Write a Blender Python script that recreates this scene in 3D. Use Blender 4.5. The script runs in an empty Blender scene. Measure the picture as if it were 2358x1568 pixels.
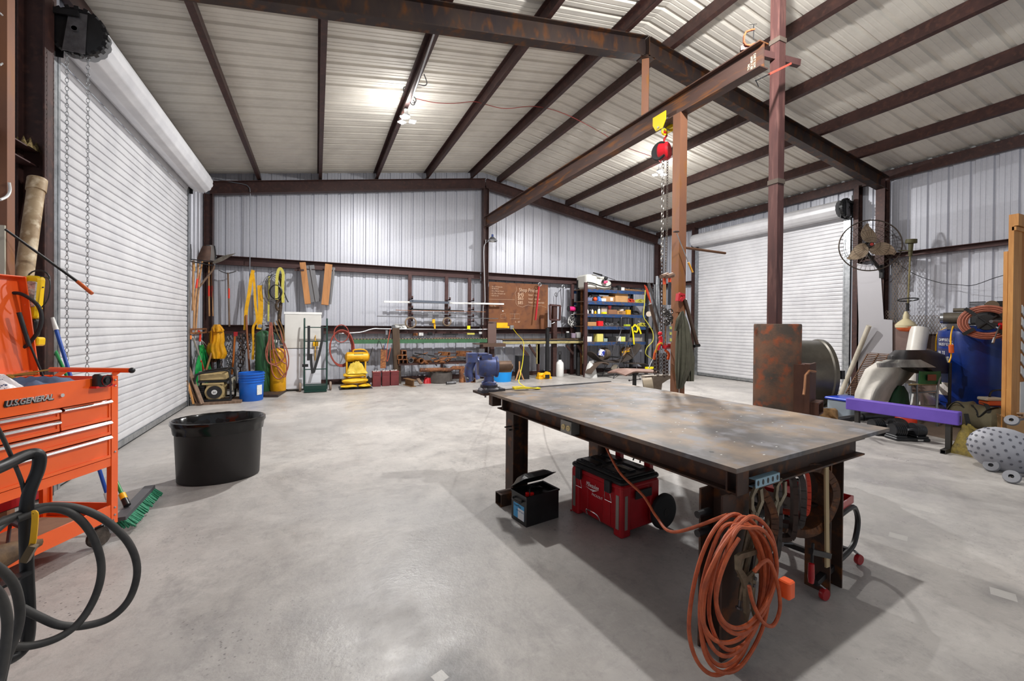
import bpy, bmesh, math, random
from mathutils import Vector, Matrix
from math import sin, cos, pi, radians, sqrt, atan2

random.seed(7)
SC = bpy.context.scene
COL = SC.collection

# ------------------------------------------------------------------ camera
F_PX, YAW, PITCH, ROLL, CX, CY, EYE = 980.5, 0.430177, -0.0067413, 0.00829252, 1179.0, 756.84, 1.5
_w = Vector((sin(YAW) * cos(PITCH), cos(YAW) * cos(PITCH), sin(PITCH)))
_r0 = Vector((cos(YAW), -sin(YAW), 0)); _u0 = _r0.cross(_w)
_r = _r0 * cos(ROLL) + _u0 * sin(ROLL); _u = _u0 * cos(ROLL) - _r0 * sin(ROLL)
EYEP = Vector((0, 0, EYE))
cam_d = bpy.data.cameras.new('camera'); cam = bpy.data.objects.new('camera', cam_d); COL.objects.link(cam)
cam_d.sensor_fit = 'HORIZONTAL'; cam_d.sensor_width = 36.0; cam_d.lens = F_PX / 2358 * 36
cam_d.shift_y = (CY - 784) / 2358; cam_d.clip_start = 0.05; cam_d.clip_end = 200
cam.matrix_world = Matrix(((_r.x, _u.x, -_w.x, 0), (_r.y, _u.y, -_w.y, 0), (_r.z, _u.z, -_w.z, EYE), (0, 0, 0, 1)))
SC.camera = cam

# ------------------------------------------------------------------ world, exposure
wd = bpy.data.worlds.new('daylight'); SC.world = wd; wd.use_nodes = True
wd.node_tree.nodes['Background'].inputs[0].default_value = (0.86, 0.92, 1.0, 1)
wd.node_tree.nodes['Background'].inputs[1].default_value = 0.4
vs = SC.view_settings
vs.view_transform = 'Standard'; vs.look = 'None'; vs.gamma = 1.0; vs.use_curve_mapping = False
vs.exposure = 0.3

LAMPS = [((1.39, 7.5, 5.03), 270, 42), ((7.14, 7.5, 5.0), 320, 46), ((3.45, 2.35, 4.95), 0, 430)]
for p, wa, wp in LAMPS:
    if wa:      # LED panel throwing its light downwards
        ld = bpy.data.lights.new('lamp_panel', 'AREA'); lo = bpy.data.objects.new('lamp_panel', ld); COL.objects.link(lo)
        ld.shape = 'DISK'; ld.size = 0.16; ld.energy = wa; ld.color = (1.0, 0.985, 0.96); lo.location = (p[0], p[1], p[2] - 0.07)
    ld = bpy.data.lights.new('lamp_light', 'POINT'); lo = bpy.data.objects.new('lamp_light', ld); COL.objects.link(lo)
    ld.energy = wp; ld.shadow_soft_size = 0.06; ld.color = (1.0, 0.985, 0.96); lo.location = p

# ------------------------------------------------------------------ where things stand: sight line met with a plane of the room
def sight(px, py): return _w + _r * ((px - CX) / F_PX) - _u * ((py - CY) / F_PX)
def atz(px, py, z=0.0): d = sight(px, py); return EYEP + d * ((z - EYE) / d.z)
def aty(px, py, y): d = sight(px, py); return EYEP + d * (y / d.y)
def atx(px, py, x): d = sight(px, py); return EYEP + d * (x / d.x)

# ------------------------------------------------------------------ materials
def lin(c):
    if isinstance(c, str):
        c = c.lstrip('#'); c = [int(c[i:i + 2], 16) / 255 for i in (0, 2, 4)]
        return tuple(x / 12.92 if x <= 0.04045 else ((x + 0.055) / 1.055) ** 2.4 for x in c)
    return tuple(c)
_M = {}
def mat(name, col, rough=0.5, metal=0.0, col2=None, scale=6.0, lo=0.4, hi=0.65, bump=0.0, bscale=40.0, col3=None, emit=0.0,
        stretch=None, trans=0.0, coat=0.0, alpha=1.0, detail=6.0):
    if name in _M: return _M[name]
    m = bpy.data.materials.new(name); m.use_nodes = True; _M[name] = m
    nt = m.node_tree; N = nt.nodes; L = nt.links; b = N['Principled BSDF']
    c = lin(col); b.inputs['Base Color'].default_value = (*c, 1); b.inputs['Roughness'].default_value = rough
    b.inputs['Metallic'].default_value = metal
    if coat: b.inputs['Coat Weight'].default_value = coat
    if trans: b.inputs['Transmission Weight'].default_value = trans
    if alpha < 1: b.inputs['Alpha'].default_value = alpha
    if emit:
        b.inputs['Emission Color'].default_value = (*c, 1); b.inputs['Emission Strength'].default_value = emit
    m.diffuse_color = (*c, 1)
    if col2 or bump:
        tc = N.new('ShaderNodeTexCoord'); mp = N.new('ShaderNodeMapping'); L.new(tc.outputs['Object'], mp.inputs[0])
        if stretch: mp.inputs['Scale'].default_value = stretch
    if col2:
        nz = N.new('ShaderNodeTexNoise'); nz.inputs['Scale'].default_value = scale; nz.inputs['Detail'].default_value = detail
        nz.inputs['Roughness'].default_value = 0.62
        L.new(mp.outputs[0], nz.inputs[0]); cr = N.new('ShaderNodeValToRGB'); L.new(nz.outputs[0], cr.inputs[0])
        cr.color_ramp.elements[0].position = lo; cr.color_ramp.elements[0].color = (*c, 1)
        cr.color_ramp.elements[1].position = hi; cr.color_ramp.elements[1].color = (*lin(col2), 1)
        out = cr.outputs[0]
        if col3:
            n2 = N.new('ShaderNodeTexNoise'); n2.inputs['Scale'].default_value = scale * 3.1; n2.inputs['Detail'].default_value = 4
            L.new(mp.outputs[0], n2.inputs[0]); r2 = N.new('ShaderNodeValToRGB'); L.new(n2.outputs[0], r2.inputs[0])
            r2.color_ramp.elements[0].position = 0.52; r2.color_ramp.elements[1].position = 0.68
            mx = N.new('ShaderNodeMixRGB'); L.new(r2.outputs[0], mx.inputs[0]); L.new(out, mx.inputs[1]); mx.inputs[2].default_value = (*lin(col3), 1)
            out = mx.outputs[0]
        L.new(out, b.inputs['Base Color'])
    if bump:
        n3 = N.new('ShaderNodeTexNoise'); n3.inputs['Scale'].default_value = bscale; n3.inputs['Detail'].default_value = 4
        L.new(mp.outputs[0], n3.inputs[0]); bp = N.new('ShaderNodeBump'); bp.inputs['Strength'].default_value = bump
        bp.inputs['Distance'].default_value = 0.01; L.new(n3.outputs[0], bp.inputs['Height']); L.new(bp.outputs[0], b.inputs['Normal'])
    return m

galv = mat('galvalume', '#bfc1ca', 0.4, 0.2, col2='#babcc5', scale=30, bump=0.05, bscale=160)
roofw = mat('roof_white', '#dcd7cd', 0.7, 0.0, col2='#cfcac1', scale=2.0)
doorw = mat('door_white', '#d3d3d6', 0.45, 0.1, col2='#c6c6ca', scale=3)
redox = mat('red_oxide_steel', '#432b28', 0.5, 0.25, col2='#352220', scale=5, col3='#4f332c')
redox_l = mat('red_oxide_light', '#4f3533', 0.5, 0.25, col2='#432c2b', scale=5)
mill = mat('mill_scale_steel', '#40332d', 0.5, 0.5, col2='#30282a', scale=3, col3='#5d3a20', stretch=(1, 1, 0.4))
tabst = mat('table_steel', '#47332a', 0.55, 0.3, col2='#33261f', scale=4, col3='#6b401f')
rustm = mat('rust', '#8a5632', 0.8, 0.1, col2='#5a3524', scale=9, col3='#a8703c', bump=0.3)
rustpost = mat('rusty_post', '#8b5d40', 0.6, 0.25, col2='#7a5545', scale=2.2, col3='#8a5a2a', stretch=(1, 1, 0.35), bump=0.1)
flue_m = mat('flue_steel', '#5a3b38', 0.5, 0.35, col2='#48302f', scale=2.5, col3='#6a4a45', stretch=(3, 3, 0.4))
blackm = mat('black_steel', '#18181a', 0.45, 0.2, col2='#222224', scale=8)
blackp = mat('black_plastic', '#141416', 0.38, 0.0, col2='#1f1f21', scale=10)
rubber = mat('rubber', '#232325', 0.75)
chrome = mat('chrome', '#dcdde0', 0.18, 1.0)
zinc = mat('zinc', '#b5b8bb', 0.35, 0.8, col2='#94989c', scale=14)
steelg = mat('grey_steel', '#77777a', 0.4, 0.7, col2='#5b5a5c', scale=9)
white = mat('white_paint', '#e4e4e2', 0.4, 0, col2='#d8d8d6', scale=5)
orange = mat('orange_paint', '#fa651f', 0.32, 0.0, col2='#f65f1a', scale=4, coat=0.4)
redp = mat('red_paint', '#b3121c', 0.35, 0, col2='#8f0f18', scale=6, coat=0.2)
yellow = mat('yellow_paint', '#f2b90c', 0.45, 0, col2='#dfa30a', scale=7)
yellowb = mat('bright_yellow', '#f0e010', 0.4)
bluep = mat('blue_paint', '#1d3f86', 0.4, 0.1, col2='#17306a', scale=6)
woodm = mat('pine', '#c8935a', 0.6, 0, col2='#b07a44', scale=4, stretch=(6, 6, 0.6))
woodh = mat('handle_wood', '#b98a5c', 0.6, 0, col2='#94683f', scale=7, stretch=(3, 3, 0.6))
woodd = mat('weathered_wood', '#7d6553', 0.8, 0, col2='#5e4a3c', scale=8, stretch=(4, 4, 0.6))
cardb = mat('cardboard', '#b98c5c', 0.8, 0, col2='#a87c4e', scale=5)
greenp = mat('green_paint', '#1d7a3c', 0.4)
dgreen = mat('dark_green', '#2c5a35', 0.4, 0.1, col2='#24482b', scale=6)

# ------------------------------------------------------------------ mesh building
def V(*a): return Vector(a) if len(a) == 3 else Vector(a[0])
def basis(d, up=(0, 0, 1)):
    d = V(d).normalized(); up = V(up)
    if abs(d.dot(up)) > 0.98: up = V(0, 1, 0) if abs(d.y) < 0.9 else V(1, 0, 0)
    x = up.cross(d).normalized(); y = d.cross(x); return x, y, d
class MB:
    def __init__(s): s.v = []; s.f = []; s.sm = []
    def add(s, vs, fs, sm=False):
        o = len(s.v); s.v += [tuple(v) for v in vs]; s.f += [tuple(i + o for i in f) for f in fs]; s.sm += [sm] * len(fs); return s
    def box(s, a, b, M=None):
        x0, y0, z0 = a; x1, y1, z1 = b
        vs = [V(x, y, z) for z in (z0, z1) for y in (y0, y1) for x in (x0, x1)]
        if M: vs = [M @ v for v in vs]
        return s.add(vs, [(0, 2, 3, 1), (4, 5, 7, 6), (0, 1, 5, 4), (2, 6, 7, 3), (0, 4, 6, 2), (1, 3, 7, 5)])
    def cbox(s, c, size, rz=0, M=None):
        R = Matrix.Translation(V(c)) @ Matrix.Rotation(rz, 4, 'Z')
        if M: R = R @ M
        h = [k / 2 for k in size]; return s.box((-h[0], -h[1], -h[2]), h, R)
    def bar(s, a, b, w, h, up=(0, 0, 1)):
        x, y, d = basis(V(b) - V(a), up); a = V(a); b = V(b)
        vs = [p + x * sx * w / 2 + y * sy * h / 2 for p in (a, b) for sy in (-1, 1) for sx in (-1, 1)]
        return s.add(vs, [(0, 2, 3, 1), (4, 5, 7, 6), (0, 1, 5, 4), (2, 6, 7, 3), (0, 4, 6, 2), (1, 3, 7, 5)])
    def sect(s, poly, a, b, up=(0, 0, 1), caps=True):          # a 2-D section swept from a to b
        x, y, d = basis(V(b) - V(a), up); n = len(poly); a = V(a); b = V(b)
        vs = [p + x * u + y * v for p in (a, b) for (u, v) in poly]
        fs = [(i, (i + 1) % n, n + (i + 1) % n, n + i) for i in range(n)]
        if caps: fs += [tuple(range(n - 1, -1, -1)), tuple(range(n, 2 * n))]
        return s.add(vs, fs)
    def ibeam(s, a, b, h, w, t=0.012, up=(0, 0, 1)):
        for y0 in (-h / 2 + t / 2, h / 2 - t / 2):
            x, y, d = basis(V(b) - V(a), up); s.bar(V(a) + y * y0, V(b) + y * y0, w, t, up)
        return s.bar(a, b, t, h - 2 * t, up)
    def chan(s, a, b, h, w, t=0.008, up=(0, 0, 1), side=1):
        k = side; p = [(0, -h / 2), (k * w, -h / 2), (k * w, -h / 2 + t), (k * t, -h / 2 + t), (k * t, h / 2 - t), (k * w, h / 2 - t), (k * w, h / 2), (0, h / 2)]
        x, y, d = basis(V(b) - V(a), up); a = V(a); b = V(b); n = 8
        vs = [q + x * u + y * v for q in (a, b) for (u, v) in p]
        fs = [(i, (i + 1) % n, n + (i + 1) % n, n + i) for i in range(n)]
        for o in (0, 8): fs += [(o, o + 1, o + 2, o + 3), (o, o + 3, o + 4, o + 7), (o + 4, o + 5, o + 6, o + 7)]
        return s.add(vs, fs)
    def sqtube(s, a, b, w, h=None, t=0.006, up=(0, 0, 1)):
        h = h or w; x, y, d = basis(V(b) - V(a), up)
        for sx, sy, ww, hh in ((0, h / 2 - t / 2, w, t), (0, -h / 2 + t / 2, w, t), (w / 2 - t / 2, 0, t, h - 2 * t), (-w / 2 + t / 2, 0, t, h - 2 * t)):
            s.bar(V(a) + x * sx + y * sy, V(b) + x * sx + y * sy, ww, hh, up)
        return s
    def cyl(s, a, b, r, r2=None, n=20, caps=True, up=(0, 0, 1)):
        r2 = r if r2 is None else r2; x, y, d = basis(V(b) - V(a), up); a = V(a); b = V(b)
        vs = [p + (x * cos(2 * pi * i / n) + y * sin(2 * pi * i / n)) * q for p, q in ((a, r), (b, r2)) for i in range(n)]
        s.add(vs, [(i, (i + 1) % n, n + (i + 1) % n, n + i) for i in range(n)], True)
        if caps:
            o = len(s.v) - 2 * n; s.f += [tuple(o + i for i in range(n - 1, -1, -1)), tuple(o + n + i for i in range(n))]; s.sm += [False, False]
        return s
    def pipe(s, a, b, ro, ri, n=18):                            # an open-ended pipe with a wall
        x, y, d = basis(V(b) - V(a)); a = V(a); b = V(b)
        vs = [p + (x * cos(2 * pi * i / n) + y * sin(2 * pi * i / n)) * q for p, q in ((a, ro), (b, ro), (b, ri), (a, ri)) for i in range(n)]
        return s.add(vs, [(k * n + i, k * n + (i + 1) % n, ((k + 1) % 4) * n + (i + 1) % n, ((k + 1) % 4) * n + i) for k in range(4) for i in range(n)], True)
    def lathe(s, prof, c=(0, 0, 0), n=24, axis=(0, 0, 1), sx=1.0, sy=1.0, rot=0.0, closed=False):
        x, y, d = basis(axis, (0, 1, 0) if abs(V(axis).normalized().z) > 0.9 else (0, 0, 1)); c = V(c); k = len(prof)
        vs = [c + x * (r * sx * cos(2 * pi * i / n + rot)) + y * (r * sy * sin(2 * pi * i / n + rot)) + d * z for (r, z) in prof for i in range(n)]
        m = k if closed else k - 1
        fs = [(j * n + i, j * n + (i + 1) % n, ((j + 1) % k) * n + (i + 1) % n, ((j + 1) % k) * n + i) for j in range(m) for i in range(n)]
        return s.add(vs, fs, True)
    def tube(s, pts, r, n=8, closed=False, caps=True, sy=1.0):
        pts = [V(p) for p in pts]; k = len(pts); rr = r if isinstance(r, (list, tuple)) else [r] * k
        T = []
        for i in range(k):
            a = pts[i - 1] if (i > 0 or closed) else pts[0]; b = pts[(i + 1) % k] if (i < k - 1 or closed) else pts[-1]
            d = b - a; T.append(d.normalized() if d.length > 1e-9 else V(0, 0, 1))
        x, y, _ = basis(T[0]); vs = []
        for i in range(k):
            x = (x - T[i] * x.dot(T[i])); x = x.normalized() if x.length > 1e-6 else basis(T[i])[0]; y = T[i].cross(x)
            vs += [pts[i] + (x * cos(2 * pi * j / n) + y * sin(2 * pi * j / n) * sy) * rr[i] for j in range(n)]
        m = k if closed else k - 1
        s.add(vs, [(i * n + j, i * n + (j + 1) % n, ((i + 1) % k) * n + (j + 1) % n, ((i + 1) % k) * n + j) for i in range(m) for j in range(n)], True)
        if caps and not closed:
            o = len(s.v) - k * n; s.f += [tuple(o + j for j in range(n - 1, -1, -1)), tuple(o + (k - 1) * n + j for j in range(n))]; s.sm += [False, False]
        return s
    def torus(s, c, R, r, axis=(0, 0, 1), n=24, m=8, sx=1.0, sy=1.0):
        x, y, d = basis(axis); c = V(c)
        return s.tube([c + x * R * sx * cos(2 * pi * i / n) + y * R * sy * sin(2 * pi * i / n) for i in range(n)], r, m, True)
    def prism(s, poly, M, t, sm=False):                         # outline in the local x-y plane, thickness t along local z
        n = len(poly); vs = [M @ V(u, v, z) for z in (-t / 2, t / 2) for (u, v) in poly]
        return s.add(vs, [(i, (i + 1) % n, n + (i + 1) % n, n + i) for i in range(n)] + [tuple(range(n - 1, -1, -1)), tuple(range(n, 2 * n))])
    def ball(s, c, r, n=14, sc=(1, 1, 1), M=None):
        k = n // 2; c = V(c); vs = []
        for j in range(k + 1):
            for i in range(n):
                p = V(sin(pi * j / k) * cos(2 * pi * i / n) * sc[0], sin(pi * j / k) * sin(2 * pi * i / n) * sc[1], cos(pi * j / k) * sc[2]) * r
                vs.append(c + (M @ p if M else p))
        return s.add(vs, [(j * n + i, (j + 1) * n + i, (j + 1) * n + (i + 1) % n, j * n + (i + 1) % n) for j in range(k) for i in range(n)], True)
    def grid(s, fn, nu, nv, t=0.0, sm=True):                    # sheet fn(u,v), thickened along its normal when t > 0
        P = [[V(fn(i / nu, j / nv)) for i in range(nu + 1)] for j in range(nv + 1)]
        W = nu + 1
        def layer(o): return [P[j][i] + o(i, j) for j in range(nv + 1) for i in range(nu + 1)]
        fs = [(j * W + i, j * W + i + 1, (j + 1) * W + i + 1, (j + 1) * W + i) for j in range(nv) for i in range(nu)]
        if not t: return s.add(layer(lambda i, j: V(0, 0, 0)), fs, sm)
        def nrm(i, j):
            a = P[j][min(i + 1, nu)] - P[j][max(i - 1, 0)]; b = P[min(j + 1, nv)][i] - P[max(j - 1, 0)][i]; q = a.cross(b)
            return q.normalized() * t if q.length > 1e-9 else V(0, 0, t)
        K = W * (nv + 1); vs = layer(lambda i, j: V(0, 0, 0)) + layer(nrm)
        f2 = [tuple(reversed([a + K for a in f])) for f in fs]; ed = []
        rim = [i for i in range(W)] + [j * W + nu for j in range(1, nv + 1)] + [nv * W + i for i in range(nu - 1, -1, -1)] + [j * W for j in range(nv - 1, 0, -1)]
        for a, b in zip(rim, rim[1:] + rim[:1]): ed.append((b, a, a + K, b + K))
        return s.add(vs, fs + f2 + ed, sm)
    def ribbon(s, pts, w, t=0.006, nrm=(0, 1, 0)):              # a flat strap along a path
        pts = [V(p) for p in pts]; k = len(pts); S = []
        for i in range(k):
            d = pts[min(i + 1, k - 1)] - pts[max(i - 1, 0)]; q = d.cross(V(nrm)); S.append(q.normalized() * w / 2 if q.length > 1e-6 else (S[-1] if S else V(w / 2, 0, 0)))
        return s.grid(lambda u, v: tuple(pts[round(v * (k - 1))] + S[round(v * (k - 1))] * (1 - 2 * u)), 1, k - 1, t, False)
    def rbox(s, a, b, r=0.01, M=None):                          # box with rounded vertical edges and chamfered top and bottom
        x0, y0, z0 = a; x1, y1, z1 = b; rings = []
        def ring(z, ins):
            pts = []
            for cx_, cy_, a0 in ((x1 - r, y1 - r, 0), (x0 + r, y1 - r, 90), (x0 + r, y0 + r, 180), (x1 - r, y0 + r, 270)):
                for k in range(4):
                    t = radians(a0 + 30 * k); q = max(r - ins, 0.0005); pts.append(V(cx_ + q * cos(t), cy_ + q * sin(t), z))
            return pts
        c = min(r * 0.5, (z1 - z0) * 0.3); rings = [ring(z0, c), ring(z0 + c, 0), ring(z1 - c, 0), ring(z1, c)]
        vs = [v for q in rings for v in q]
        if M: vs = [M @ v for v in vs]
        n = 16; fs = [(k * n + i, k * n + (i + 1) % n, (k + 1) * n + (i + 1) % n, (k + 1) * n + i) for k in range(3) for i in range(n)]
        return s.add(vs, fs + [tuple(range(n - 1, -1, -1)), tuple(3 * n + i for i in range(n))])
    def chain(s, pts, R=0.012, r=0.003, pitch=None, n=8, m=5):  # links along a polyline
        pitch = pitch or R * 2.3; pts = [V(p) for p in pts]; k = 0; carry = 0.0
        for a, b in zip(pts, pts[1:]):
            d = b - a; Ln = d.length
            if Ln < 1e-6: continue
            d.normalize(); x, y, _ = basis(d); t = carry
            while t < Ln:
                c = a + d * t; q = x if k % 2 else y
                s.tube([c + d * (R * 1.45 * cos(2 * pi * i / n)) + q * (R * 0.8 * sin(2 * pi * i / n)) for i in range(n)], r, m, True); k += 1; t += pitch
            carry = t - Ln
        return s

def objs(name, mb, m, parent=None, world=True):              # one object for every separate piece in the builder
    par = list(range(len(mb.v)))
    def fd(i):
        while par[i] != i: par[i] = par[par[i]]; i = par[i]
        return i
    for f in mb.f:
        for a in f[1:]: par[fd(a)] = fd(f[0])
    grp = {}
    for k, f in enumerate(mb.f): grp.setdefault(fd(f[0]), []).append(k)
    out = []
    for fs in grp.values():
        idx = {}; q = MB()
        for k in fs:
            for a in mb.f[k]: idx.setdefault(a, len(idx))
        inv = sorted(idx, key=idx.get); q.v = [mb.v[a] for a in inv]; q.f = [tuple(idx[a] for a in mb.f[k]) for k in fs]; q.sm = [mb.sm[k] for k in fs]
        out.append(obj(name, q, m, parent, world))
    return out
def obj(name, mb, m, parent=None, world=True, label=None):
    me = bpy.data.meshes.new(name)
    me.from_pydata(mb.v, [], mb.f)
    if parent is not None and world:
        me.transform(world_of(parent).inverted())
    ms = m if isinstance(m, (list, tuple)) else [m]
    for q in ms: me.materials.append(q)
    me.polygons.foreach_set('use_smooth', mb.sm)
    bmx = bmesh.new(); bmx.from_mesh(me); bmesh.ops.recalc_face_normals(bmx, faces=bmx.faces); bmx.to_mesh(me); bmx.free()
    me.update()
    if any(mb.sm):
        try: me.set_sharp_from_angle(angle=radians(40))
        except Exception: pass
    o = bpy.data.objects.new(name, me); COL.objects.link(o)
    if parent is not None: o.parent = parent
    if label: o['label'] = label
    return o
def world_of(o):
    M = Matrix.LocRotScale(o.location, o.rotation_euler, o.scale)
    return world_of(o.parent) @ M if o.parent else M
def tag(o, label, cat, group=None, kind=None):
    if label: o['label'] = label
    if cat: o['category'] = cat
    if group: o['group'] = group
    if kind: o['kind'] = kind
    return o
def thing(name, label, cat, loc=(0, 0, 0), rz=0.0, group=None):
    o = bpy.data.objects.new(name, None); COL.objects.link(o); o.location = V(loc); o.rotation_euler = (0, 0, rz); o.empty_display_size = 0.05
    return tag(o, label, cat, group)
def solo(name, mb, m, label, cat, group=None): return tag(obj(name, mb, m), label, cat, group)
def struct(name, mb, m, parent=None):
    o = obj(name, mb, m, parent)
    if parent is None: o['kind'] = 'structure'
    return o
def sroot(name):
    o = bpy.data.objects.new(name, None); COL.objects.link(o); o['kind'] = 'structure'; o.empty_display_size = 0.05; return o
def copy_tree(src, loc, rz=0.0, label=None):
    r = src.copy(); COL.objects.link(r); r.location = V(loc); r.rotation_euler = (0, 0, rz)
    if label: r['label'] = label
    for ch in list(src.children):
        c = ch.copy(); COL.objects.link(c); c.parent = r
        for g in list(ch.children):
            d = g.copy(); COL.objects.link(d); d.parent = c
    return r
def text(name, body, m, parent, M, size, ext=0.001, align='LEFT', xs=1.0, shear=0.0, space=1.0, bold=0.0):
    cu = bpy.data.curves.new(name, 'FONT'); cu.body = body; cu.size = size; cu.extrude = ext; cu.align_x = align; cu.shear = shear; cu.space_character = space; cu.offset = size * bold
    tmp = bpy.data.objects.new('lettering_outline', cu); cu.materials.append(m)
    me = bpy.data.meshes.new_from_object(tmp); bpy.data.objects.remove(tmp); bpy.data.curves.remove(cu)
    o = bpy.data.objects.new(name, me); COL.objects.link(o)
    o.parent = parent; o.matrix_local = world_of(parent).inverted() @ M @ Matrix.Diagonal((xs, 1, 1, 1)); return o
def frame(o, x, y): # matrix with origin o, local x and y directions
    x = V(x).normalized(); z = x.cross(V(y)).normalized(); y = z.cross(x); o = V(o)
    return Matrix(((x.x, y.x, z.x, o.x), (x.y, y.y, z.y, o.y), (x.z, y.z, z.z, o.z), (0, 0, 0, 1)))
def arc(c, r, a0, a1, n, x=(1, 0, 0), y=(0, 0, 1)):
    c = V(c); x = V(x); y = V(y); return [c + x * r * cos(radians(a0 + (a1 - a0) * i / n)) + y * r * sin(radians(a0 + (a1 - a0) * i / n)) for i in range(n + 1)]
def spline(P, k=6, closed=False):
    P = [V(p) for p in P]; n = len(P); out = []
    for i in range(n if closed else n - 1):
        g = lambda j: P[j % n] if closed else P[max(0, min(n - 1, j))]
        a, b, c, d = g(i - 1), g(i), g(i + 1), g(i + 2)
        for s_ in range(k):
            t = s_ / k; out.append(0.5 * ((2 * b) + (c - a) * t + (2 * a - 5 * b + 4 * c - d) * t * t + (3 * b - a - 3 * c + d) * t ** 3))
    if not closed: out.append(P[-1])
    return out
# ================================================================== THE BUILDING
XL, XR, YB, YF, XM = -2.28, 11.02, 11.62, -2.2, 4.37
ZE, ZR = 4.87, 5.94
def roofz(x): return ZR - abs(x - XM) * (ZR - ZE) / (XM - XL)

# floor: trowelled concrete with stains
def floor_mat():
    m = bpy.data.materials.new('concrete'); m.use_nodes = True; nt = m.node_tree; N = nt.nodes; L = nt.links; b = N['Principled BSDF']
    tc = N.new('ShaderNodeTexCoord')
    def noise(sc, det, ro=0.6, st=None, dist=0.0):
        mp = N.new('ShaderNodeMapping'); L.new(tc.outputs['Object'], mp.inputs[0])
        if st: mp.inputs['Scale'].default_value = st
        n = N.new('ShaderNodeTexNoise'); n.inputs['Scale'].default_value = sc; n.inputs['Detail'].default_value = det; n.inputs['Roughness'].default_value = ro
        n.inputs['Distortion'].default_value = dist
        L.new(mp.outputs[0], n.inputs[0]); return n.outputs[0]
    def ramp(src, a, b_, ca, cb):
        r = N.new('ShaderNodeValToRGB'); L.new(src, r.inputs[0]); r.color_ramp.elements[0].position = a; r.color_ramp.elements[1].position = b_
        r.color_ramp.elements[0].color = (*lin(ca), 1); r.color_ramp.elements[1].color = (*lin(cb), 1); return r.outputs[0]
    def mixc(f, a, c, mode='MIX', fac=None):
        x = N.new('ShaderNodeMixRGB'); x.blend_type = mode
        if fac is not None: x.inputs[0].default_value = fac
        else: L.new(f, x.inputs[0])
        L.new(a, x.inputs[1])
        if isinstance(c, str): x.inputs[2].default_value = (*lin(c), 1)
        else: L.new(c, x.inputs[2])
        return x.outputs[0]
    base = ramp(noise(0.9, 8, 0.62), 0.34, 0.66, '#9a9693', '#b8b3ae')
    c = mixc(ramp(noise(0.7, 13, 0.8, dist=0.5), 0.5, 0.66, '#000000', '#c8c8c8'), base, '#706d6d')
    c = mixc(ramp(noise(3.5, 12, 0.82, st=(1.6, 0.8, 1)), 0.52, 0.68, '#000000', '#c0c0c0'), c, '#7a7775')
    c = mixc(ramp(noise(0.35, 3, 0.5), 0.6, 0.78, '#000000', '#707070'), c, '#a7967e')
    c = mixc(ramp(noise(11, 10, 0.8, dist=0.6), 0.5, 0.72, '#000000', '#a8a8a8'), c, '#737070')
    c = mixc(ramp(noise(7, 10, 0.8, st=(1.0, 2.2, 1.0)), 0.52, 0.7, '#000000', '#909090'), c, '#cbc7c3')
    # dark pocks
    v = N.new('ShaderNodeTexVoronoi'); v.inputs['Scale'].default_value = 34; L.new(tc.outputs['Object'], v.inputs[0])
    pk = ramp(v.outputs['Distance'], 0.10, 0.22, '#ffffff', '#000000')
    area = ramp(noise(0.8, 4, 0.6, dist=0.3), 0.5, 0.62, '#000000', '#ffffff')
    c = mixc(mixc(None, pk, area, 'MULTIPLY', 1.0), c, '#5d5a58')
    v2 = ramp(noise(26, 4, 0.7), 0.66, 0.74, '#000000', '#d0d0d0'); c = mixc(v2, c, '#5c5a5a')
    c = mixc(ramp(noise(60, 3, 0.6), 0.74, 0.78, '#000000', '#909090'), c, '#d8d5d2')
    # shapes of their own: grinding marks round bare squares, paint and footprints
    sep = N.new('ShaderNodeSeparateXYZ'); L.new(tc.outputs['Object'], sep.inputs[0])
    def math_(op, a, b_=None, clamp=False):
        x = N.new('ShaderNodeMath'); x.operation = op; x.use_clamp = clamp
        for i, q in enumerate((a, b_)):
            if q is None: continue
            if isinstance(q, (int, float)): x.inputs[i].default_value = q
            else: L.new(q, x.inputs[i])
        return x.outputs[0]
    wob = noise(7, 3)
    def blob(cx_, cy_, rx, ry, rot, soft, colr, amt):
        nonlocal c
        mp = N.new('ShaderNodeMapping'); mp.vector_type = 'TEXTURE'; L.new(tc.outputs['Object'], mp.inputs[0])
        mp.inputs['Location'].default_value = (cx_, cy_, 0); mp.inputs['Rotation'].default_value = (0, 0, rot); mp.inputs['Scale'].default_value = (rx, ry, 1)
        g = N.new('ShaderNodeVectorMath'); g.operation = 'LENGTH'; L.new(mp.outputs[0], g.inputs[0])
        d = math_('ADD', g.outputs['Value'], math_('MULTIPLY', math_('SUBTRACT', wob, 0.5), 1.3 if soft > 0.1 else 0.0))
        mr = N.new('ShaderNodeMapRange'); L.new(d, mr.inputs[0]); mr.inputs[1].default_value = 1 - soft; mr.inputs[2].default_value = 1 + soft
        mr.inputs[3].default_value = amt; mr.inputs[4].default_value = 0; c = mixc(mr.outputs[0], c, colr)
    def square(cx_, cy_, s_, rot, colr, amt):
        nonlocal c
        mp = N.new('ShaderNodeMapping'); mp.vector_type = 'TEXTURE'; L.new(tc.outputs['Object'], mp.inputs[0])
        mp.inputs['Location'].default_value = (cx_, cy_, 0); mp.inputs['Rotation'].default_value = (0, 0, rot)
        sp = N.new('ShaderNodeSeparateXYZ'); L.new(mp.outputs[0], sp.inputs[0])
        d = math_('MAXIMUM', math_('ABSOLUTE', sp.outputs[0]), math_('ABSOLUTE', sp.outputs[1]))
        c = mixc(math_('MULTIPLY', math_('LESS_THAN', d, s_), amt), c, colr)
    blob(0.49, 1.75, 0.16, 0.13, 0.3, 0.7, '#4b4a4c', 0.75); square(0.485, 1.765, 0.028, 0.35, '#bcb9b5', 1)
    blob(4.76, 2.65, 0.2, 0.13, 0.2, 0.7, '#57585a', 0.7); square(4.76, 2.65, 0.07, 0.35, '#cfccc8', 1)
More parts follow.
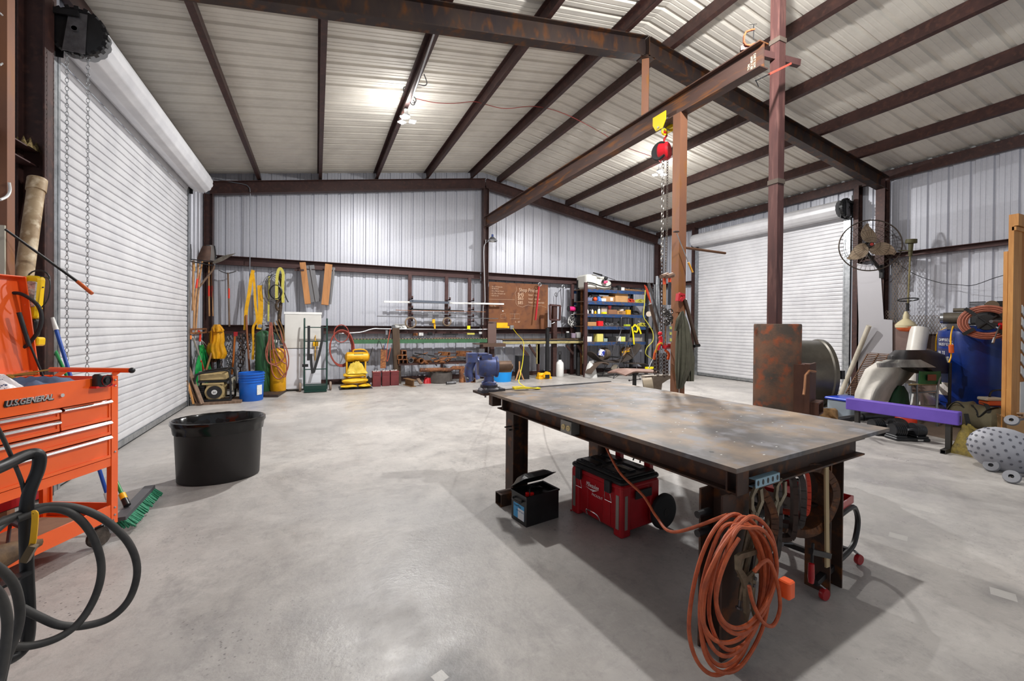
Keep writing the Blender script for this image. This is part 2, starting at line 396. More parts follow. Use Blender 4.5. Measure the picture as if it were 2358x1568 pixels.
    blob(3.83, 1.62, 0.2, 0.15, 0.2, 0.7, '#6d6c6c', 0.5); square(3.83, 1.62, 0.05, 0.35, '#b4b1ad', 0.6)
    blob(3.55, 1.02, 0.14, 0.08, 0.2, 0.6, '#6d6c6c', 0.6); square(3.55, 1.02, 0.05, 0.35, '#bab7b3', 0.8)
    blob(-0.17, 1.93, 0.035, 0.028, 0.5, 0.25, '#55504d', 0.8)
    blob(0.55, 2.6, 1.0, 0.5, 0.9, 0.8, '#7d7c7d', 0.45); blob(0.35, 3.7, 1.5, 0.35, -0.5, 0.8, '#8b8a8a', 0.4)
    blob(1.0, 7.2, 2.6, 0.7, 0.1, 0.8, '#8d8b8a', 0.4); blob(-0.6, 7.0, 1.3, 0.5, 0.2, 0.8, '#8b8988', 0.45); blob(4.6, 1.9, 0.9, 0.5, 0.3, 0.8, '#8d8c8b', 0.4)
    L.new(c, b.inputs['Base Color']); b.inputs['Roughness'].default_value = 0.55
    rr = ramp(noise(2.5, 4), 0.3, 0.7, '#8c8c8c', '#c8c8c8'); L.new(rr, b.inputs['Roughness'])
    bp = N.new('ShaderNodeBump'); bp.inputs['Strength'].default_value = 0.25; bp.inputs['Distance'].default_value = 0.01
    L.new(noise(22, 6, 0.7), bp.inputs['Height']); L.new(bp.outputs[0], b.inputs['Normal'])
    return m
fl = MB().box((XL - 0.3, YF, -0.12), (XR + 0.3, YB + 0.2, 0)); struct('floor', fl, floor_mat())

# ribbed sheet: major rib every 0.305, two minor ribs between; depth seen from inside
RIB = [(0.0, 0), (0.018, 0.03), (0.06, 0.03), (0.078, 0), (0.148, 0), (0.154, 0.005), (0.166, 0.005), (0.172, 0), (0.218, 0), (0.224, 0.005), (0.236, 0.005), (0.242, 0)]
def ribs(a, b):
    out = []; n = int((b - a) / 0.305) + 2
    for k in range(n):
        for u, d in RIB:
            s_ = a + k * 0.305 + u
            if s_ <= b: out.append((s_, d))
    out.append((b, 0)); return out
bw = MB(); cols = ribs(XL, XR)
vs_, fs_ = [], []
for s_, d in cols: vs_ += [V(s_, YB + d, 0), V(s_, YB + d, roofz(s_) + 0.02)]
for i in range(len(cols) - 1): fs_.append((2 * i, 2 * i + 2, 2 * i + 3, 2 * i + 1))
struct('wall_back', bw.add(vs_, fs_), galv)
def side_wall(x, sgn, spans):
    mb = MB()
    for y0, y1, z0, z1 in spans:
        cs = ribs(y0, y1); vv, ff = [], []
        for s_, d in cs: vv += [V(x + sgn * d, s_, z0), V(x + sgn * d, s_, z1)]
        for i in range(len(cs) - 1): ff.append((2 * i, 2 * i + 2, 2 * i + 3, 2 * i + 1))
        mb.add(vv, ff)
    return mb
struct('wall_left', side_wall(XL, -1, [(YF, 5.0, 0, ZE), (5.0, 9.5, 4.05, ZE), (9.5, YB, 0, ZE)]), galv)
struct('wall_right', side_wall(XR, 1, [(YF, 5.5, 0, ZE), (5.5, 9.85, 4.05, ZE), (9.85, YB, 0, ZE)]), galv)
rf = MB(); ys = [(y, d) for y, d in ribs(YF, YB + 0.03)]
for xa, xb in ((XL - 0.1, XM), (XM, XR + 0.1)):
    vv, ff = [], []
    for y, d in ys: vv += [V(xa, y, roofz(xa) + d), V(xb, y, roofz(xb) + d)]
    for i in range(len(ys) - 1): ff.append((2 * i, 2 * i + 2, 2 * i + 3, 2 * i + 1))
    rf.add(vv, ff)
struct('ceiling', rf, roofw)

# roof purlins, each a channel running the length of the shed
PN = [(-1.22, 'roof purlin nearest the roll-up door with the big chain wheel'), (0.07, 'second roof purlin from the left eave, above the white fridge'),
      (1.39, 'roof purlin carrying the lamp with loose dangling cable'), (2.70, 'roof purlin between the cabled lamp and the chalk-marked purlin'),
      (3.97, 'chalk-marked roof purlin just left of the ridge'), (4.80, 'roof purlin just right of the ridge'),
      (5.90, 'roof purlin passing behind the rusty flue pipe, second right of the ridge'), (7.15, 'roof purlin carrying the lamp beside the chain hoist'),
      (8.45, 'second roof purlin in from the eave above the large white roll-up door'), (9.72, 'roof purlin next to the eave above the oscillating fan')]
for x, lb in PN:
    sgn = 1 if x < XM else -1; sl = (ZR - ZE) / (XM - XL) * (1 if x < XM else -1)
    ang = math.atan(sl); nrm = V(-sin(ang), 0, cos(ang)); top = V(x, 0, roofz(x)) ; c = top - nrm * 0.105
    mb = MB().chan((c.x, YF, c.z), (c.x, YB - 0.02, c.z), 0.2, 0.075, 0.01, up=nrm, side=1 if x < XM else -1)
    # lip along the open edge of the channel
    xd = V(cos(ang), 0, sin(ang)); off = xd * (0.075 * (1 if x < XM else -1)) * -1
    solo('roof_purlin', mb, redox, lb, 'beam', 'red oxide roof purlins')
for x, s_, nm in ((XL + 0.08, 1, 'left eave strut above the roll-up door with the chain wheel'), (XR - 0.12, -1, 'eave strut over the right hand corrugated wall, daylight slits above')):
    mb = MB().chan((x, YF, ZE - 0.14), (x, YB - 0.02, ZE - 0.14), 0.2, 0.07, 0.01, side=s_)
    solo('eave_strut', mb, redox, nm, 'beam')

# rigid frames: rafters, columns
def rafter(mb, x0, x1, y, depth, w, drop):
    a = V(x0, y, roofz(x0) - drop); b = V(x1, y, roofz(x1) - drop); mb.ibeam(a, b, depth, w, 0.014)
fr = thing('portal_truss', 'I-beam rafter frame crossing overhead on steel columns at mid shed', 'frame', (XM, 4.9, 0))
mb = MB(); rafter(mb, XL + 0.1, XM, 4.9, 0.29, 0.16, 0.36); obj('rafter', mb, mill, fr)
mb = MB(); rafter(mb, XM, XR - 0.2, 4.9, 0.29, 0.16, 0.36); obj('rafter', mb, mill, fr)
mb = MB().ibeam((XR - 0.24, 4.9, 0), (XR - 0.24, 4.9, roofz(XR) - 0.25), 0.2, 0.16, 0.012, up=(1, 0, 0)); obj('column', mb, redox, fr)
mb = MB().ibeam((XL + 0.13, 4.93, 0), (XL + 0.13, 4.93, roofz(XL) - 0.25), 0.17, 0.14, 0.012, up=(1, 0, 0)); obj('column', mb, redox, fr)
mb = MB().sqtube((XM, 4.9, 4.58), (XM, 4.9, 5.43), 0.1, 0.1, 0.008, up=(0.7, 0.7, 0)); obj('hanger_post', mb, rustpost, fr)
mb = MB().box((XM - 0.1, 4.82, 5.41), (XM + 0.1, 4.98, 5.43)).box((XM - 0.006, 4.82, 5.44), (XM + 0.006, 4.98, 5.72)); obj('splice_plate', mb, mill, fr)
f2 = thing('portal_truss', 'dark end frame against the back wall with centre column', 'frame', (XM, 11.42, 0))
for x0, x1 in ((XL + 0.1, XM), (XM, XR - 0.2)):
    mb = MB(); rafter(mb, x0, x1, 11.42, 0.28, 0.16, 0.39); obj('rafter', mb, redox, f2)
for x, nm in ((XL + 0.1, 0), (XM, 0), (XR - 0.2, 0)):
    zt = roofz(x) - 0.52; mb = MB().ibeam((x, 11.42, 0), (x, 11.42, zt), 0.16, 0.17, 0.012, up=(1, 0, 0)); obj('column', mb, redox, f2)

# girts on the walls
def girt(a, b, h, lb, side=1, w=0.16): solo('wall_girt', MB().chan(a, b, h, w, 0.01, side=side), redox_l, lb, 'beam', 'wall girts')
YG = 11.42
girt((XL + 0.22, YG + 0.16, 2.93), (4.28, YG + 0.16, 2.93), 0.2, 'upper girt on the back wall behind the hung straps and timbers', -1)
girt((4.46, YG + 0.16, 2.93), (10.75, YG + 0.16, 2.93), 0.2, 'upper girt on the back wall above the rusty chalkboard', -1)
girt((XL + 0.22, YG + 0.16, 1.37), (4.28, YG + 0.16, 1.37), 0.2, 'lower girt on the back wall above the green bench', -1)
girt((4.46, YG + 0.16, 1.37), (10.75, YG + 0.16, 1.37), 0.2, 'lower girt on the back wall below the rusty chalkboard', -1)
solo('base_angle', MB().bar((XL + 0.2, YB - 0.04, 0.06), (10.8, YB - 0.04, 0.06), 0.06, 0.12), redox, 'brown base angle at the foot of the back wall', 'beam')
girt((XR - 0.03, YF, 3.03), (XR - 0.03, 5.45, 3.03), 0.1, 'girt running behind the wall fan to the plywood rack', 1, 0.1)
girt((XR - 0.03, YF, 1.35), (XR - 0.03, 5.45, 1.35), 0.12, 'low girt on the right wall behind the scrap sheets', 1, 0.1)
girt((XR - 0.03, 9.9, 2.93), (XR - 0.03, YB - 0.25, 2.93), 0.12, 'short girt between the corner and the large white roll-up door', 1, 0.1)
girt((XL + 0.03, YF, 2.86), (XL + 0.03, 4.98, 2.86), 0.13, 'girt on the left wall holding a bird nest', -1, 0.12)
# jamb columns
def jamb(x, y, s_, lb, z1=ZE - 0.2): solo('jamb_post', MB().chan((x, y, 0), (x, y, z1), 0.16, 0.1, 0.01, up=(1, 0, 0), side=s_), redox, lb, 'post', 'door jamb posts')
jamb(XL + 0.1, 5.02, -1, 'dark jamb post beside the tan pipe and galvanised door track')
jamb(XL + 0.1, 9.52, 1, 'jamb post beyond the left roll-up door, by the tool rack')
jamb(XR - 0.1, 5.47, 1, 'jamb post under the small chain hoist near the wall fan')
jamb(XR - 0.1, 9.86, -1, 'jamb post behind the jacket and hoist post')

# roll-up doors
def rolldoor(name, x, sgn, y0, y1, top, wheel_y, hang_chain):
    root = sroot(name)
    prof = [(0, 0), (0.012, -0.011), (0.072, -0.011), (0.084, 0), (0.088, 0.0), ]
    vv, ff = [], []; zs = []; z = 0.09
    while z < top:
        for u, d in ((0, -0.004), (0.01, -0.004), (0.014, 0.010), (0.03, 0.013), (0.07, 0.013), (0.086, 0.010)):
            if z + u < top: zs.append((z + u, d))
        z += 0.09
    zs.append((top, 0))
    for zz, d in zs: vv += [V(x + sgn * d, y0 - 0.02, zz), V(x + sgn * d, y1 + 0.02, zz)]
    for i in range(len(zs) - 1): ff.append((2 * i, 2 * i + 1, 2 * i + 3, 2 * i + 2))
    obj('door_curtain', MB().add(vv, ff), doorw, root)
    obj('bottom_bar', MB().box((x - 0.02, y0, 0.02), (x + 0.02, y1, 0.09)), zinc, root)
    obj('rubber_seal', MB().box((x - 0.012, y0, 0.0), (x + 0.012, y1, 0.02)), rubber, root)
    for y, e in ((y0, -1), (y1, 1)):
        g = MB().box((min(x + sgn * 0.03, x + sgn * 0.035), min(y + e * 0.0, y + e * -0.035), 0), (max(x + sgn * 0.03, x + sgn * 0.035), max(y, y + e * -0.035), top + 0.06))
        g.box((min(x - sgn * 0.08, x + sgn * 0.03), min(y, y + e * 0.006), 0), (max(x - sgn * 0.08, x + sgn * 0.03), max(y, y + e * 0.006), top + 0.06))
        g.box((min(x - sgn * 0.04, x + sgn * 0.03), min(y + e * 0.006, y + e * 0.1), 0), (max(x - sgn * 0.04, x + sgn * 0.03), max(y + e * 0.006, y + e * 0.1), top + 0.02))
        obj('track', g, zinc, root)
    # rolled curtain
    cx_, cz_, R = x + sgn * 0.2, top + 0.2, 0.19
    n = 42; pr = []
    ring = [(R + (0.006 if i % 3 else -0.004)) for i in range(n)]
    vs2 = [V(cx_ + ring[i] * cos(2 * pi * i / n), y, cz_ + ring[i] * sin(2 * pi * i / n)) for y in (y0 + 0.02, y1 - 0.02) for i in range(n)]
    rl = MB().add(vs2, [(i, (i + 1) % n, n + (i + 1) % n, n + i) for i in range(n)] + [tuple(range(n)), tuple(range(n, 2 * n))], False)
    rl.grid(lambda u, v: (x + sgn * (0.012 + 0.025 * u), y0 + (y1 - y0) * v, top + 0.2 * u), 1, 1)
    obj('curtain_roll', rl, doorw, root)
    for y, e in ((y0 - 0.03, -1), (y1 + 0.03, 1)):
        b = MB().box((min(x - sgn * 0.02, x + sgn * 0.27), y - 0.004, cz_ - 0.22), (max(x - sgn * 0.02, x + sgn * 0.08), y + 0.004, cz_ + 0.17))
        b.bar((x, y, cz_ + 0.06), (cx_ + sgn * 0.1, y, cz_ + 0.0), 0.05, 0.05).bar((x, y, cz_ - 0.15), (cx_, y, cz_ - 0.02), 0.03, 0.03)
        obj('bracket', b, blackm, root)
    obj('axle', MB().cyl((cx_, y0 - 0.16, cz_), (cx_, y1 + 0.1, cz_), 0.025), steelg, root)
    # chain wheel guard
    wy = y0 - 0.1 if wheel_y < 0 else y0 - 0.1
    w = obj('chain_wheel', MB().lathe([(0.0, -0.03), (0.175, -0.03), (0.2, -0.02), (0.2, 0.02), (0.175, 0.03), (0.0, 0.03)], (cx_, wy, cz_), 28, (0, 1, 0)), blackm, root)
    for k in range(20):
        a = 2 * pi * k / 20
        w2 = MB().cbox((0, 0, 0), (0.032, 0.055, 0.02), M=Matrix.Identity(4))
    tb = MB()
    for k in range(20):
        a = 2 * pi * k / 20; tb.add([Matrix.Translation((cx_, wy, cz_)) @ Matrix.Rotation(-a, 4, 'Y') @ V(0.198 + px_ * 0.016, py_ * 0.028, pz_ * 0.016) for px_ in (-1, 1) for py_ in (-1, 1) for pz_ in (-1, 1)],
               [(0, 1, 3, 2), (4, 6, 7, 5), (0, 4, 5, 1), (2, 3, 7, 6), (0, 2, 6, 4), (1, 5, 7, 3)])
    obj('wheel_teeth', tb, blackm, w)
    pl = MB().prism([(-0.045, -0.2), (0.105, -0.2), (0.06, 0.15), (-0.06, 0.15)], frame((cx_ + sgn * 0.02, wy - 0.04, cz_), (-sgn * 1.0, 0, 0), (0, 0, 1)), 0.006)
    pl.cyl((cx_, wy - 0.045, cz_), (cx_, wy - 0.06, cz_), 0.02)
    obj('guide_plate', pl, steelg, w)
    obj('hood_bracket', MB().bar((x - sgn * 0.12, wy - 0.05, cz_ + 0.1), (cx_ + sgn * 0.03, wy - 0.06, cz_ + 0.13), 0.02, 0.05).box((min(x - sgn * 0.12, x + sgn * 0.0), wy - 0.08, cz_ - 0.2), (max(x - sgn * 0.12, x), wy + 0.0, cz_ + 0.3)), blackm, root)
    if hang_chain:
        for dx in (-0.07, 0.07):
            ch = MB().chain([(cx_ + dx, wy, cz_ - 0.18), (cx_ + dx * 0.96, wy, 0.9)], 0.0145, 0.0027, 0.037)
            obj('hand_chain', ch, zinc, root)
    return root
d1 = rolldoor('door_1', -2.13, 1, 5.14, 9.42, 3.86, -1, True)
d2 = rolldoor('door_2', 10.87, -1, 5.62, 9.72, 3.98, -1, False)
# ================================================================== WELDING TABLE AND WHAT IS ROUND IT
ta = radians(5.4); TM = Matrix.Translation((1.704, 1.302, 0)) @ Matrix.Rotation(ta, 4, 'Z')
def T(x, y, z): return TM @ V(x, y, z)
def tbx(mb, a, b): return mb.box(a, b, TM)
topm = mat('table_top_plate', '#5c5959', 0.58, 0.1, col2='#94806c', scale=2.4, lo=0.4, hi=0.66, col3='#7d7c80', bump=0.06, bscale=30, detail=9)
tbl = thing('welding_table', 'large steel welding table with scarred plate top and rusty H-beam legs', 'table', T(0.8, 1.27, 0), ta)
mb = MB(); tbx(mb, (0, 0, 0.848), (1.62, 2.545, 0.87)); obj('table_top', mb, topm, tbl)
mb = MB(); tbx(mb, (-0.06, 2.42, 0.846), (0.22, 2.66, 0.869)); obj('vise_plate', mb, tabst, tbl)
mb = MB(); tbx(mb, (0.0, 2.5, 0.87), (1.6, 2.53, 0.879)); obj('edge_strip', mb, steelg, tbl)
for a, b in (((0.07, 0.06, 0.795), (0.07, 2.3, 0.795)), ((1.22, 0.06, 0.795), (1.22, 2.3, 0.795)), ((0.02, 0.06, 0.795), (1.3, 0.06, 0.795)), ((0.02, 2.2, 0.795), (1.3, 2.2, 0.795))):
    obj('frame_beam', MB().ibeam(T(*a), T(*b), 0.105, 0.1, 0.009), tabst, tbl)
obj('corner_plate', MB().bar(T(0.1, 0.006, 0.795), T(0.012, 0.006, 0.795), 0.006, 0.105), tabst, tbl)
for x, y, up in ((0.05, 0.09, 0), (1.0, 0.09, 1), (0.1, 2.08, 1), (1.05, 2.08, 1)):
    big = (x == 0.05)
    mb = MB().ibeam(T(x, y, 0), T(x, y, 0.745), 0.12 if big else 0.15, 0.13 if not big else 0.2, 0.01, up=TM.to_3x3() @ (V(1, 0, 0) if not big else V(0, 1, 0)))
    obj('leg', mb, tabst, tbl)
obj('foot_tube', MB().sqtube(T(-0.13, 1.99, 0.05), T(0.25, 1.99, 0.05), 0.1, 0.1, 0.006), tabst, tbl)
pg = MB()
for z in (0.655, 0.57): pg.cyl(T(-0.045, 0.1, z), T(-0.13, 0.1, z), 0.016)
objs('hanging_peg', pg, blackp, tbl)
pg = MB()
for z, l in ((0.63, 0.14), (0.6, 0.1)): pg.cyl(T(0.1, 2.05, z), T(0.1 - l, 2.05, z), 0.006)
obj('rod_peg', pg, blackm, tbl)
ob = MB().box((-0.012, 1.17, 0.755), (0.06, 1.29, 0.84), TM); ox = obj('outlet_box', ob, mat('outlet_grey', '#8d8c88', 0.4, 0.6), tbl)
for y in (1.2, 1.255):
    oc = MB().cyl(T(-0.012, y, 0.797), T(-0.019, y, 0.797), 0.019)
    obj('outlet', oc, mat('outlet_ivory', '#d9c48c', 0.5), ox)
    so = MB()
    for dy, dz in ((-0.006, 0.005), (0.006, 0.005), (0, -0.008)): so.cyl(T(-0.018, y + dy, 0.797 + dz), T(-0.0205, y + dy, 0.797 + dz), 0.0025)
    obj('outlet_slots', so, blackp, ox)
# chalk dashes, a scribed hole, weld spatter on the plate are left to the plate's own material plus a few small slag flakes
random.seed(3); sl = MB()
for k in range(70):
    x, y = random.uniform(0.1, 1.5), random.uniform(0.05, 1.9); s_ = random.uniform(0.002, 0.007)
    sl.box((x, y, 0.8702), (x + s_ * 2.2, y + s_, 0.8708), TM)
o = tag(obj('slag_flakes', sl, mat('slag', '#d8d8d6', 0.5)), 'pale slag flakes scattered over the welding table plate', 'slag'); o['kind'] = 'stuff'
hm = MB()
for x, y, r in ((0.14, 0.22, 0.012), (0.55, 0.95, 0.016), (1.15, 2.1, 0.012), (0.62, 1.9, 0.008)): hm.cyl(T(x, y, 0.8701), T(x, y, 0.8706), r, n=12)
objs('drilled_hole', hm, blackp, tbl)
# blue strut channel offcut in the near frame beam
st = MB()
st.box((0.13, -0.012, 0.762), (0.33, -0.008, 0.803), TM).box((0.13, -0.008, 0.799), (0.33, 0.02, 0.803), TM).box((0.13, -0.008, 0.762), (0.33, 0.02, 0.766), TM)
s0 = thing('strut_channel', 'short slotted pale blue strut channel stuck in the table frame', 'strut', T(0.23, 0, 0.76), ta)
obj('channel', st, mat('strut_blue', '#8fb0c0', 0.4, 0.4), s0)
sm_ = MB()
for k in range(5): sm_.prism([(0.008 * cos(t), 0.013 * sin(t)) for t in [2 * pi * i / 12 for i in range(12)]], frame(T(0.15 + 0.04 * k, -0.0125, 0.783), TM.to_3x3() @ V(1, 0, 0), (0, 0, 1)), 0.001)
objs('slot', sm_, blackp, s0)

obj('stub_tube', MB().sqtube(T(0.06, 2.42, 0.845), T(0.06, 2.42, 0.75), 0.09, 0.09, 0.008), tabst, tbl)
# vise
visem = mat('vise_blue', '#5f6ca0', 0.4, 0.3, col2='#4c5684', scale=7, col3='#6b6466')
vz = thing('bench_vise', 'heavy blue bench vise bolted to the welding table corner', 'vise', T(0.05, 2.53, 0.87), ta)
vc = T(0.06, 2.55, 0.87); _vs = len(bpy.data.objects)
mb = MB().lathe([(0, 0), (0.125, 0), (0.125, 0.02), (0.1, 0.035), (0.1, 0.06), (0.0, 0.06)], vc, 28)
mb.box((-0.11, 2.40, 0.87), (-0.02, 2.5, 0.895), TM).box((0.13, 2.45, 0.87), (0.22, 2.56, 0.892), TM)
obj('swivel_base', mb, mat('vise_base', '#4d4a50', 0.5, 0.5, col2='#3b3a40', scale=8), vz)
mb = MB().lathe([(0.085, 0.06), (0.088, 0.085), (0.06, 0.1), (0.055, 0.14), (0.075, 0.17)], vc, 24); obj('body_neck', mb, visem, vz)
mb = MB().lathe([(0.0, -0.13), (0.08, -0.13), (0.095, -0.1), (0.1, -0.02), (0.095, 0.07), (0.105, 0.08), (0.105, 0.1), (0.07, 0.11)], vc + V(-0.005, 0, 0.235), 26, TM.to_3x3() @ V(1, -0.25, 0))
obj('body', mb, visem, vz)
dv = (TM.to_3x3() @ V(1, -0.25, 0)).normalized(); pv = V(-dv.y, dv.x, 0)
mb = MB().bar(vc + V(0, 0, 0.335) - dv * 0.1, vc + V(0, 0, 0.335) + dv * 0.02, 0.13, 0.05); mb.bar(vc + V(0, 0, 0.362) - dv * 0.13, vc + V(0, 0, 0.362) - dv * 0.02, 0.13, 0.02)
obj('rear_jaw', mb, visem, vz)
mb = MB().cyl(vc + V(0, 0, 0.235) + dv * 0.05, vc + V(0, 0, 0.235) + dv * 0.26, 0.058, n=26).cyl(vc + V(0, 0, 0.235) + dv * 0.26, vc + V(0, 0, 0.235) + dv * 0.285, 0.025)
obj('slide_tube', mb, mat('vise_tube', '#7a6250', 0.5, 0.5, col2='#5e4a40', scale=12), vz)
mb = MB().bar(vc + V(0, 0, 0.33) - dv * 0.26, vc + V(0, 0, 0.33) - dv * 0.15, 0.13, 0.09)
mb.tube(spline([vc + V(0, 0, 0.3) - dv * 0.2, vc + V(0, 0, 0.2) - dv * 0.24, vc + V(0, 0, 0.1) - dv * 0.22], 5), [0.05] * 11, 10)
obj('front_jaw', mb, visem, vz)
mb = MB().cyl(vc + V(0, 0, 0.13) - dv * 0.27 - pv * 0.12, vc + V(0, 0, 0.16) - dv * 0.27 + pv * 0.12, 0.01); mb.ball(vc + V(0, 0, 0.13) - dv * 0.27 - pv * 0.12, 0.016)
obj('tommy_bar', mb, steelg, vz)
mb = MB()
for x, y in ((-0.03, 2.46), (0.16, 2.5), (0.0, 2.62)): mb.cyl(T(x, y, 0.82), T(x, y, 0.91), 0.012, n=6).cyl(T(x, y, 0.895), T(x, y, 0.91), 0.02, n=6)
objs('bolt', mb, zinc, vz)
vz.scale = (0.84, 0.84, 0.98)   # everything above was laid out a size larger

# orange extension cord coil hanging on the near leg
cordm = mat('cord_orange', '#bf5a30', 0.55, 0, col2='#9c4626', scale=20)
hose = thing('extension_cable', 'orange extension cord coiled over the near leg of the welding table', 'cord', T(0.02, -0.05, 0.7), ta)
random.seed(11); pts = []
cy0 = T(-0.02, -0.05, 0)
for k in range(8):
    cx_ = random.uniform(-0.03, 0.03); rz_ = 0.325 - 0.018 * k + random.uniform(-0.012, 0.02); rx_ = 0.235 + random.uniform(-0.025, 0.025); top = 0.72 - random.uniform(0, 0.035) - 0.012 * (k % 3)
    y_ = -0.035 - 0.012 * k
    for i in range(14):
        t = 2 * pi * i / 14; e = 1.0 - 0.18 * max(0, cos(t))
        pts.append(T(-0.115 + cx_ + rx_ * sin(t) * e, y_ - 0.012 * i / 14 + random.uniform(-0.003, 0.003), top - rz_ + rz_ * cos(t)))
pts = spline(pts, 4)
obj('cord_coil', MB().tube(pts, 0.0082, 8), cordm, hose)
lead = spline([pts[0], atx(1552, 1225, 1.6), atx(1512, 1190, 1.66), atx(1480, 1140, 1.7), atx(1425, 1085, 1.72), atx(1388, 1012, 1.74), atx(1382, 992, 1.76)], 8)
obj('cord_lead', MB().tube(lead, 0.0078, 8), cordm, hose)
sm2 = spline([T(-0.08, -0.13, 0.5), T(0.0, -0.14, 0.53), T(0.08, -0.135, 0.42), T(0.1, -0.14, 0.3), T(0.05, -0.14, 0.24), T(-0.03, -0.14, 0.28), T(-0.1, -0.14, 0.38), T(-0.13, -0.14, 0.46)], 6)
obj('inner_loop', MB().tube(sm2, 0.0078, 8), cordm, hose)
obj('plug', MB().rbox((0.115, -0.17, 0.335), (0.165, -0.12, 0.41), 0.01, TM), mat('plug_orange', '#f2602a', 0.45), hose)
# locking pliers clipped on the leg
vg = thing('locking_clamp', 'pale nickel locking C-clamp gripping the cord-wrapped leg', 'clamp', T(0.03, -0.06, 0.35), ta)
gM = frame(T(0.02, -0.045, 0.36), TM.to_3x3() @ V(1, 0, 0), (0, 0, 1))
niq = mat('nickel_dull', '#8d826c', 0.4, 0.6, col2='#6f6452', scale=14)
obj('upper_handle', MB().prism([(-0.09, 0.16), (-0.06, 0.165), (0.09, 0.15), (0.095, 0.13), (-0.055, 0.14), (-0.065, 0.11), (-0.01, 0.05), (0.0, 0.0), (0.01, -0.11), (-0.005, -0.15), (-0.018, -0.11), (-0.025, 0.0), (-0.05, 0.05), (-0.085, 0.1)], gM, 0.014), niq, vg)
obj('lower_handle', MB().prism([(0.04, 0.05), (0.055, 0.02), (0.045, -0.05), (0.062, -0.12), (0.052, -0.15), (0.04, -0.12), (0.022, -0.04), (0.028, 0.02)], gM, 0.014), niq, vg)
obj('jaw', MB().prism([(-0.01, 0.05), (0.0, 0.02), (0.04, 0.05), (0.08, 0.04), (0.1, 0.15), (0.085, 0.15), (0.06, 0.07)], gM, 0.01), niq, vg)
mb = MB()
for x, z in ((0.0, 0.015), (0.042, 0.03), (0.035, 0.0)): mb.cyl(gM @ V(x, z, 0.006), gM @ V(x, z, 0.013), 0.008, n=10)
obj('rivet', mb, steelg, vg)

# clamps hanging under the near frame beam
clampm = [mat('clamp_rust', '#5a3a26', 0.55, 0.4, col2='#3d2a20', scale=8, col3='#7a4a28'), mat('clamp_grey', '#4c4643', 0.5, 0.5, col2='#3a3432', scale=9),
          mat('clamp_red', '#c8391e', 0.45, 0.2), mat('clamp_brown', '#3c2a22', 0.5, 0.4, col2='#2c211d', scale=6)]
def cclamp(x, dep, wid, th, m, tilt, lb, y=0.1, screw=0.22, sides='round'):
    root = thing('c_clamp', lb, 'clamp', T(x, y, 0.745), ta, 'clamps hanging on the welding table frame')
    M = TM @ Matrix.Translation((x, y, 0.738)) @ Matrix.Rotation(tilt - 0.95, 4, 'Z') @ Matrix.Rotation(radians(90), 4, 'X')
    # local: u sideways, v up ; build the C as a swept bar
    if sides == 'round': P = [V(-wid * 0.5, -0.03, 0), V(-wid * 0.2, -0.005, 0), V(wid * 0.3, -0.01, 0), V(wid * 0.62, -dep * 0.3, 0), V(wid * 0.6, -dep * 0.6, 0), V(wid * 0.3, -dep * 0.92, 0), V(-wid * 0.1, -dep, 0), V(-wid * 0.5, -dep * 0.92, 0)]
    else: P = [V(-wid * 0.5, -0.02, 0), V(wid * 0.3, -0.0, 0), V(wid * 0.5, -0.05, 0), V(wid * 0.5, -dep * 0.85, 0), V(wid * 0.3, -dep, 0), V(-wid * 0.4, -dep, 0)]
    P = [M @ p for p in spline(P, 5)]
    mb = MB()
    for p, q in zip(P, P[1:]): mb.bar(p, q + (q - p) * 0.15, th * 0.45, th, up=M.to_3x3() @ V(0, 0, 1))
    obj('clamp_frame', mb, m, root)
    a = M @ V(-wid * 0.45, -dep * 0.93, 0); b = M @ V(-wid * 0.45, -dep * 0.93 - screw * 0.5, 0); c = M @ V(-wid * 0.45, -dep * 0.93 + screw * 0.5, 0)
    obj('screw', MB().cyl(c, b, 0.009, n=10).cyl(c, c + (c - a).normalized() * 0.01, 0.02, n=12), steelg, root)
    obj('sliding_bar', MB().cyl(b + (M.to_3x3() @ V(0.05, 0.02, 0.02)), b - (M.to_3x3() @ V(0.05, -0.01, 0.02)), 0.005, n=8), steelg, root)
    return root
cclamp(0.22, 0.42, 0.2, 0.075, clampm[0], 0.25, 'broad rusty C-clamp hung nearest the cord-wrapped table leg')
cclamp(0.36, 0.4, 0.17, 0.04, clampm[1], 0.1, 'slim grey C-clamp hung between two broad rusty ones', sides='sq')
cclamp(0.49, 0.33, 0.18, 0.05, clampm[3], 0.15, 'dark C-clamp with reddish edge hung beside the bright red clamp', sides='sq')
cclamp(0.58, 0.28, 0.17, 0.055, clampm[1], -0.05, 'square grey C-clamp touching the bright red clamp', sides='sq')
cclamp(0.66, 0.24, 0.15, 0.04, clampm[2], 0.0, 'bright red C-clamp hung under the table frame', sides='sq')
cclamp(0.77, 0.36, 0.26, 0.1, clampm[0], 0.55, 'deep throat rusty C-clamp, widest of those under the table')
cclamp(0.88, 0.24, 0.14, 0.035, clampm[3], 0.3, 'small dark C-clamp hung against the far table leg', sides='sq')
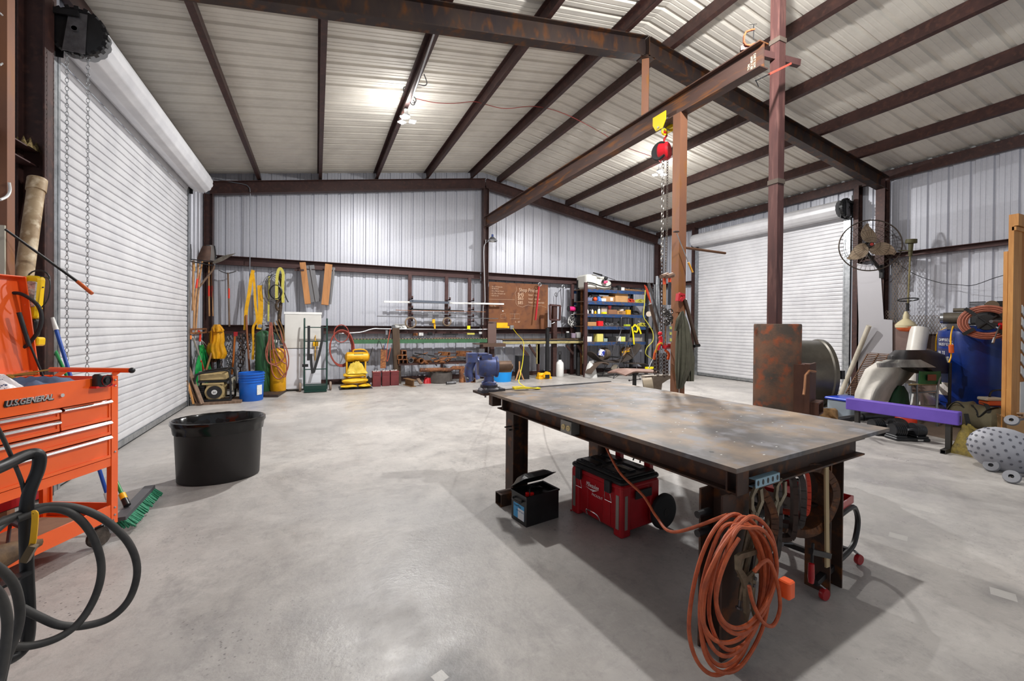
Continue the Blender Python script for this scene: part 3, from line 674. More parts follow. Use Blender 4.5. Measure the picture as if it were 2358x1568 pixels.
def lockpl(x, z0, ln, tilt, lb, y=0.03, m=None):
    root = thing('locking_pliers', lb, 'pliers', T(x, y, z0), ta, 'clamps hanging on the welding table frame'); m = m or niq
    M = TM @ Matrix.Translation((x, y, z0)) @ Matrix.Rotation(-tilt, 4, 'Y') @ Matrix.Rotation(radians(90), 4, 'X')
    obj('jaw', MB().prism([(-0.03, 0.0), (-0.05, -0.05), (-0.035, -0.1), (0.0, -0.13), (0.015, -0.12), (-0.02, -0.08), (-0.028, -0.04), (0.0, 0.0)], M, 0.012).prism([(0.03, 0.0), (0.06, -0.06), (0.03, -0.13), (0.01, -0.12), (0.035, -0.06), (0.01, -0.01)], M, 0.012), m, root)
    obj('handle', MB().tube([M @ V(0.01, -0.11, 0), M @ V(0.02, -0.2, 0), M @ V(0.0, -ln + 0.04, 0), M @ V(0.0, -ln, 0)], [0.012, 0.014, 0.012, 0.009], 8), m, root)
    obj('handle', MB().tube([M @ V(-0.01, -0.11, 0), M @ V(-0.015, -0.18, 0), M @ V(-0.045, -ln * 0.8, 0)], [0.01, 0.012, 0.008], 8), m, root)
    obj('adjusting_screw', MB().cyl(M @ V(0, -ln, 0), M @ V(0, -ln - 0.03, 0), 0.006).cyl(M @ V(0, -ln - 0.03, 0), M @ V(0, -ln - 0.038, 0), 0.014, n=12), steelg, root)
lockpl(0.16, 0.76, 0.5, -0.26, 'long pale locking pliers hanging slanted next to the cord coil', -0.005)
lockpl(0.24, 0.7, 0.52, -0.1, 'long darker locking pliers reaching lowest under the table', 0.05, clampm[1])
lockpl(0.42, 0.745, 0.4, -0.45, 'locking pliers with kinked jaw hanging by the small tommy bar', 0.02)
lockpl(0.13, 0.6, 0.3, -0.2, 'short locking pliers tucked behind the orange cord coil', 0.1, clampm[3])
# bar clamp with red handle on a pale bar
bc = thing('bar_clamp', 'pale wooden-coloured bar clamp with red handle by the far leg', 'clamp', T(0.83, 0.02, 0.3), ta)
obj('bar', MB().bar(T(0.845, 0.015, 0.74), T(0.835, 0.0, 0.2), 0.03, 0.01), mat('clamp_bar', '#b09a74', 0.5, 0.2), bc)
obj('arm', MB().bar(T(0.86, 0.0, 0.255), T(0.66, 0.0, 0.33), 0.02, 0.028).cyl(T(0.68, 0, 0.37), T(0.67, 0, 0.27), 0.007), blackm, bc)
obj('handle', MB().lathe([(0, 0), (0.013, 0.0), (0.016, 0.03), (0.014, 0.1), (0, 0.105)], T(0.665, 0.0, 0.165), 12), redp, bc, label='red plastic handle')

# rolling tool chest with black lid
pk = thing('rolling_toolbox', 'red and black rolling toolbox with white lettering under the welding table', 'toolbox', (2.1, 2.65, 0), radians(-83))
PA, PB = V(1.885, 2.935, 0), V(1.955, 2.385, 0); pu = (PB - PA).normalized(); pd = V(-pu.y, pu.x, 0)
PM = Matrix(((pu.x, pd.x, 0, PA.x), (pu.y, pd.y, 0, PA.y), (0, 0, 1, 0), (0, 0, 0, 1)))   # x along the front, y into the depth
LN = (PB - PA).length
redt = mat('toolbox_red', '#b5121f', 0.4, 0, col2='#9e0f1a', scale=5)
mb = MB().rbox((0.012, 0.012, 0.03), (LN - 0.012, 0.38, 0.36), 0.03, PM); body = obj('body', mb, redt, pk)
mb = MB()
for x0, x1 in ((0, 0.09), (LN - 0.09, LN)):
    mb.rbox((x0, 0, 0.0), (x1, 0.1, 0.36), 0.022, PM).rbox((x0, 0.3, 0.06), (x1, 0.4, 0.36), 0.02, PM)
mb.rbox((0.12, 0.004, 0.05), (0.2, 0.05, 0.25), 0.008, PM).rbox((LN - 0.2, 0.004, 0.05), (LN - 0.12, 0.05, 0.25), 0.008, PM).rbox((0.0, 0.0, 0.335), (LN, 0.4, 0.37), 0.03, PM)
obj('body_ribs', mb, redt, pk)
mb = MB()
for x in (0.03, LN - 0.055): mb.box((x, -0.004, 0.06), (x + 0.028, 0.0, 0.3), PM)
mb.box((LN, 0.03, 0.06), (LN + 0.004, 0.055, 0.3), PM)
objs('corner_guard', mb, mat('guard_alu', '#a9a59c', 0.35, 0.6), pk)
mb = MB().rbox((0.0, -0.004, 0.37), (LN, 0.405, 0.405), 0.03, PM).rbox((0.02, 0.02, 0.4), (LN - 0.02, 0.385, 0.425), 0.03, PM); lid = obj('lid', mb, blackp, pk)
mb = MB()
for k in range(2):
    for j in range(3): mb.rbox((0.05 + 0.24 * k, 0.05 + 0.11 * j, 0.42), (0.24 + 0.24 * k, 0.12 + 0.11 * j, 0.436), 0.012, PM)
obj('lid_cleats', mb, mat('lid_gloss', '#1c1c1f', 0.22), lid)
mb = MB().box((0.1, 0.17, 0.4265), (0.22, 0.205, 0.4285), PM); obj('lid_label', mb, mat('lid_badge', '#8a8578', 0.4, 0.3), lid)
mb = MB().box((0.33, 0.17, 0.4365), (0.45, 0.205, 0.438), PM); obj('lid_label', mb, mat('lid_badge', '#8a8578'), lid)
for x in (0.11, 0.43):
    l_ = obj('latch', MB().rbox((x - 0.028, -0.028, 0.3), (x + 0.028, 0.0, 0.385), 0.006, PM), mat('latch_grey', '#24282c', 0.4), pk)
    obj('latch_wire', MB().tube([PM @ V(*p) for p in ((x - 0.028, -0.02, 0.3), (x - 0.034, -0.01, 0.235), (x + 0.034, -0.01, 0.235), (x + 0.028, -0.02, 0.3))], 0.003, 6), chrome, l_)
obj('pull_handle', MB().tube(spline([PM @ V(*p) for p in ((0.21, -0.006, 0.05), (0.22, -0.03, 0.1), (0.28, -0.045, 0.115), (0.34, -0.03, 0.1), (0.35, -0.006, 0.05))], 5), 0.0055, 8), chrome, pk)
wh = PM @ V(LN + 0.0, 0.43, 0.125)
for e in (0.03, -0.0 - LN + 0.0):
    c0 = PM @ V(LN + (0.035 if e > 0 else -LN - 0.035), 0.4, 0.13)
    w_ = obj('wheel', MB().lathe([(0.03, -0.028), (0.095, -0.028), (0.118, -0.022), (0.13, -0.01), (0.13, 0.01), (0.118, 0.022), (0.095, 0.028), (0.03, 0.028)], c0, 32, pu), rubber, pk)
    sp = MB()
    for k in range(6): sp.bar(c0 + pu * 0.0 + V(0, 0, 0), c0 + (pd * cos(k * pi / 3) + V(0, 0, 1) * sin(k * pi / 3)) * 0.1, 0.02, 0.05, up=pu)
    sp.lathe([(0, -0.03), (0.03, -0.03), (0.03, 0.03), (0, 0.03)], c0, 14, pu); obj('hub', sp, blackp, w_)
for x in (0.13, LN - 0.12):
    sc_ = obj('handle_socket', MB().rbox((x - 0.028, 0.39, 0.36), (x + 0.028, 0.44, 0.48), 0.008, PM), redt, pk)
    obj('telescopic_tube', MB().rbox((x - 0.02, 0.4, 0.48), (x + 0.02, 0.43, 0.72), 0.006, PM), blackp, sc_)
obj('grab_handle', MB().tube(spline([PM @ V(*p) for p in ((0.3, 0.39, 0.43), (0.31, 0.4, 0.46), (0.36, 0.4, 0.46), (0.37, 0.39, 0.43))], 4), 0.006, 8), blackp, pk)
obj('side_handle', MB().rbox((LN, 0.13, 0.26), (LN + 0.012, 0.3, 0.32), 0.004, PM), blackp, pk)
tm_ = frame(PM @ V(0.185, -0.004, 0.27), pu, (0, 0, 1)); wh_ = mat('white_print', '#e9e6e4', 0.5)
text('lettering', 'Milwaukee', wh_, body, tm_, 0.052, 0.0006, shear=0.35, xs=0.62)
mb = MB().prism([(-0.0, -0.008), (0.06, -0.024), (0.055, -0.012), (0.13, -0.004), (0.07, -0.03), (0.075, -0.018), (0.0, -0.008)], tm_, 0.001)
obj('bolt_emblem', mb, wh_, body)
text('lettering', 'PACKOUT', wh_, body, frame(PM @ V(0.25, -0.004, 0.215), pu, (0, 0, 1)), 0.026, 0.0006, xs=0.95, shear=0.2)
obj('brass_peg', MB().box((-0.005, 0, 0), (0.005, 0.01, 0.01), PM), redt, body)

# battery box
bb = thing('battery_box', 'black battery box with its lid propped open by the table leg', 'battery', (1.56, 2.9, 0), 0)
b0, b1, b2 = V(1.4, 3.02, 0), V(1.425, 2.82, 0), V(1.735, 2.87, 0)
bu = (b2 - b1).normalized(); bv = V(-bu.y, bu.x, 0); BM = Matrix(((bu.x, bv.x, 0, b1.x), (bu.y, bv.y, 0, b1.y), (0, 0, 1, 0), (0, 0, 0, 1)))
h = 0.225; mb = MB()
mb.box((0, 0, 0), (0.31, 0.008, h), BM).box((0, 0.192, 0), (0.31, 0.2, h), BM).box((0, 0.008, 0), (0.008, 0.192, h), BM).box((0.302, 0.008, 0), (0.31, 0.192, h), BM).box((0.008, 0.008, 0), (0.302, 0.192, 0.02), BM)
mb.box((-0.006, -0.006, h - 0.01), (0.316, 0.0, h + 0.002), BM).box((-0.006, 0.2, h - 0.01), (0.316, 0.206, h + 0.002), BM).box((-0.006, 0, h - 0.01), (0, 0.2, h + 0.002), BM).box((0.31, 0, h - 0.01), (0.316, 0.2, h + 0.002), BM)
obj('box_shell', mb, blackp, bb)
obj('battery', MB().rbox((0.02, 0.02, 0.02), (0.29, 0.18, 0.195), 0.008, BM), mat('battery_grey', '#1f1e20', 0.5), bb)
mb = MB()
for x, y in ((0.05, 0.06), (0.08, 0.04)): mb.rbox((x - 0.012, y - 0.012, 0.195), (x + 0.012, y + 0.012, 0.232), 0.005, BM)
obj('terminal_cap', mb, mat('cap_red', '#d81c18', 0.4), bb, label='bright red terminal cap')
mb = MB(); random.seed(5)
for k in range(5):
    mb.tube(spline([BM @ V(0.06 + random.uniform(-0.02, 0.04), 0.06, 0.2), BM @ V(0.1 + random.uniform(0, 0.05), 0.1 + random.uniform(-0.03, 0.05), 0.245), BM @ V(0.18, 0.07 + random.uniform(0, 0.08), 0.24), BM @ V(0.25, 0.12 + random.uniform(-0.05, 0.05), 0.205)], 5), 0.004, 6)
obj('cable', mb, blackp, bb)
LMx = BM @ Matrix.Translation((0.0, 0.2, h + 0.005)) @ Matrix.Rotation(radians(38), 4, 'X') @ Matrix.Rotation(radians(-8), 4, 'Y')
LMx = BM @ Matrix.Translation((0.0, 0.206, h + 0.0)) @ Matrix.Rotation(radians(-32), 4, 'X')
LMx = LMx @ Matrix.Translation((0, -0.206, 0))
mb = MB().grid(lambda u, v: LMx @ V(0.316 * u - 0.003, 0.206 * v, 0.012 + 0.05 * min(1, 6 * min(u, 1 - u)) * min(1, 4 * min(v, 1 - v))), 14, 10, 0.004, False)
obj('box_lid', mb, blackp, bb)
lb_ = obj('label', MB().box((-0.0015, 0.03, 0.03), (0, 0.17, 0.14), BM), mat('label_blue', '#3fa0d8', 0.4), bb, label='blue and white printed label')
obj('label_white', MB().box((-0.0022, 0.03, 0.03), (-0.0015, 0.11, 0.11), BM), mat('label_white', '#dfe6ea', 0.4), lb_)
text('label_text', 'EverMax', mat('ink_navy', '#12233f', 0.5), lb_, frame(BM @ V(-0.0022, 0.16, 0.115), -bv, (0, 0, 1)), 0.026, 0.0003)
text('label_text', 'BATTERY BOX', mat('ink_mid', '#3668a0', 0.5), lb_, frame(BM @ V(-0.0026, 0.13, 0.085), -bv, (0, 0, 1)), 0.015, 0.0003)
obj('side_handle', MB().tube(spline([BM @ V(*p) for p in ((0, 0.05, 0.18), (-0.025, 0.05, 0.175), (-0.03, 0.1, 0.17), (-0.025, 0.15, 0.175), (0, 0.15, 0.18))], 4), 0.008, 8), blackp, bb)

# rolling mechanic seat behind the near right leg
sw = thing('mechanic_stool', 'low rolling mechanic seat with red tray behind the table leg', 'stool', (2.95, 1.9, 0), radians(8))
SM = Matrix.Translation((2.98, 1.8, 0)) @ Matrix.Rotation(radians(12), 4, 'Z')
mb = MB()
for y in (-0.27, 0.27):
    loop = spline([SM @ V(x, y, z) for x, z in ((-0.2, 0.1), (0.02, 0.1), (0.13, 0.13), (0.19, 0.24), (0.13, 0.34), (0.02, 0.37), (-0.2, 0.37))], 5)
    mb.tube(loop, 0.016, 8)
mb.bar(SM @ V(0.02, -0.27, 0.1), SM @ V(0.02, 0.27, 0.1), 0.03, 0.03).bar(SM @ V(-0.2, -0.27, 0.1), SM @ V(-0.2, 0.27, 0.1), 0.03, 0.03).bar(SM @ V(-0.55, -0.27, 0.1), SM @ V(-0.2, -0.27, 0.1), 0.03, 0.03)
obj('seat_frame', mb, blackm, sw)
mb = MB().box((-0.2, -0.27, 0.385), (0.1, 0.27, 0.392), SM).box((-0.2, -0.27, 0.39), (0.1, -0.262, 0.43), SM).box((-0.2, 0.262, 0.39), (0.1, 0.27, 0.43), SM).box((0.092, -0.27, 0.39), (0.1, 0.27, 0.43), SM).box((-0.2, -0.27, 0.39), (-0.192, 0.27, 0.43), SM)
obj('tray', mb, redp, sw)
obj('seat', MB().rbox((-0.52, -0.2, 0.35), (-0.22, 0.2, 0.42), 0.06, SM), blackp, sw)
for x, y in ((0.1, -0.3), (0.1, 0.3), (-0.5, -0.3), (-0.5, 0.3)):
    c_ = obj('caster', MB().lathe([(0, -0.012), (0.03, -0.012), (0.034, 0), (0.03, 0.012), (0, 0.012)], SM @ V(x, y, 0.034), 16, SM.to_3x3() @ V(0.3, 1, 0)), redp, sw)
    obj('caster_fork', MB().bar(SM @ V(x - 0.03, y * 0.92, 0.095), SM @ V(x + 0.03, y, 0.045), 0.035, 0.006), zinc, c_)
# yellow reel beyond the leg
tp = thing('tape_reel', 'black reel of yellow tape hanging off the table frame behind the leg', 'reel', T(1.3, 0.35, 0.6), ta)
rc = T(1.17, 0.3, 0.68); ax = TM.to_3x3() @ V(0.55, 1, 0)
obj('reel_side', MB().lathe([(0, -0.02), (0.1, -0.02), (0.1, -0.014), (0, -0.014)], rc, 28, ax).lathe([(0, 0.014), (0.1, 0.014), (0.1, 0.02), (0, 0.02)], rc, 28, ax), blackp, tp)
obj('tape_roll', MB().lathe([(0.03, -0.013), (0.08, -0.013), (0.08, 0.013), (0.03, 0.013)], rc, 24, ax), yellow, tp)
obj('reel_face', MB().lathe([(0.03, -0.0235), (0.085, -0.0235), (0.085, -0.021), (0.03, -0.021)], rc, 24, ax), mat('reel_print', '#8f8420', 0.5, col2='#3a3718', scale=40), tp)
# ================================================================== LEFT SIDE: TOOL CART, CYLINDER CART, BROOM, BIN
tc_d = V(0.435, 0.90, 0).normalized(); tc_n = V(-tc_d.y, tc_d.x, 0)
CM = Matrix(((tc_d.x, tc_n.x, 0, -1.24), (tc_d.y, tc_n.y, 0, 3.78), (0, 0, 1, 0), (0, 0, 0, 1)))
cart = thing('tool_cart', 'bright orange rolling tool cart with open lid and chrome drawer pulls', 'tool cart', CM @ V(-0.45, 0.25, 0), atan2(tc_d.y, tc_d.x))
W, D = 0.98, 0.5
mb = MB()
mb.box((-0.045, -0.004, 0.13), (0, 0.03, 1.137), CM).box((-W, -0.004, 0.13), (-W + 0.045, 0.03, 1.137), CM).box((-0.045, D - 0.03, 0.13), (0, D, 1.137), CM).box((-W, D - 0.03, 0.13), (-W + 0.045, D, 1.137), CM)
mb.box((-0.006, 0, 0.13), (0, 0.045, 1.137), CM).box((-0.006, D - 0.045, 0.13), (0, D, 1.137), CM)
obj('corner_post', mb, orange, cart)
mb = MB().box((-W + 0.045, 0.0, 0.985), (-0.045, 0.012, 1.137), CM).box((-W + 0.045, 0.01, 0.56), (-0.045, D, 0.575), CM).box((-W + 0.045, D - 0.01, 0.56), (-0.045, D, 1.137), CM)
mb.box((-0.05, 0.03, 0.56), (-0.045, D - 0.03, 1.137), CM).box((-W + 0.04, 0.03, 0.56), (-W + 0.045, D - 0.03, 1.137), CM).box((-W + 0.045, 0.0, 0.53), (-0.045, 0.012, 0.585), CM)
mb.box((-W + 0.045, 0.012, 1.09), (-0.045, D - 0.01, 1.095), CM)
obj('cabinet', mb, orange, cart)
mb = MB().box((-W + 0.02, 0.0, 0.165), (-0.02, 0.01, 0.265), CM).box((-W + 0.02, D - 0.01, 0.165), (-0.02, D, 0.265), CM).box((-0.012, 0.01, 0.165), (-0.004, D, 0.265), CM).box((-W + 0.02, 0.01, 0.165), (-0.02, D - 0.01, 0.172), CM)
obj('lower_shelf', mb, orange, cart)
for x0, x1, z0, z1 in ((-0.36, -0.05, 0.845, 0.98), (-0.93, -0.37, 0.918, 0.98), (-0.93, -0.37, 0.845, 0.912), (-0.93, -0.05, 0.745, 0.838), (-0.93, -0.05, 0.59, 0.738)):
    mb = MB().box((x0, 0.004, z0), (x1, 0.02, z1 - 0.025), CM).box((x0, -0.004, z0), (x1, 0.004, z0 + 0.018), CM).box((x0, 0.0, z1 - 0.03), (x1, 0.02, z1 - 0.02), CM)
    mb.box((x0, -0.002, z0), (x0 + 0.012, 0.006, z1 - 0.02), CM).box((x1 - 0.012, -0.002, z0), (x1, 0.006, z1 - 0.02), CM)
    dr = obj('drawer', mb, orange, cart)
    mb = MB().grid(lambda u, v: CM @ V(x0 + 0.004 + (x1 - x0 - 0.008) * u, -0.004 - 0.016 * sin(pi * v), z1 - 0.024 + 0.022 * v), 1, 8, 0.003)
    obj('drawer_pull', mb, chrome, dr)
obj('keyhole', MB().cyl(CM @ V(-0.36, 0.0, 1.06), CM @ V(-0.36, -0.012, 1.06), 0.011), chrome, cart)
nameM = frame(CM @ V(-0.642, -0.004, 1.045), tc_d, (0, 0, 1))
text('lettering', 'U.S.GENERAL', blackp, cart, frame(CM @ V(-0.648, -0.003, 1.041), tc_d, (0, 0, 1)), 0.046, 0.002, xs=0.9, shear=0.25, bold=0.05)
text('lettering', 'U.S.GENERAL', chrome, cart, nameM, 0.044, 0.004, xs=0.9, shear=0.25, bold=0.03)
mb = MB().cyl(CM @ V(0.07, -0.03, 1.165), CM @ V(0.07, D + 0.05, 1.165), 0.017)
hd = obj('push_handle', mb, orange, cart)
obj('end_cap', MB().ball(CM @ V(0.07, -0.035, 1.165), 0.02), blackp, hd)
obj('handle_bracket', MB().bar(CM @ V(0, 0.06, 1.12), CM @ V(0.07, 0.06, 1.16), 0.05, 0.005).bar(CM @ V(0, D - 0.06, 1.12), CM @ V(0.07, D - 0.06, 1.16), 0.05, 0.005), orange, hd)
mb = MB()
for z in (1.11, 1.07, 0.62, 0.24, 0.19): mb.ball(CM @ V(-0.022, -0.005, z), 0.007, 8)
obj('bolt_heads', mb, zinc, cart)['kind'] = 'stuff'
lidM = CM @ Matrix.Translation((-0.1, D - 0.02, 1.14)) @ Matrix.Rotation(radians(-8), 4, 'X')
mb = MB().box((-W + 0.2, 0, 0), (0.0, 0.012, 0.66), lidM).box((-0.006, -0.05, 0.0), (0.0, 0.012, 0.66), lidM).box((-W + 0.2, -0.05, 0.654), (0.0, 0.012, 0.66), lidM).box((-W + 0.2, -0.02, 0.0), (0.02, 0.012, 0.04), lidM)
ld_ = obj('lid', mb, orange, cart)
mb = MB()
for z in (0.1, 0.2, 0.28): mb.bar(lidM @ V(-0.25, -0.003, z), lidM @ V(-0.2, -0.003, z), 0.003, 0.006)
obj('lid_slots', mb, blackp, ld_)['kind'] = 'stuff'
tw = frame(lidM @ V(-0.27, -0.004, 0.49), tc_d, (0, 0, 1)); text('lettering', 'DA', wh_, ld_, frame(lidM @ V(-0.315, -0.004, 0.46), tc_d, (0, 0, 1)), 0.075, 0.0006)
text('lettering', 'AL', blackp, ld_, frame(lidM @ V(-0.325, -0.004, 0.31), tc_d, (0, 0, 1)), 0.075, 0.002, shear=0.3)
obj('swoosh_emblem', MB().prism([(0, 0), (0.05, 0.012), (0.08, 0.045), (0.055, 0.035), (0.03, 0.045), (0.0, 0.03)], frame(lidM @ V(-0.25, -0.004, 0.57), tc_d, (0, 0, 1)), 0.001), wh_, ld_)
obj('gas_strut', MB().cyl(CM @ V(-0.12, D - 0.12, 1.13), CM @ V(-0.16, D - 0.07, 1.36), 0.006).cyl(CM @ V(-0.16, D - 0.07, 1.34), CM @ V(-0.185, D - 0.03, 1.56), 0.012), blackm, ld_)
for x, y in ((-0.06, 0.05), (-W + 0.06, 0.05), (-0.06, D - 0.05), (-W + 0.06, D - 0.05)):
    c_ = obj('caster', MB().lathe([(0, -0.025), (0.05, -0.025), (0.064, -0.012), (0.064, 0.012), (0.05, 0.025), (0, 0.025)], CM @ V(x - 0.02, y, 0.064), 22, tc_n + tc_d * 0.3), mat('caster_worn', '#5a5048', 0.8, 0, col2='#38322e', scale=25), cart)
    obj('caster_fork', MB().bar(CM @ V(x + 0.02, y - 0.035, 0.07), CM @ V(x + 0.02, y - 0.035, 0.165), 0.05, 0.004).bar(CM @ V(x + 0.02, y + 0.035, 0.07), CM @ V(x + 0.02, y + 0.035, 0.165), 0.05, 0.004).box((x - 0.04, y - 0.04, 0.15), (x + 0.05, y + 0.04, 0.165), CM), zinc, c_)
# things on and in the cart
tm2 = thing('tape_measure', 'red and black tape measure clipped on the cart rim', 'tape measure', CM @ V(-0.13, -0.02, 1.14), atan2(tc_d.y, tc_d.x))
obj('case', MB().rbox((-0.18, -0.05, 1.075), (-0.075, 0.005, 1.165), 0.02, CM), blackp, tm2)
obj('side_plate', MB().lathe([(0, -0.004), (0.034, -0.004), (0.038, 0.0), (0.038, 0.004)], CM @ V(-0.125, -0.052, 1.12), 8, -tc_n).box((-0.19, -0.045, 1.075), (-0.06, -0.003, 1.088), CM), mat('bright_red', '#d8201c', 0.4), tm2)
obj('dial', MB().lathe([(0, -0.001), (0.02, -0.001), (0.02, 0.003)], CM @ V(-0.125, -0.057, 1.12), 16, -tc_n), blackp, tm2)
def crumple(mb, c, sx, sy, h, seed, M=None, nu=16, nv=12, amp=0.02):
    rnd = random.Random(seed); ph = [(rnd.uniform(3, 9), rnd.uniform(3, 9), rnd.uniform(0, 6), rnd.uniform(0.3, 1)) for _ in range(7)]
    def f(u, v):
        e = min(1.0, 5 * min(u, 1 - u)) * min(1.0, 5 * min(v, 1 - v)); z = h * (e ** 0.6) + sum(a * amp * sin(p * u * 2 + q * v * 2 + r) for p, q, r, a in ph) * e
        p = V(c[0] + sx * (u - 0.5) + 0.03 * sx * sin(9 * v), c[1] + sy * (v - 0.5) + 0.03 * sy * sin(8 * u), c[2] + max(z, 0.0))
        return M @ p if M else p
    return mb.grid(f, nu, nv)
solo('plastic_bag', crumple(MB(), (-0.8, 0.25, 1.096), 0.34, 0.36, 0.07, 4, CM, amp=0.03), mat('bag_white', '#e9e7e6', 0.35), 'crumpled white plastic bag on top of the orange cart', 'bag')
solo('printed_bag', crumple(MB(), (-0.5, 0.28, 1.096), 0.22, 0.3, 0.045, 9, CM, amp=0.02), mat('bag_print', '#e6e2e4', 0.4, col2='#30406a', scale=30, lo=0.6, hi=0.62), 'white printed bag lying beside the blue rag on the cart', 'bag')
solo('denim_rag', crumple(MB(), (-0.27, 0.27, 1.096), 0.3, 0.36, 0.04, 2, CM, amp=0.012), mat('denim', '#5a6a88', 0.8, 0, col2='#4a5872', scale=20), 'folded blue grey rag lying in the top of the cart', 'rag')
solo('folding_rule', MB().bar(CM @ V(-0.35, 0.35, 1.17), CM @ V(-0.16, 0.3, 1.19), 0.03, 0.006).bar(CM @ V(-0.35, 0.35, 1.165), CM @ V(-0.17, 0.37, 1.165), 0.03, 0.006).bar(CM @ V(-0.35, 0.3, 1.15), CM @ V(-0.33, 0.36, 1.17), 0.02, 0.02), mat('rule_brown', '#8a6a24', 0.5), 'folded brown leather strap resting on the blue rag', 'strap')
wl = thing('work_light', 'yellow and black hand lamp with cord hung on the cart lid', 'work light', lidM @ V(-0.02, -0.05, 0.3))
wM = frame(aty(75, 700, 3.95), (0.93, -0.15, -0.05), (-0.1, 0.05, 1))
obj('lamp_body', MB().rbox((-0.045, -0.10, -0.03), (0.045, 0.19, 0.03), 0.025, wM), mat('lamp_yellow', '#f2c400', 0.35), wl)
obj('lens', MB().rbox((-0.018, -0.02, 0.028), (0.035, 0.15, 0.04), 0.01, wM), mat('lens_clear', '#d8d4c8', 0.1, 0.4, col2='#9a968c', scale=60), wl)
obj('grip', MB().rbox((-0.038, -0.22, -0.028), (0.045, -0.1, 0.028), 0.02, wM), blackp, wl)
obj('foot', MB().rbox((-0.05, -0.28, -0.035), (0.07, -0.22, 0.035), 0.015, wM), mat('lamp_yellow', '#f2c400'), wl)
obj('hook', MB().tube([wM @ p for p in arc((0.02, 0.17, 0), 0.06, 0, 300, 14, (1, 0, 0), (0, 1, 0))], 0.005, 7), blackp, wl)
obj('cord', MB().tube(spline([wM @ V(0.02, 0.19, 0), wM @ V(0.09, 0.17, 0.02), wM @ V(0.1, 0.05, 0.03), wM @ V(0.07, -0.02, 0.03)], 6), 0.004, 6), blackp, wl)
obj('clip_hose', MB().tube(spline([wM @ V(-0.12, 0.05, 0.06), wM @ V(-0.02, 0.06, 0.07), wM @ V(0.08, -0.02, 0.07), wM @ V(0.09, -0.15, 0.06), wM @ V(0.02, -0.28, 0.05), wM @ V(-0.05, -0.31, 0.05)], 6), 0.011, 8), rubber, wl)
# lower shelf content
solo('leather_boot', MB().tube([CM @ V(*p) for p in ((-0.83, 0.03, 0.23), (-0.7, 0.02, 0.24), (-0.56, 0.02, 0.235), (-0.46, 0.03, 0.225))], [0.05, 0.075, 0.05, 0.035], 12).tube([CM @ V(*p) for p in ((-0.78, 0.05, 0.24), (-0.78, 0.05, 0.36), (-0.76, 0.06, 0.42))], [0.065, 0.06, 0.05], 12), mat('leather', '#6a5238', 0.75, 0, col2='#4a3828', scale=12, bump=0.4, bscale=30), 'scuffed brown leather glove pair on the cart bottom shelf', 'gloves')
shb = MB().box((-0.7, 0.15, 0.175), (-0.1, 0.42, 0.2), CM); solo('cardboard_sheet', shb, mat('card_shelf', '#8d6a52', 0.8, 0, col2='#7a5a46', scale=4), 'worn cardboard sheet lining the cart bottom shelf', 'cardboard')
solo('socket_tube', MB().pipe(CM @ V(-0.5, 0.06, 0.33), CM @ V(-0.4, 0.3, 0.33), 0.016, 0.011).tube([CM @ V(-0.55, 0.1, 0.21), CM @ V(-0.45, 0.2, 0.33)], 0.008, 6), steelg, 'chrome ended tube lying on the cart bottom shelf', 'tube')
# red floor jack / creeper behind the cart
rj = thing('parts_tray_stand', 'red steel parts trolley standing behind the orange cart', 'trolley', CM @ V(-0.25, 0.85, 0))
JM = CM @ Matrix.Translation((0, 0.62, 0))
obj('side_rail', MB().bar(JM @ V(-0.9, 0.0, 0.32), JM @ V(0.05, 0.0, 0.32), 0.03, 0.12).bar(JM @ V(-0.9, 0.35, 0.32), JM @ V(0.05, 0.35, 0.32), 0.03, 0.12), redp, rj)
obj('post', MB().cyl(JM @ V(-0.38, 0.0, 0.0), JM @ V(-0.38, 0.0, 0.5), 0.035), redp, rj)
obj('deck', MB().box((-0.9, 0, 0.25), (0.05, 0.35, 0.27), JM), blackm, rj)
obj('base_rail', MB().bar(JM @ V(-0.9, 0.0, 0.06), JM @ V(0.05, 0.0, 0.06), 0.05, 0.06).bar(JM @ V(-0.9, 0.35, 0.06), JM @ V(0.05, 0.35, 0.06), 0.05, 0.06).bar(JM @ V(0.0, 0.02, 0.0), JM @ V(0.0, 0.02, 0.32), 0.03, 0.03).bar(JM @ V(-0.85, 0.33, 0.0), JM @ V(-0.85, 0.33, 0.32), 0.03, 0.03).bar(JM @ V(0.0, 0.33, 0.0), JM @ V(0.0, 0.33, 0.32), 0.03, 0.03), redp, rj)
solo('wood_block', MB().bar(JM @ V(-0.55, 0.2, 0.295), JM @ V(-0.05, 0.15, 0.295), 0.1, 0.045), woodm, 'pine offcut lying on the red parts trolley', 'timber')
solo('magazine_stack', MB().box((-0.8, 0.08, 0.272), (-0.6, 0.28, 0.36), JM), blackp, 'black plastic case lying on the red parts trolley', 'case')

# push broom with green bristles, second broom with blue handle
br = thing('push_broom', 'push broom with green bristles, green handle and yellow collar', 'broom', (-1.3, 4.2, 0))
a, b = atz(283, 1218, 0.05), atz(352, 1140, 0.05); bd = (b - a).normalized(); bn = V(-bd.y, bd.x, 0)
obj('broom_block', MB().bar(a + bn * 0.02 + V(0, 0, 0.07), b + bn * 0.02 + V(0, 0, 0.07), 0.07, 0.03), mat('broom_grey', '#4c4c50', 0.5), br)
rnd = random.Random(1); mb = MB()
for i in range(46):
    for j in range(4):
        t = (i + rnd.uniform(0, 1)) / 46; p = a + (b - a) * t + bn * (-0.005 + 0.016 * j) + V(0, 0, 0.06); q = p + V(rnd.uniform(-0.012, 0.012), rnd.uniform(-0.01, 0.01), -0.057) - bn * (0.055 - 0.012 * j)
        mb.bar(p, q, 0.012, 0.009)
o = obj('bristles', mb, mat('bristle_green', '#1f6a4c', 0.7, 0, col2='#2f8a68', scale=60), br); o['kind'] = 'stuff'
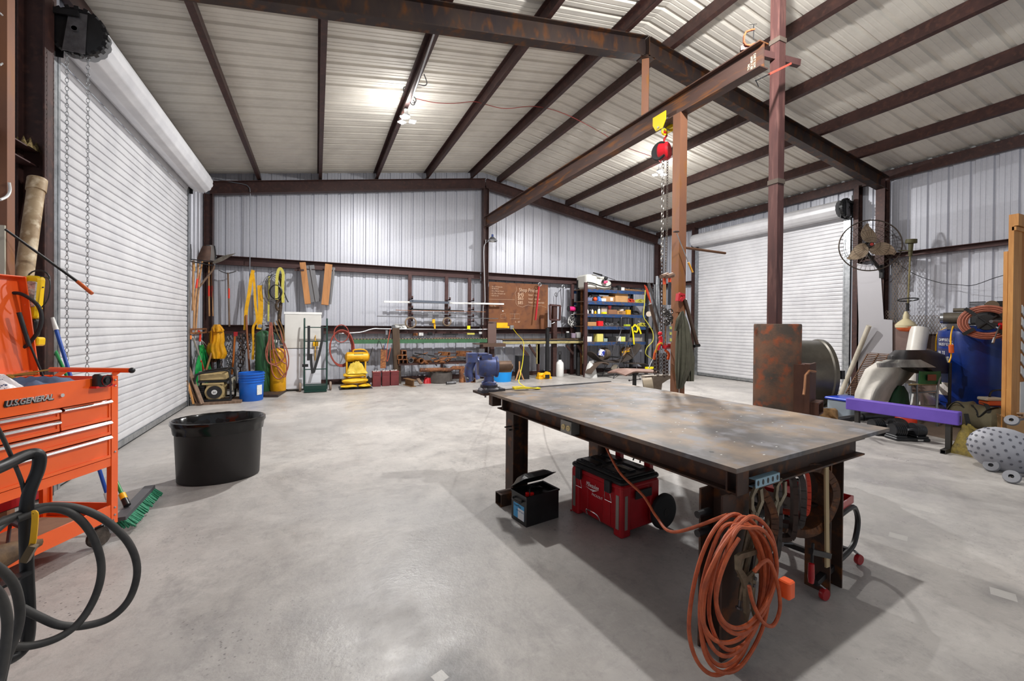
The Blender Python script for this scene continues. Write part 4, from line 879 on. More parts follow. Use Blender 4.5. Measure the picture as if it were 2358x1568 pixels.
m0 = (a + b) / 2 + bn * 0.02 + V(0, 0, 0.08); m0 = a + (b - a) * 0.28 + bn * 0.03 + V(0, 0, 0.1); top = aty(100, 750, 5.35)
hdir = (top - m0).normalized()
obj('broom_handle', MB().cyl(m0 + hdir * 0.1, top, 0.0125, n=12), mat('handle_green', '#1f8a44', 0.4), br)
obj('collar', MB().cyl(m0, m0 + hdir * 0.07, 0.022, 0.02), blackp, br); obj('collar_ring', MB().cyl(m0 + hdir * 0.06, m0 + hdir * 0.11, 0.021), yellow, br)
ml = thing('floor_mop', 'mop with a royal blue handle and pale grip behind the cart', 'mop', atz(253, 1160, 0.0))
a = atz(250, 1150, 0.02); b = aty(127, 752, a.y + 0.25)
obj('mop_handle', MB().cyl(a, b, 0.013, n=12), mat('handle_blue', '#1c4fb0', 0.4), ml)
hd_ = (b - a).normalized(); obj('grip', MB().cyl(b - hd_ * 0.03, b + hd_ * 0.08, 0.018, 0.012), white, ml)
obj('mop_socket', MB().cyl(a - hd_ * 0.0, a + hd_ * 0.06, 0.02), white, ml)

# cylinder cart with heavy hoses, cut by the picture edge
hc = thing('cylinder_cart', 'black tubular gas cart carrying looped heavy hoses', 'cart', (-0.95, 1.75, 0))
pY = 1.72
def H(px, py, y=pY): return aty(px, py, y)
obj('cart_frame', MB().tube(spline([H(-60, 1100, 1.5), H(0, 1076, 1.6), H(60, 1048, 1.68), H(88, 1048, 1.7), H(88, 1080, 1.7), H(62, 1160, 1.68), H(62, 1300), H(66, 1450), H(48, 1500), H(-10, 1530, 1.66), H(-60, 1535, 1.6)], 6), 0.0155, 12), blackm, hc)
obj('cart_frame', MB().bar(H(-40, 1370, 1.6), H(62, 1318, 1.7), 0.03, 0.008), blackm, hc); obj('base_plate', MB().box((-1.2, 1.5, 0.0), (-0.9, 1.8, 0.012)), blackm, hc)
obj('strap', MB().tube(spline([H(74, 1182, 1.66), H(81, 1186, 1.66), H(77, 1240, 1.66), H(70, 1268, 1.66)], 5), 0.004, 6, sy=2.0), yellow, hc, label='yellow cable tie')
obj('clip', MB().bar(H(58, 1272, 1.65), H(76, 1275, 1.65), 0.02, 0.045), mat('clip_bronze', '#6a5a44', 0.4, 0.6), hc)
def hose(name, P, r, m, par): obj(name, MB().tube(spline(P, 7), r, 10), m, par)
hs = mat('hose_black', '#2c2b2b', 0.6, 0, col2='#403e3c', scale=10)
hose('gas_hose', [H(-30, 1215, 1.6), H(30, 1190, 1.66), H(90, 1168, 1.7), H(170, 1168, 1.72), H(240, 1196, 1.74), H(296, 1250, 1.76), H(316, 1310, 1.76), H(300, 1375, 1.75), H(258, 1420, 1.73), H(200, 1440, 1.71), H(140, 1440, 1.69), H(90, 1420, 1.68), H(50, 1400, 1.67)], 0.0105, hs, hc)
hose('gas_hose', [H(40, 1195, 1.66), H(110, 1172, 1.7), H(165, 1182, 1.71), H(206, 1222, 1.73), H(230, 1280, 1.74), H(232, 1330, 1.74), H(214, 1385, 1.73), H(180, 1435, 1.7), H(130, 1470, 1.67), H(60, 1488, 1.64), H(-20, 1482, 1.6)], 0.0105, hs, hc)
hose('gas_hose', [H(-30, 1290, 1.5), H(10, 1318, 1.55), H(36, 1355, 1.58), H(46, 1410, 1.6), H(38, 1460, 1.6), H(14, 1520, 1.58), H(0, 1580, 1.55)], 0.0105, hs, hc)
hose('gas_hose', [H(-30, 1340, 1.45), H(0, 1370, 1.48), H(16, 1420, 1.5), H(14, 1480, 1.5), H(0, 1560, 1.48), H(-20, 1600, 1.45)], 0.0105, hs, hc)
hose('gas_hose', [H(-20, 960, 1.55), H(5, 1005, 1.6), H(30, 1060, 1.66), H(50, 1110, 1.68), H(58, 1150, 1.68)], 0.005, hs, hc)
hose('gas_hose', [H(-30, 1240, 1.66), H(10, 1205, 1.72), H(45, 1185, 1.74)], 0.0105, hs, hc)

# oval bin with liner
bn_ = thing('trash_can', 'oval black trash can with shiny liner on the open floor', 'trash can', (-0.9, 5.1, 0))
bc_ = V(-0.86, 4.98, 0); rot = radians(-50)
def oval(r, z): return (r, z)
binm = mat('bin_black', '#161415', 0.42, 0, col2='#1e1b1c', scale=2)
mb = MB(); A_, B_ = 0.86, 0.66
mb.lathe([(0, 0.0), (0.385, 0.0), (0.395, 0.01), (0.42, 0.52), (0.445, 0.55), (0.448, 0.576), (0.435, 0.576), (0.41, 0.5), (0.385, 0.03), (0, 0.03)], bc_, 56, (0, 0, 1), A_, B_, rot); obj('bin_body', mb, binm, bn_)
n = 72; pr = [(0.385, 0.2, 0), (0.40, 0.4, 1), (0.42, 0.565, 1), (0.438, 0.582, 0.4), (0.456, 0.576, 0.5), (0.458, 0.545, 0.5), (0.44, 0.52, 1), (0.43, 0.46, 1.2)]
rnd = random.Random(5); ph = [(rnd.randint(5, 26), rnd.uniform(0, 6)) for _ in range(6)]
x_, y_, d_ = basis((0, 0, 1), (0, 1, 0)); vs2 = []
for (r, z, w) in pr:
    for i in range(n):
        t = 2 * pi * i / n; dr = sum(sin(k * t + p) for k, p in ph) * 0.0014 * w; dz = sum(sin(k * 1.3 * t + p * 2) for k, p in ph) * 0.0022 * (1.6 if z < 0.47 and r > 0.43 else 0.3)
        vs2.append(bc_ + x_ * (r + dr) * A_ * cos(t + rot) + y_ * (r + dr) * B_ * sin(t + rot) + V(0, 0, z + dz))
mb = MB().add(vs2, [(j * n + i, j * n + (i + 1) % n, (j + 1) * n + (i + 1) % n, (j + 1) * n + i) for j in range(len(pr) - 1) for i in range(n)], True)
obj('liner', mb, mat('liner_black', '#0b0b0c', 0.16), bn_, label='glossy black bin liner folded over the rim')

# left wall things
ts = thing('tan_pipe', 'dirty tan plastic pipe with end cap leaning beside the roll-up door', 'pipe', (-2.0, 4.55, 0))
a = V(-1.98, 4.42, 0.4); b = atx(84, 430, -2.1); tanm = mat('pipe_tan', '#b8a282', 0.6, 0, col2='#8d7250', scale=5, col3='#d8c8ac')
pdv = (b - a).normalized(); a = atx(25, 860, -2.02)
obj('pipe', MB().cyl(a, b, 0.052, n=24), tanm, ts); pdv = (b - a).normalized()
cp = MB().cyl(b - pdv * 0.04, b + pdv * 0.07, 0.06, n=24)
for k in range(3): cp.cbox(b + pdv * 0.075 + V(0.03 * cos(2 * k), 0.03 * sin(2 * k), 0), (0.02, 0.02, 0.03))
obj('end_cap', cp, tanm, ts)
solo('square_post', MB().sqtube(atx(6, 300, -2.12) * 1.0 - V(0, 0, 3), atx(6, 300, -2.12) + V(0, 0, 1.9), 0.09, 0.09, 0.006), rustpost, 'rusty square steel post at the far left of the wall', 'post')
cr = thing('pry_bar', 'long dark pry bar with orange grip poking out towards the door', 'bar', atx(16, 530, -1.9))
a, b, c = atx(12, 528, -2.05), aty(178, 648, 4.75), aty(212, 676, 4.7)
obj('shaft', MB().cyl(a, b, 0.008, 0.011, n=10), blackm, cr); obj('grip', MB().cyl(b, c, 0.014, n=12), mat('grip_orange', '#d0612c', 0.5), cr)
solo('metal_rail', MB().bar(atx(8, 520, -2.1), atx(8, 860, -2.1), 0.04, 0.06), mat('rail_cream', '#b8b4a4', 0.5, 0.1), 'cream painted steel rail standing at the far left', 'rail')
solo('bird_nest', crumple(MB(), (-2.17, 4.86, 2.92), 0.1, 0.2, 0.06, 3, None, 14, 12, 0.02), mat('straw', '#8d7a4c', 0.9, 0, col2='#5a4a2c', scale=60, bump=1.0, bscale=90), 'straw bird nest sitting on the left wall girt', 'nest')
solo('conduit_loop', MB().tube(spline([atx(0, 30, -2.1), atx(28, 60, -2.1), atx(31, 100, -2.1), atx(26, 130, -2.1), atx(0, 150, -2.1)], 6), 0.006, 8), white, 'white cable arcing from behind the rusty square post, high up', 'cable')
solo('conduit_loop', MB().tube(spline([atx(0, 460, -2.06), atx(16, 452, -2.06), atx(23, 438, -2.06), atx(21, 420, -2.06)], 6), 0.009, 8), white, 'thick white pipe bend at the far left above the pry bar', 'cable')
# ================================================================== BACK WALL: helpers that measure on a plane parallel to the wall
def aty_(px, py, y):
    p = aty(px, py, y); return p if p.x > -2.17 else atx(px, py, -2.17)   # keep corner things in front of the left wall
def PY(px, py, y): return aty_(px, py, y)
def BX(mb, x0, y0, x1, y1, Y, dy=0.05):
    a = aty_(x0, y1, Y); b = aty_(x1, y0, Y); cz = (a.z, b.z); return mb.box((a.x, Y, min(cz)), (b.x, Y + dy, max(cz)))
def TB(mb, P, Y, r, n=8, k=5, sy=1.0):
    pts = [aty_(p[0], p[1], Y + (p[2] if len(p) > 2 else 0)) for p in P]
    return mb.tube(spline(pts, k) if k else pts, r, n, sy=sy)
def BR(mb, x0, y0, x1, y1, Y, w, h=None, Y2=None): return mb.bar(aty_(x0, y0, Y), aty_(x1, y1, Y if Y2 is None else Y2), w, h or w, up=(0, 1, 0))
def CR(mb, x0, y0, x1, y1, Y, r, r2=None, Y2=None): return mb.cyl(aty_(x0, y0, Y), aty_(x1, y1, Y if Y2 is None else Y2), r, r2, 14)
def FX(px, Y): return aty_(px, 760, Y).x
WY = 11.36

# corner tool rack
tr = thing('tool_rack', 'black steel hanging rack in the back left corner holding long tools', 'rack', PY(455, 600, WY))
mb = MB(); BR(mb, 432, 596, 496, 604, WY - 0.1, 0.02); BR(mb, 428, 600, 494, 612, WY - 0.3, 0.02); BR(mb, 478, 604, 478, 612, WY - 0.1, 0.02, Y2=WY + 0.1)
mb.bar(PY(440, 598, WY - 0.3), PY(440, 598, WY + 0.05), 0.02, 0.02); mb.bar(PY(494, 606, WY - 0.3), PY(494, 606, WY + 0.06), 0.02, 0.02)
for x in (434, 440): mb.tube([PY(x, 600, WY - 0.25), PY(x, 575, WY - 0.25), PY(x - 1, 562, WY - 0.25)], 0.009, 6)
obj('rack_frame', mb, blackm, tr)
def longtool(name, lb, cat, P, r, m, Y, head=None, hm=None, grp=None, band=None):
    root = thing(name, lb, cat, PY(P[-1][0], P[-1][1], Y), 0, grp)
    mb = MB(); TB(mb, P, Y, r, 10, 4); obj('handle', mb, m, root)
    if band:
        mb = MB(); TB(mb, band[0], Y, r * 1.12, 10, 0); obj('painted_band', mb, band[1], root)
    if head: obj('head', head(), hm or steelg, root)
    return root
redband = mat('band_red', '#d8361c', 0.5)
def shovel_head(cx, cy, w, h, Y, tilt=0.0, dish=0.04):
    def f():
        c = aty_(cx, cy, Y)
        return MB().grid(lambda u, v: (c.x + (u - 0.5) * w * (1 - 0.35 * v * v) + tilt * (v - 0.2) * h, Y - dish * sin(pi * u) + 0.02, c.z - h / 2 + v * h), 8, 8, 0.006)
    return f
longtool('square_shovel', 'brown square shovel hung blade up at the top of the corner rack', 'shovel', [(466, 600), (460, 640), (455, 700), (450, 770)], 0.016, woodh, WY - 0.3, shovel_head(466, 583, 0.22, 0.34, WY - 0.5, 0.2), mat('shovel_brown', '#5d4438', 0.6, 0.3, col2='#4a352c', scale=10))
longtool('round_shovel', 'grey round-point shovel hung blade up behind the brown one', 'shovel', [(481, 600), (481, 660), (482, 728)], 0.016, woodh, WY - 0.05, shovel_head(481, 582, 0.2, 0.34, WY - 0.1, 0.05), mat('shovel_grey', '#5b5654', 0.5, 0.5), band=([(481, 658), (481, 682)], redband))
longtool('garden_spade', 'black spade with a red banded handle, last on the corner rack', 'shovel', [(488, 604), (488, 660), (490, 728)], 0.015, woodh, WY, shovel_head(489, 580, 0.13, 0.28, WY - 0.02, 0), blackm, band=([(488, 658), (488, 684)], redband))
longtool('post_digger', 'digger with yellow sleeved wooden handle in the corner', 'tool', [(445, 600), (445, 650), (444, 715)], 0.019, woodh, WY - 0.3, band=([(445, 602), (446, 624)], yellow))
longtool('sledge_rake', 'rake with an orange painted handle hung second from the corner', 'rake', [(456, 604), (456, 628), (452, 665), (448, 700), (446, 760)], 0.017, woodh, WY - 0.25, band=([(456, 632), (452, 664)], redband))
sc_ = thing('scythe', 'old scythe with grey blade and bent wooden snath', 'scythe', PY(495, 610, WY - 0.35))
mb = MB(); TB(mb, [(493, 611), (491, 620), (480, 634), (466, 652), (455, 668), (450, 700), (446, 760)], WY - 0.35, 0.02, 8, 5); obj('snath', mb, woodd, sc_)
c0 = PY(490, 606, WY - 0.35); c1 = PY(543, 583, WY - 0.35)
obj('blade', MB().grid(lambda u, v: tuple(c0 + (c1 - c0) * u + V(0, 0, 0.13 * sin(pi * min(1, u * 0.9 + 0.1)) * (v - 0.4) * 1.0 * (1 - 0.5 * u))), 12, 3, 0.006), mat('blade_grey', '#7d766c', 0.5, 0.5, col2='#615a52', scale=14), sc_)
longtool('pickaxe', 'pickaxe with red marked handle hanging from the back wall girt', 'pickaxe', [(525, 628), (526, 660), (527, 700), (528, 752)], 0.018, woodd, WY, lambda: TB(TB(MB(), [(504, 622), (512, 626), (524, 630)], WY, 0.012), [(524, 630), (536, 627), (544, 624)], WY, 0.012), steelg, band=([(527, 664), (527, 687)], redband))
solo('wood_block', BX(MB(), 427, 574, 448, 588, WY - 0.2, 0.12), woodm, 'small pine block jammed in the top of the corner rack', 'timber')
# lower corner tools
longtool('long_handled_loppers', 'loppers with an orange collar hanging low in the corner', 'loppers', [(438, 770), (438, 800), (439, 830), (441, 860)], 0.02, blackp, WY - 0.3, band=([(438, 772), (438, 781)], mat('collar_orange', '#f07a1c', 0.5)))
longtool('spade', 'spade with a light grey blade standing in the corner', 'shovel', [(433, 765), (433, 800), (434, 840), (438, 862)], 0.017, woodd, WY - 0.15, shovel_head(450, 875, 0.2, 0.3, WY - 0.9, 0.05), mat('blade_light', '#8f8a84', 0.5, 0.4))
longtool('striped_pole', 'green white and red striped pole leaning on the green hose', 'pole', [(444, 776), (455, 808), (464, 835), (471, 858)], 0.017, mat('pole_pale', '#b8b2a4', 0.5), WY - 0.45, band=([(462, 830), (470, 856)], redband))
longtool('axe', 'axe with varnished orange handle hung head up on the wall', 'axe', [(541, 768), (539, 800), (537, 830), (534, 862)], 0.02, mat('varnish', '#c06a2a', 0.35), WY - 0.1, lambda: BX(MB(), 538, 764, 547, 774, WY - 0.12, 0.04), redp)
longtool('wooden_stake', 'pale stake leaning behind the portable generator', 'stake', [(487, 812), (480, 835), (470, 868)], 0.02, woodh, WY - 0.5)
longtool('black_bar', 'thick black bar standing behind the generator', 'bar', [(503, 800), (503, 830), (503, 866)], 0.03, blackm, WY - 0.35)
lower = thing('tool_bracket', 'dark bracket bar on the lower girt holding tools by the corner', 'rack', PY(460, 768, WY))
mb = MB(); BR(mb, 428, 768, 482, 765, WY - 0.12, 0.03); BR(mb, 440, 758, 475, 757, WY - 0.02, 0.03); BR(mb, 440, 768, 440, 758, WY - 0.12, 0.03, Y2=WY + 0.1); BR(mb, 474, 765, 474, 757, WY - 0.12, 0.03, Y2=WY + 0.1); obj('bracket_bar', mb, rustm, lower)
# green hose bundle
gh = thing('garden_hose', 'bright green garden hose bundle hung by a white cord', 'hose', PY(465, 800, WY - 0.4)); rnd = random.Random(2)
mb = MB()
for k in range(13):
    x0 = 462 + rnd.uniform(-3, 6); x1 = 450 + 2.9 * k + rnd.uniform(-1, 1); dz = rnd.uniform(-6, 6)
    TB(mb, [(x0, 795), (x0 * .5 + x1 * .5, 815), (x1, 850), (x1 + 1, 880 + dz), (x1 - 2, 896 + dz)], WY - 0.42 + rnd.uniform(-0.06, 0.06), 0.014, 7, 4)
o = obj('hose_coil', mb, mat('hose_green', '#149a4a', 0.35, col2='#0d7a38', scale=8), gh)
mb = MB(); TB(mb, [(461, 796), (463, 783), (476, 796)], WY - 0.42, 0.006); TB(mb, [(463, 783), (472, 800)], WY - 0.42, 0.006, k=0); obj('white_cord', mb, white, gh)
mb = MB(); TB(mb, [(457, 762), (461, 768), (460, 786)], WY - 0.42, 0.02, 6); obj('red_strap', mb, redband, gh)
solo('hose_end', TB(MB(), [(446, 885), (432, 890), (430, 905), (434, 915), (446, 918)], WY - 0.6, 0.012), _M['hose_green'], 'loose end of green hose lying on the floor in the corner', 'hose')
# yellow raincoat
def coat(name, lb, m, outline_l, outline_r, Y, thick, seed, folds=7, hood=None, amp=0.035):
    rnd = random.Random(seed); ph = [(rnd.uniform(2, folds * 2), rnd.uniform(0, 6), rnd.uniform(0.4, 1)) for _ in range(5)]
    def interp(T_, v):
        for (a, pa), (b, pb) in zip(T_, T_[1:]):
            if v <= b: t = (v - a) / (b - a); return pa + (pb - pa) * t
        return T_[-1][1]
    ys = (outline_l[0], outline_l[-1]); y0, y1 = outline_l[0][1], outline_l[-1][1]
    L_ = [((y - y0) / (y1 - y0), x) for x, y in outline_l]; R_ = [((y - y0) / (y1 - y0), x) for x, y in outline_r]
    def side(s_):
        def f(u, v):
            x = interp(L_, v) * (1 - u) + interp(R_, v) * u; y = y0 + (y1 - y0) * v
            d = thick * sin(pi * u) ** 0.5 * s_ if 0 < u < 1 else 0
            d += amp * (0.3 + v) * sum(a * sin(p * u * 3 + q + 1.5 * v) for p, q, a in ph) * (1 if s_ < 0 else 0.3) * sin(pi * u)
            return aty_(x, y, Y + d)
        return f
    mb = MB().grid(side(-1), 26, 16).grid(side(0.5), 26, 16); return mb
rc_ = thing('raincoat', 'yellow raincoat hanging on the wall above the generator', 'coat', PY(500, 760, WY - 0.4))
rcm = mat('oilskin', '#dda012', 0.5, 0, col2='#c98a0c', scale=5)
obj('coat_body', coat('', '', rcm, [(488, 752), (484, 765), (482, 785), (476, 797), (475, 808), (484, 826)], [(512, 752), (516, 765), (518, 785), (516, 792), (524, 815), (514, 832)], WY - 0.42, 0.1, 4, 4, amp=0.016), rcm, rc_)
obj('hood', coat('', '', rcm, [(492, 747), (486, 756), (489, 764)], [(507, 747), (517, 760), (512, 768)], WY - 0.5, 0.07, 8, 4, amp=0.012), rcm, rc_)
obj('sleeve', coat('', '', rcm, [(483, 762), (481, 775), (481, 790)], [(487, 762), (487, 775), (486, 788)], WY - 0.55, 0.05, 9), rcm, rc_)
solo('bag_brown', coat('', '', rustm, [(484, 815), (481, 825), (484, 834)], [(502, 812), (504, 825), (497, 835)], WY - 0.38, 0.08, 3), mat('bag_rust', '#6a4426', 0.8), 'rusty brown cloth bag hanging under the yellow raincoat', 'bag')
# chains
chm = mat('chain_dark', '#3b3331', 0.5, 0.6, col2='#5a4438', scale=30)
random.seed(9)
for nm, P, R in (('grey chain doubled on a hook right of the raincoat', [(525, 778), (524, 865)], 0.03), ('grey chain hanging second from the raincoat', [(532, 776), (531, 862)], 0.03),
                 ('chain hanging closest behind the raincoat hem', [(507, 775), (511, 862)], 0.028), ('heavy dark chain reaching down behind the blue bucket', [(555, 775), (552, 905)], 0.042),
                 ('heavy brown chain hung beside the yellow strap', [(562, 770), (560, 842)], 0.036), ('dark brown chain looped under the lower girt', [(548, 775), (553, 800), (560, 812), (568, 800), (572, 775)], 0.03), ('short dark chain between the straps and the axe', [(575, 772), (575, 812)], 0.032),
                 ('fine dark chain against the green gas cylinder', [(588, 770), (589, 865)], 0.022)):
    mb = MB().chain([PY(x, y, WY - 0.1) for x, y in P], R, R * 0.24, R * 2.2, 8, 5); o = solo('hanging_chain', mb, chm if 'grey' not in nm else steelg, nm, 'chain', 'chains hung under the lower girt')
# generator
gn = thing('portable_generator', 'tan and black portable generator in a tube frame', 'generator', aty(497, 930, 9.75) * 1.0)
gx0, gx1 = FX(454, 9.7), FX(536, 9.7); gy0, gy1 = 9.5, 10.0
tan = mat('generator_tan', '#b09a6c', 0.5, 0, col2='#9c885e', scale=10)
def gp(x, y, z): return (gx0 + (gx1 - gx0) * x, gy0 + (gy1 - gy0) * y, z)
mb = MB()
for y in (0, 1):
    mb.tube(spline([gp(0, y, 0.05), gp(0, y, 0.3), gp(0.03, y, 0.5), gp(0.12, y, 0.57), gp(0.5, y, 0.6), gp(0.88, y, 0.62), gp(0.97, y, 0.55), gp(1, y, 0.3), gp(1.0, y, 0.05)], 5), 0.018, 8)
    mb.bar(gp(0, y, 0.07), gp(1, y, 0.07), 0.035, 0.035)
for z, x in ((0.57, 0.12), (0.62, 0.86), (0.07, 0.02), (0.07, 0.98)): mb.bar(gp(x, 0, z), gp(x, 1, z), 0.03, 0.03)
obj('tube_frame', mb, blackm, gn)
obj('fuel_tank', MB().rbox(gp(0.1, 0.08, 0.43), gp(0.86, 0.92, 0.56), 0.04).rbox(gp(0.2, 0.0, 0.36), gp(0.8, 0.1, 0.39), 0.005), tan, gn)
obj('tank_belt', MB().box(gp(0.08, 0.05, 0.4), gp(0.88, 0.95, 0.435)), blackm, gn)
obj('engine', MB().rbox(gp(0.28, 0.1, 0.08), gp(0.8, 0.8, 0.38), 0.05).cyl(gp(0.55, 0.02, 0.22), gp(0.55, 0.12, 0.22), 0.155, n=28), tan, gn)
rcv = obj('recoil_cover', MB().cyl(gp(0.55, -0.03, 0.22), gp(0.55, 0.03, 0.22), 0.118, n=28), blackp, gn)
mb = MB().cyl(gp(0.55, -0.045, 0.22), gp(0.55, -0.03, 0.22), 0.045, n=20); obj('badge', mb, mat('badge_white', '#c8c8c8', 0.4), rcv)
text('badge_letter', 'H', blackp, rcv, frame(V(*gp(0.55, -0.05, 0.22)) - V(0.022, 0, 0.022), (1, 0, 0), (0, 0, 1)), 0.06, 0.001)
mb = MB()
for k in range(7): mb.box(gp(0.03, 0.1, 0.09 + 0.035 * k), gp(0.26, 0.75, 0.115 + 0.035 * k))
mb.box(gp(0.06, 0.15, 0.08), gp(0.24, 0.7, 0.33)); obj('muffler', mb, blackm, gn)
obj('control_panel', MB().box(gp(0.98, 0.12, 0.22), gp(1.02, 0.9, 0.45)), mat('panel_light', '#c8c0a8', 0.5, col2='#3a3630', scale=14), gn)
solo('pallet_board', MB().box((gx0 + 0.02, 9.42, 0.0), (gx1 + 0.18, 10.0, 0.045)), woodd, 'weathered board on the floor under the generator', 'board')
for k, (x0, x1, lb) in enumerate(((428, 458, 'brown wood strip leaning in the corner, nearest the door'), (424, 446, 'thin pale wood strip leaning in the corner'), (430, 466, 'dark wood strip leaning against the generator frame'))):
    solo('wood_strip', MB().bar(aty_(x0, 862 - 12 * k, 10.35 + 0.05 * k), aty_(x1, 930, 9.45 - 0.03 * k), 0.07 - 0.02 * (k == 1), 0.02), woodd if k != 1 else woodm, lb, 'timber', 'wood strips leaning in the corner')
# blue bucket pair
bk = aty(577, 925, 9.6); bx = thing('plastic_bucket', 'blue plastic bucket with a paper label, holding a second bucket', 'bucket', (bk.x, 9.72, 0))
blu = mat('bucket_blue', '#0b5fc0', 0.4, 0, col2='#0a54ae', scale=3)
c_ = (bk.x, 9.72, 0)
obj('bucket_shell', MB().lathe([(0, 0), (0.195, 0), (0.2, 0.01), (0.212, 0.36), (0.222, 0.362), (0.222, 0.38), (0.212, 0.384), (0.214, 0.41), (0.226, 0.414), (0.226, 0.43), (0.205, 0.43), (0.19, 0.05), (0, 0.05)], c_, 36), blu, bx)
obj('label', MB().grid(lambda u, v: (c_[0] + 0.214 * cos(radians(-58 + 30 * u)), c_[1] + 0.214 * sin(radians(-58 + 30 * u)), 0.12 + 0.19 * v), 6, 1), mat('paper', '#dcdedb', 0.7, col2='#b9bcba', scale=60), bx)
b2 = thing('plastic_bucket', 'upper blue bucket nested inside the labelled one', 'bucket', (bk.x, 9.72, 0.43))
obj('bucket_rim', MB().lathe([(0.2, 0.40), (0.213, 0.46), (0.224, 0.462), (0.224, 0.48), (0.215, 0.484), (0.217, 0.51), (0.23, 0.513), (0.23, 0.53), (0.218, 0.534), (0.219, 0.55), (0.2, 0.55), (0.185, 0.2), (0, 0.2)], c_, 36), blu, b2)
# gas cylinders on a plate cart
gc = thing('cylinder_trolley', 'low steel trolley plate carrying two gas cylinders', 'trolley', aty(625, 905, 10.45))
a, b, c, d = atz(556, 915, 0), atz(640, 915, 0), atz(667, 897, 0), atz(590, 897, 0)
mb = MB().prism([(a.x, a.y), (b.x, b.y), (c.x, c.y), (d.x, d.y)], Matrix.Translation((0, 0, 0.03)), 0.05); obj('base_plate', mb, mat('plate_dark', '#3a3330', 0.6, 0.3, col2='#584236', scale=20), gc)
xs_ = FX(660, 10.9); obj('upright', MB().bar((xs_, 10.85, 0.05), (xs_, 10.85, 1.55), 0.05, 0.03).bar((xs_ - 0.25, 10.85, 1.35), (xs_ + 0.0, 10.85, 1.4), 0.1, 0.05), mat('rail_brown', '#4c3824', 0.7, 0.1, col2='#2c2218', scale=8), gc)
def cyl_tank(name, lb, cat, px, Y, r, h, m, vm):
    x = FX(px, Y); root = thing(name, lb, cat, (x, Y, 0.055)); c = (x, Y, 0.055)
    obj('tank', MB().lathe([(0, 0), (r * 0.95, 0), (r, 0.02), (r, h * 0.9), (r * 0.93, h * 0.945), (r * 0.7, h * 0.975), (r * 0.35, h), (0, h)], c, 30), m, root)
    v = obj('valve', MB().lathe([(0.035, h - 0.01), (0.04, h + 0.05), (0.025, h + 0.06), (0.02, h + 0.14), (0.03, h + 0.15), (0.03, h + 0.17), (0, h + 0.17)], c, 14).cyl((x, Y, h + 0.12), (x + 0.1, Y - 0.03, h + 0.12), 0.02), vm, root)
    return root, v, c
g1, v1, c1_ = cyl_tank('gas_cylinder', 'tall dark green gas cylinder with valve and gauges', 'gas cylinder', 607, 10.55, 0.155, 1.3, mat('cyl_green', '#2c5c38', 0.4, 0.1, col2='#254e30', scale=4), zinc)
obj('shoulder_ring', MB().lathe([(0.06, 1.23), (0.11, 1.205), (0.112, 1.215), (0.06, 1.24)], c1_, 24), white, g1)
obj('gauge', MB().cyl((c1_[0] - 0.06, 10.5, 1.45), (c1_[0] - 0.06, 10.46, 1.45), 0.04).cyl((c1_[0] + 0.03, 10.48, 1.42), (c1_[0] + 0.03, 10.45, 1.42), 0.035), zinc, v1)
g2, v2, c2_ = cyl_tank('gas_cylinder', 'shorter bright yellow gas cylinder wrapped in red hose', 'gas cylinder', 641, 10.5, 0.155, 0.92, mat('cyl_yellow', '#dba00e', 0.4, 0.05, col2='#c68c0a', scale=4), zinc)
obj('gauge', MB().cyl((c2_[0] - 0.05, 10.44, 1.13), (c2_[0] - 0.05, 10.4, 1.13), 0.035), white, v2)
hs2 = thing('welding_hose', 'twin red and green welding hoses looped over the yellow cylinder', 'hose', (c2_[0], 10.3, 0.6))
redh = mat('hose_red', '#96503f', 0.5, col2='#7a4234', scale=12); grnh = mat('hose_darkgreen', '#2f4a38', 0.5)
mb = MB()
for P in ([(622, 742), (618, 790), (616, 830), (630, 838), (650, 830), (655, 815), (640, 800)], [(625, 742), (628, 800), (640, 850), (656, 868), (660, 840), (652, 790), (645, 760)],
          [(623, 750), (622, 810), (628, 860), (645, 872), (662, 850), (664, 820), (655, 790)], [(620, 780), (612, 810), (618, 835), (640, 845), (655, 865)], [(626, 745), (632, 800), (648, 830), (660, 838)]):
    TB(mb, P, 10.3, 0.0125, 7, 5)
obj('red_line', mb, redh, hs2)
mb = MB(); TB(mb, [(627, 765), (634, 772), (634, 800), (645, 830)], 10.33, 0.0125, 7, 5); TB(mb, [(602, 760), (608, 790), (616, 815), (628, 830)], 10.33, 0.01, 7, 5); obj('green_line', mb, grnh, hs2)
mb = MB()
for P in ([(630, 742), (640, 770), (650, 790)], [(636, 738), (648, 765), (654, 788)], [(642, 735), (652, 760), (655, 785)]): TB(mb, P, 10.55, 0.012, 7, 4)
obj('torch_tubes', mb, mat('brass', '#8a6a44', 0.4, 0.6), hs2)

# straps and wire on the upper girt
ym = mat('webbing_yellow', '#eab010', 0.7, col2='#d89c08', scale=12); yl = mat('webbing_pale', '#c9c05a', 0.7, col2='#b5ac4a', scale=12)
def strap(lb, P, w, m, Y, grp='straps hung on the back wall girt'):
    mb = MB(); pts = [aty(p[0], p[1], Y + (p[2] if len(p) > 2 else 0)) for p in P]; pts = spline(pts, 5)
    mb.ribbon(pts, w)
    return solo('ratchet_strap', mb, m, lb, 'strap', grp)
s1 = strap('wide yellow strap hung folded over a hook, reaching low beside a wooden handle', [(583, 622), (578, 645), (573, 680), (567, 715), (565, 760)], 0.07, ym, WY - 0.1)
strap('twisted yellow strap hanging just right of the widest folded one', [(582, 625), (586, 660), (588, 700), (592, 735), (583, 755), (584, 790), (582, 828)], 0.05, ym, WY - 0.08)
strap('flat broad yellow strap ending above the green cylinder', [(598, 657), (600, 690), (600, 725), (596, 758)], 0.1, ym, WY - 0.05)
strap('thin pale yellow strap hanging behind the cylinder valve', [(620, 636), (619, 680), (618, 740)], 0.035, yl, WY - 0.1)
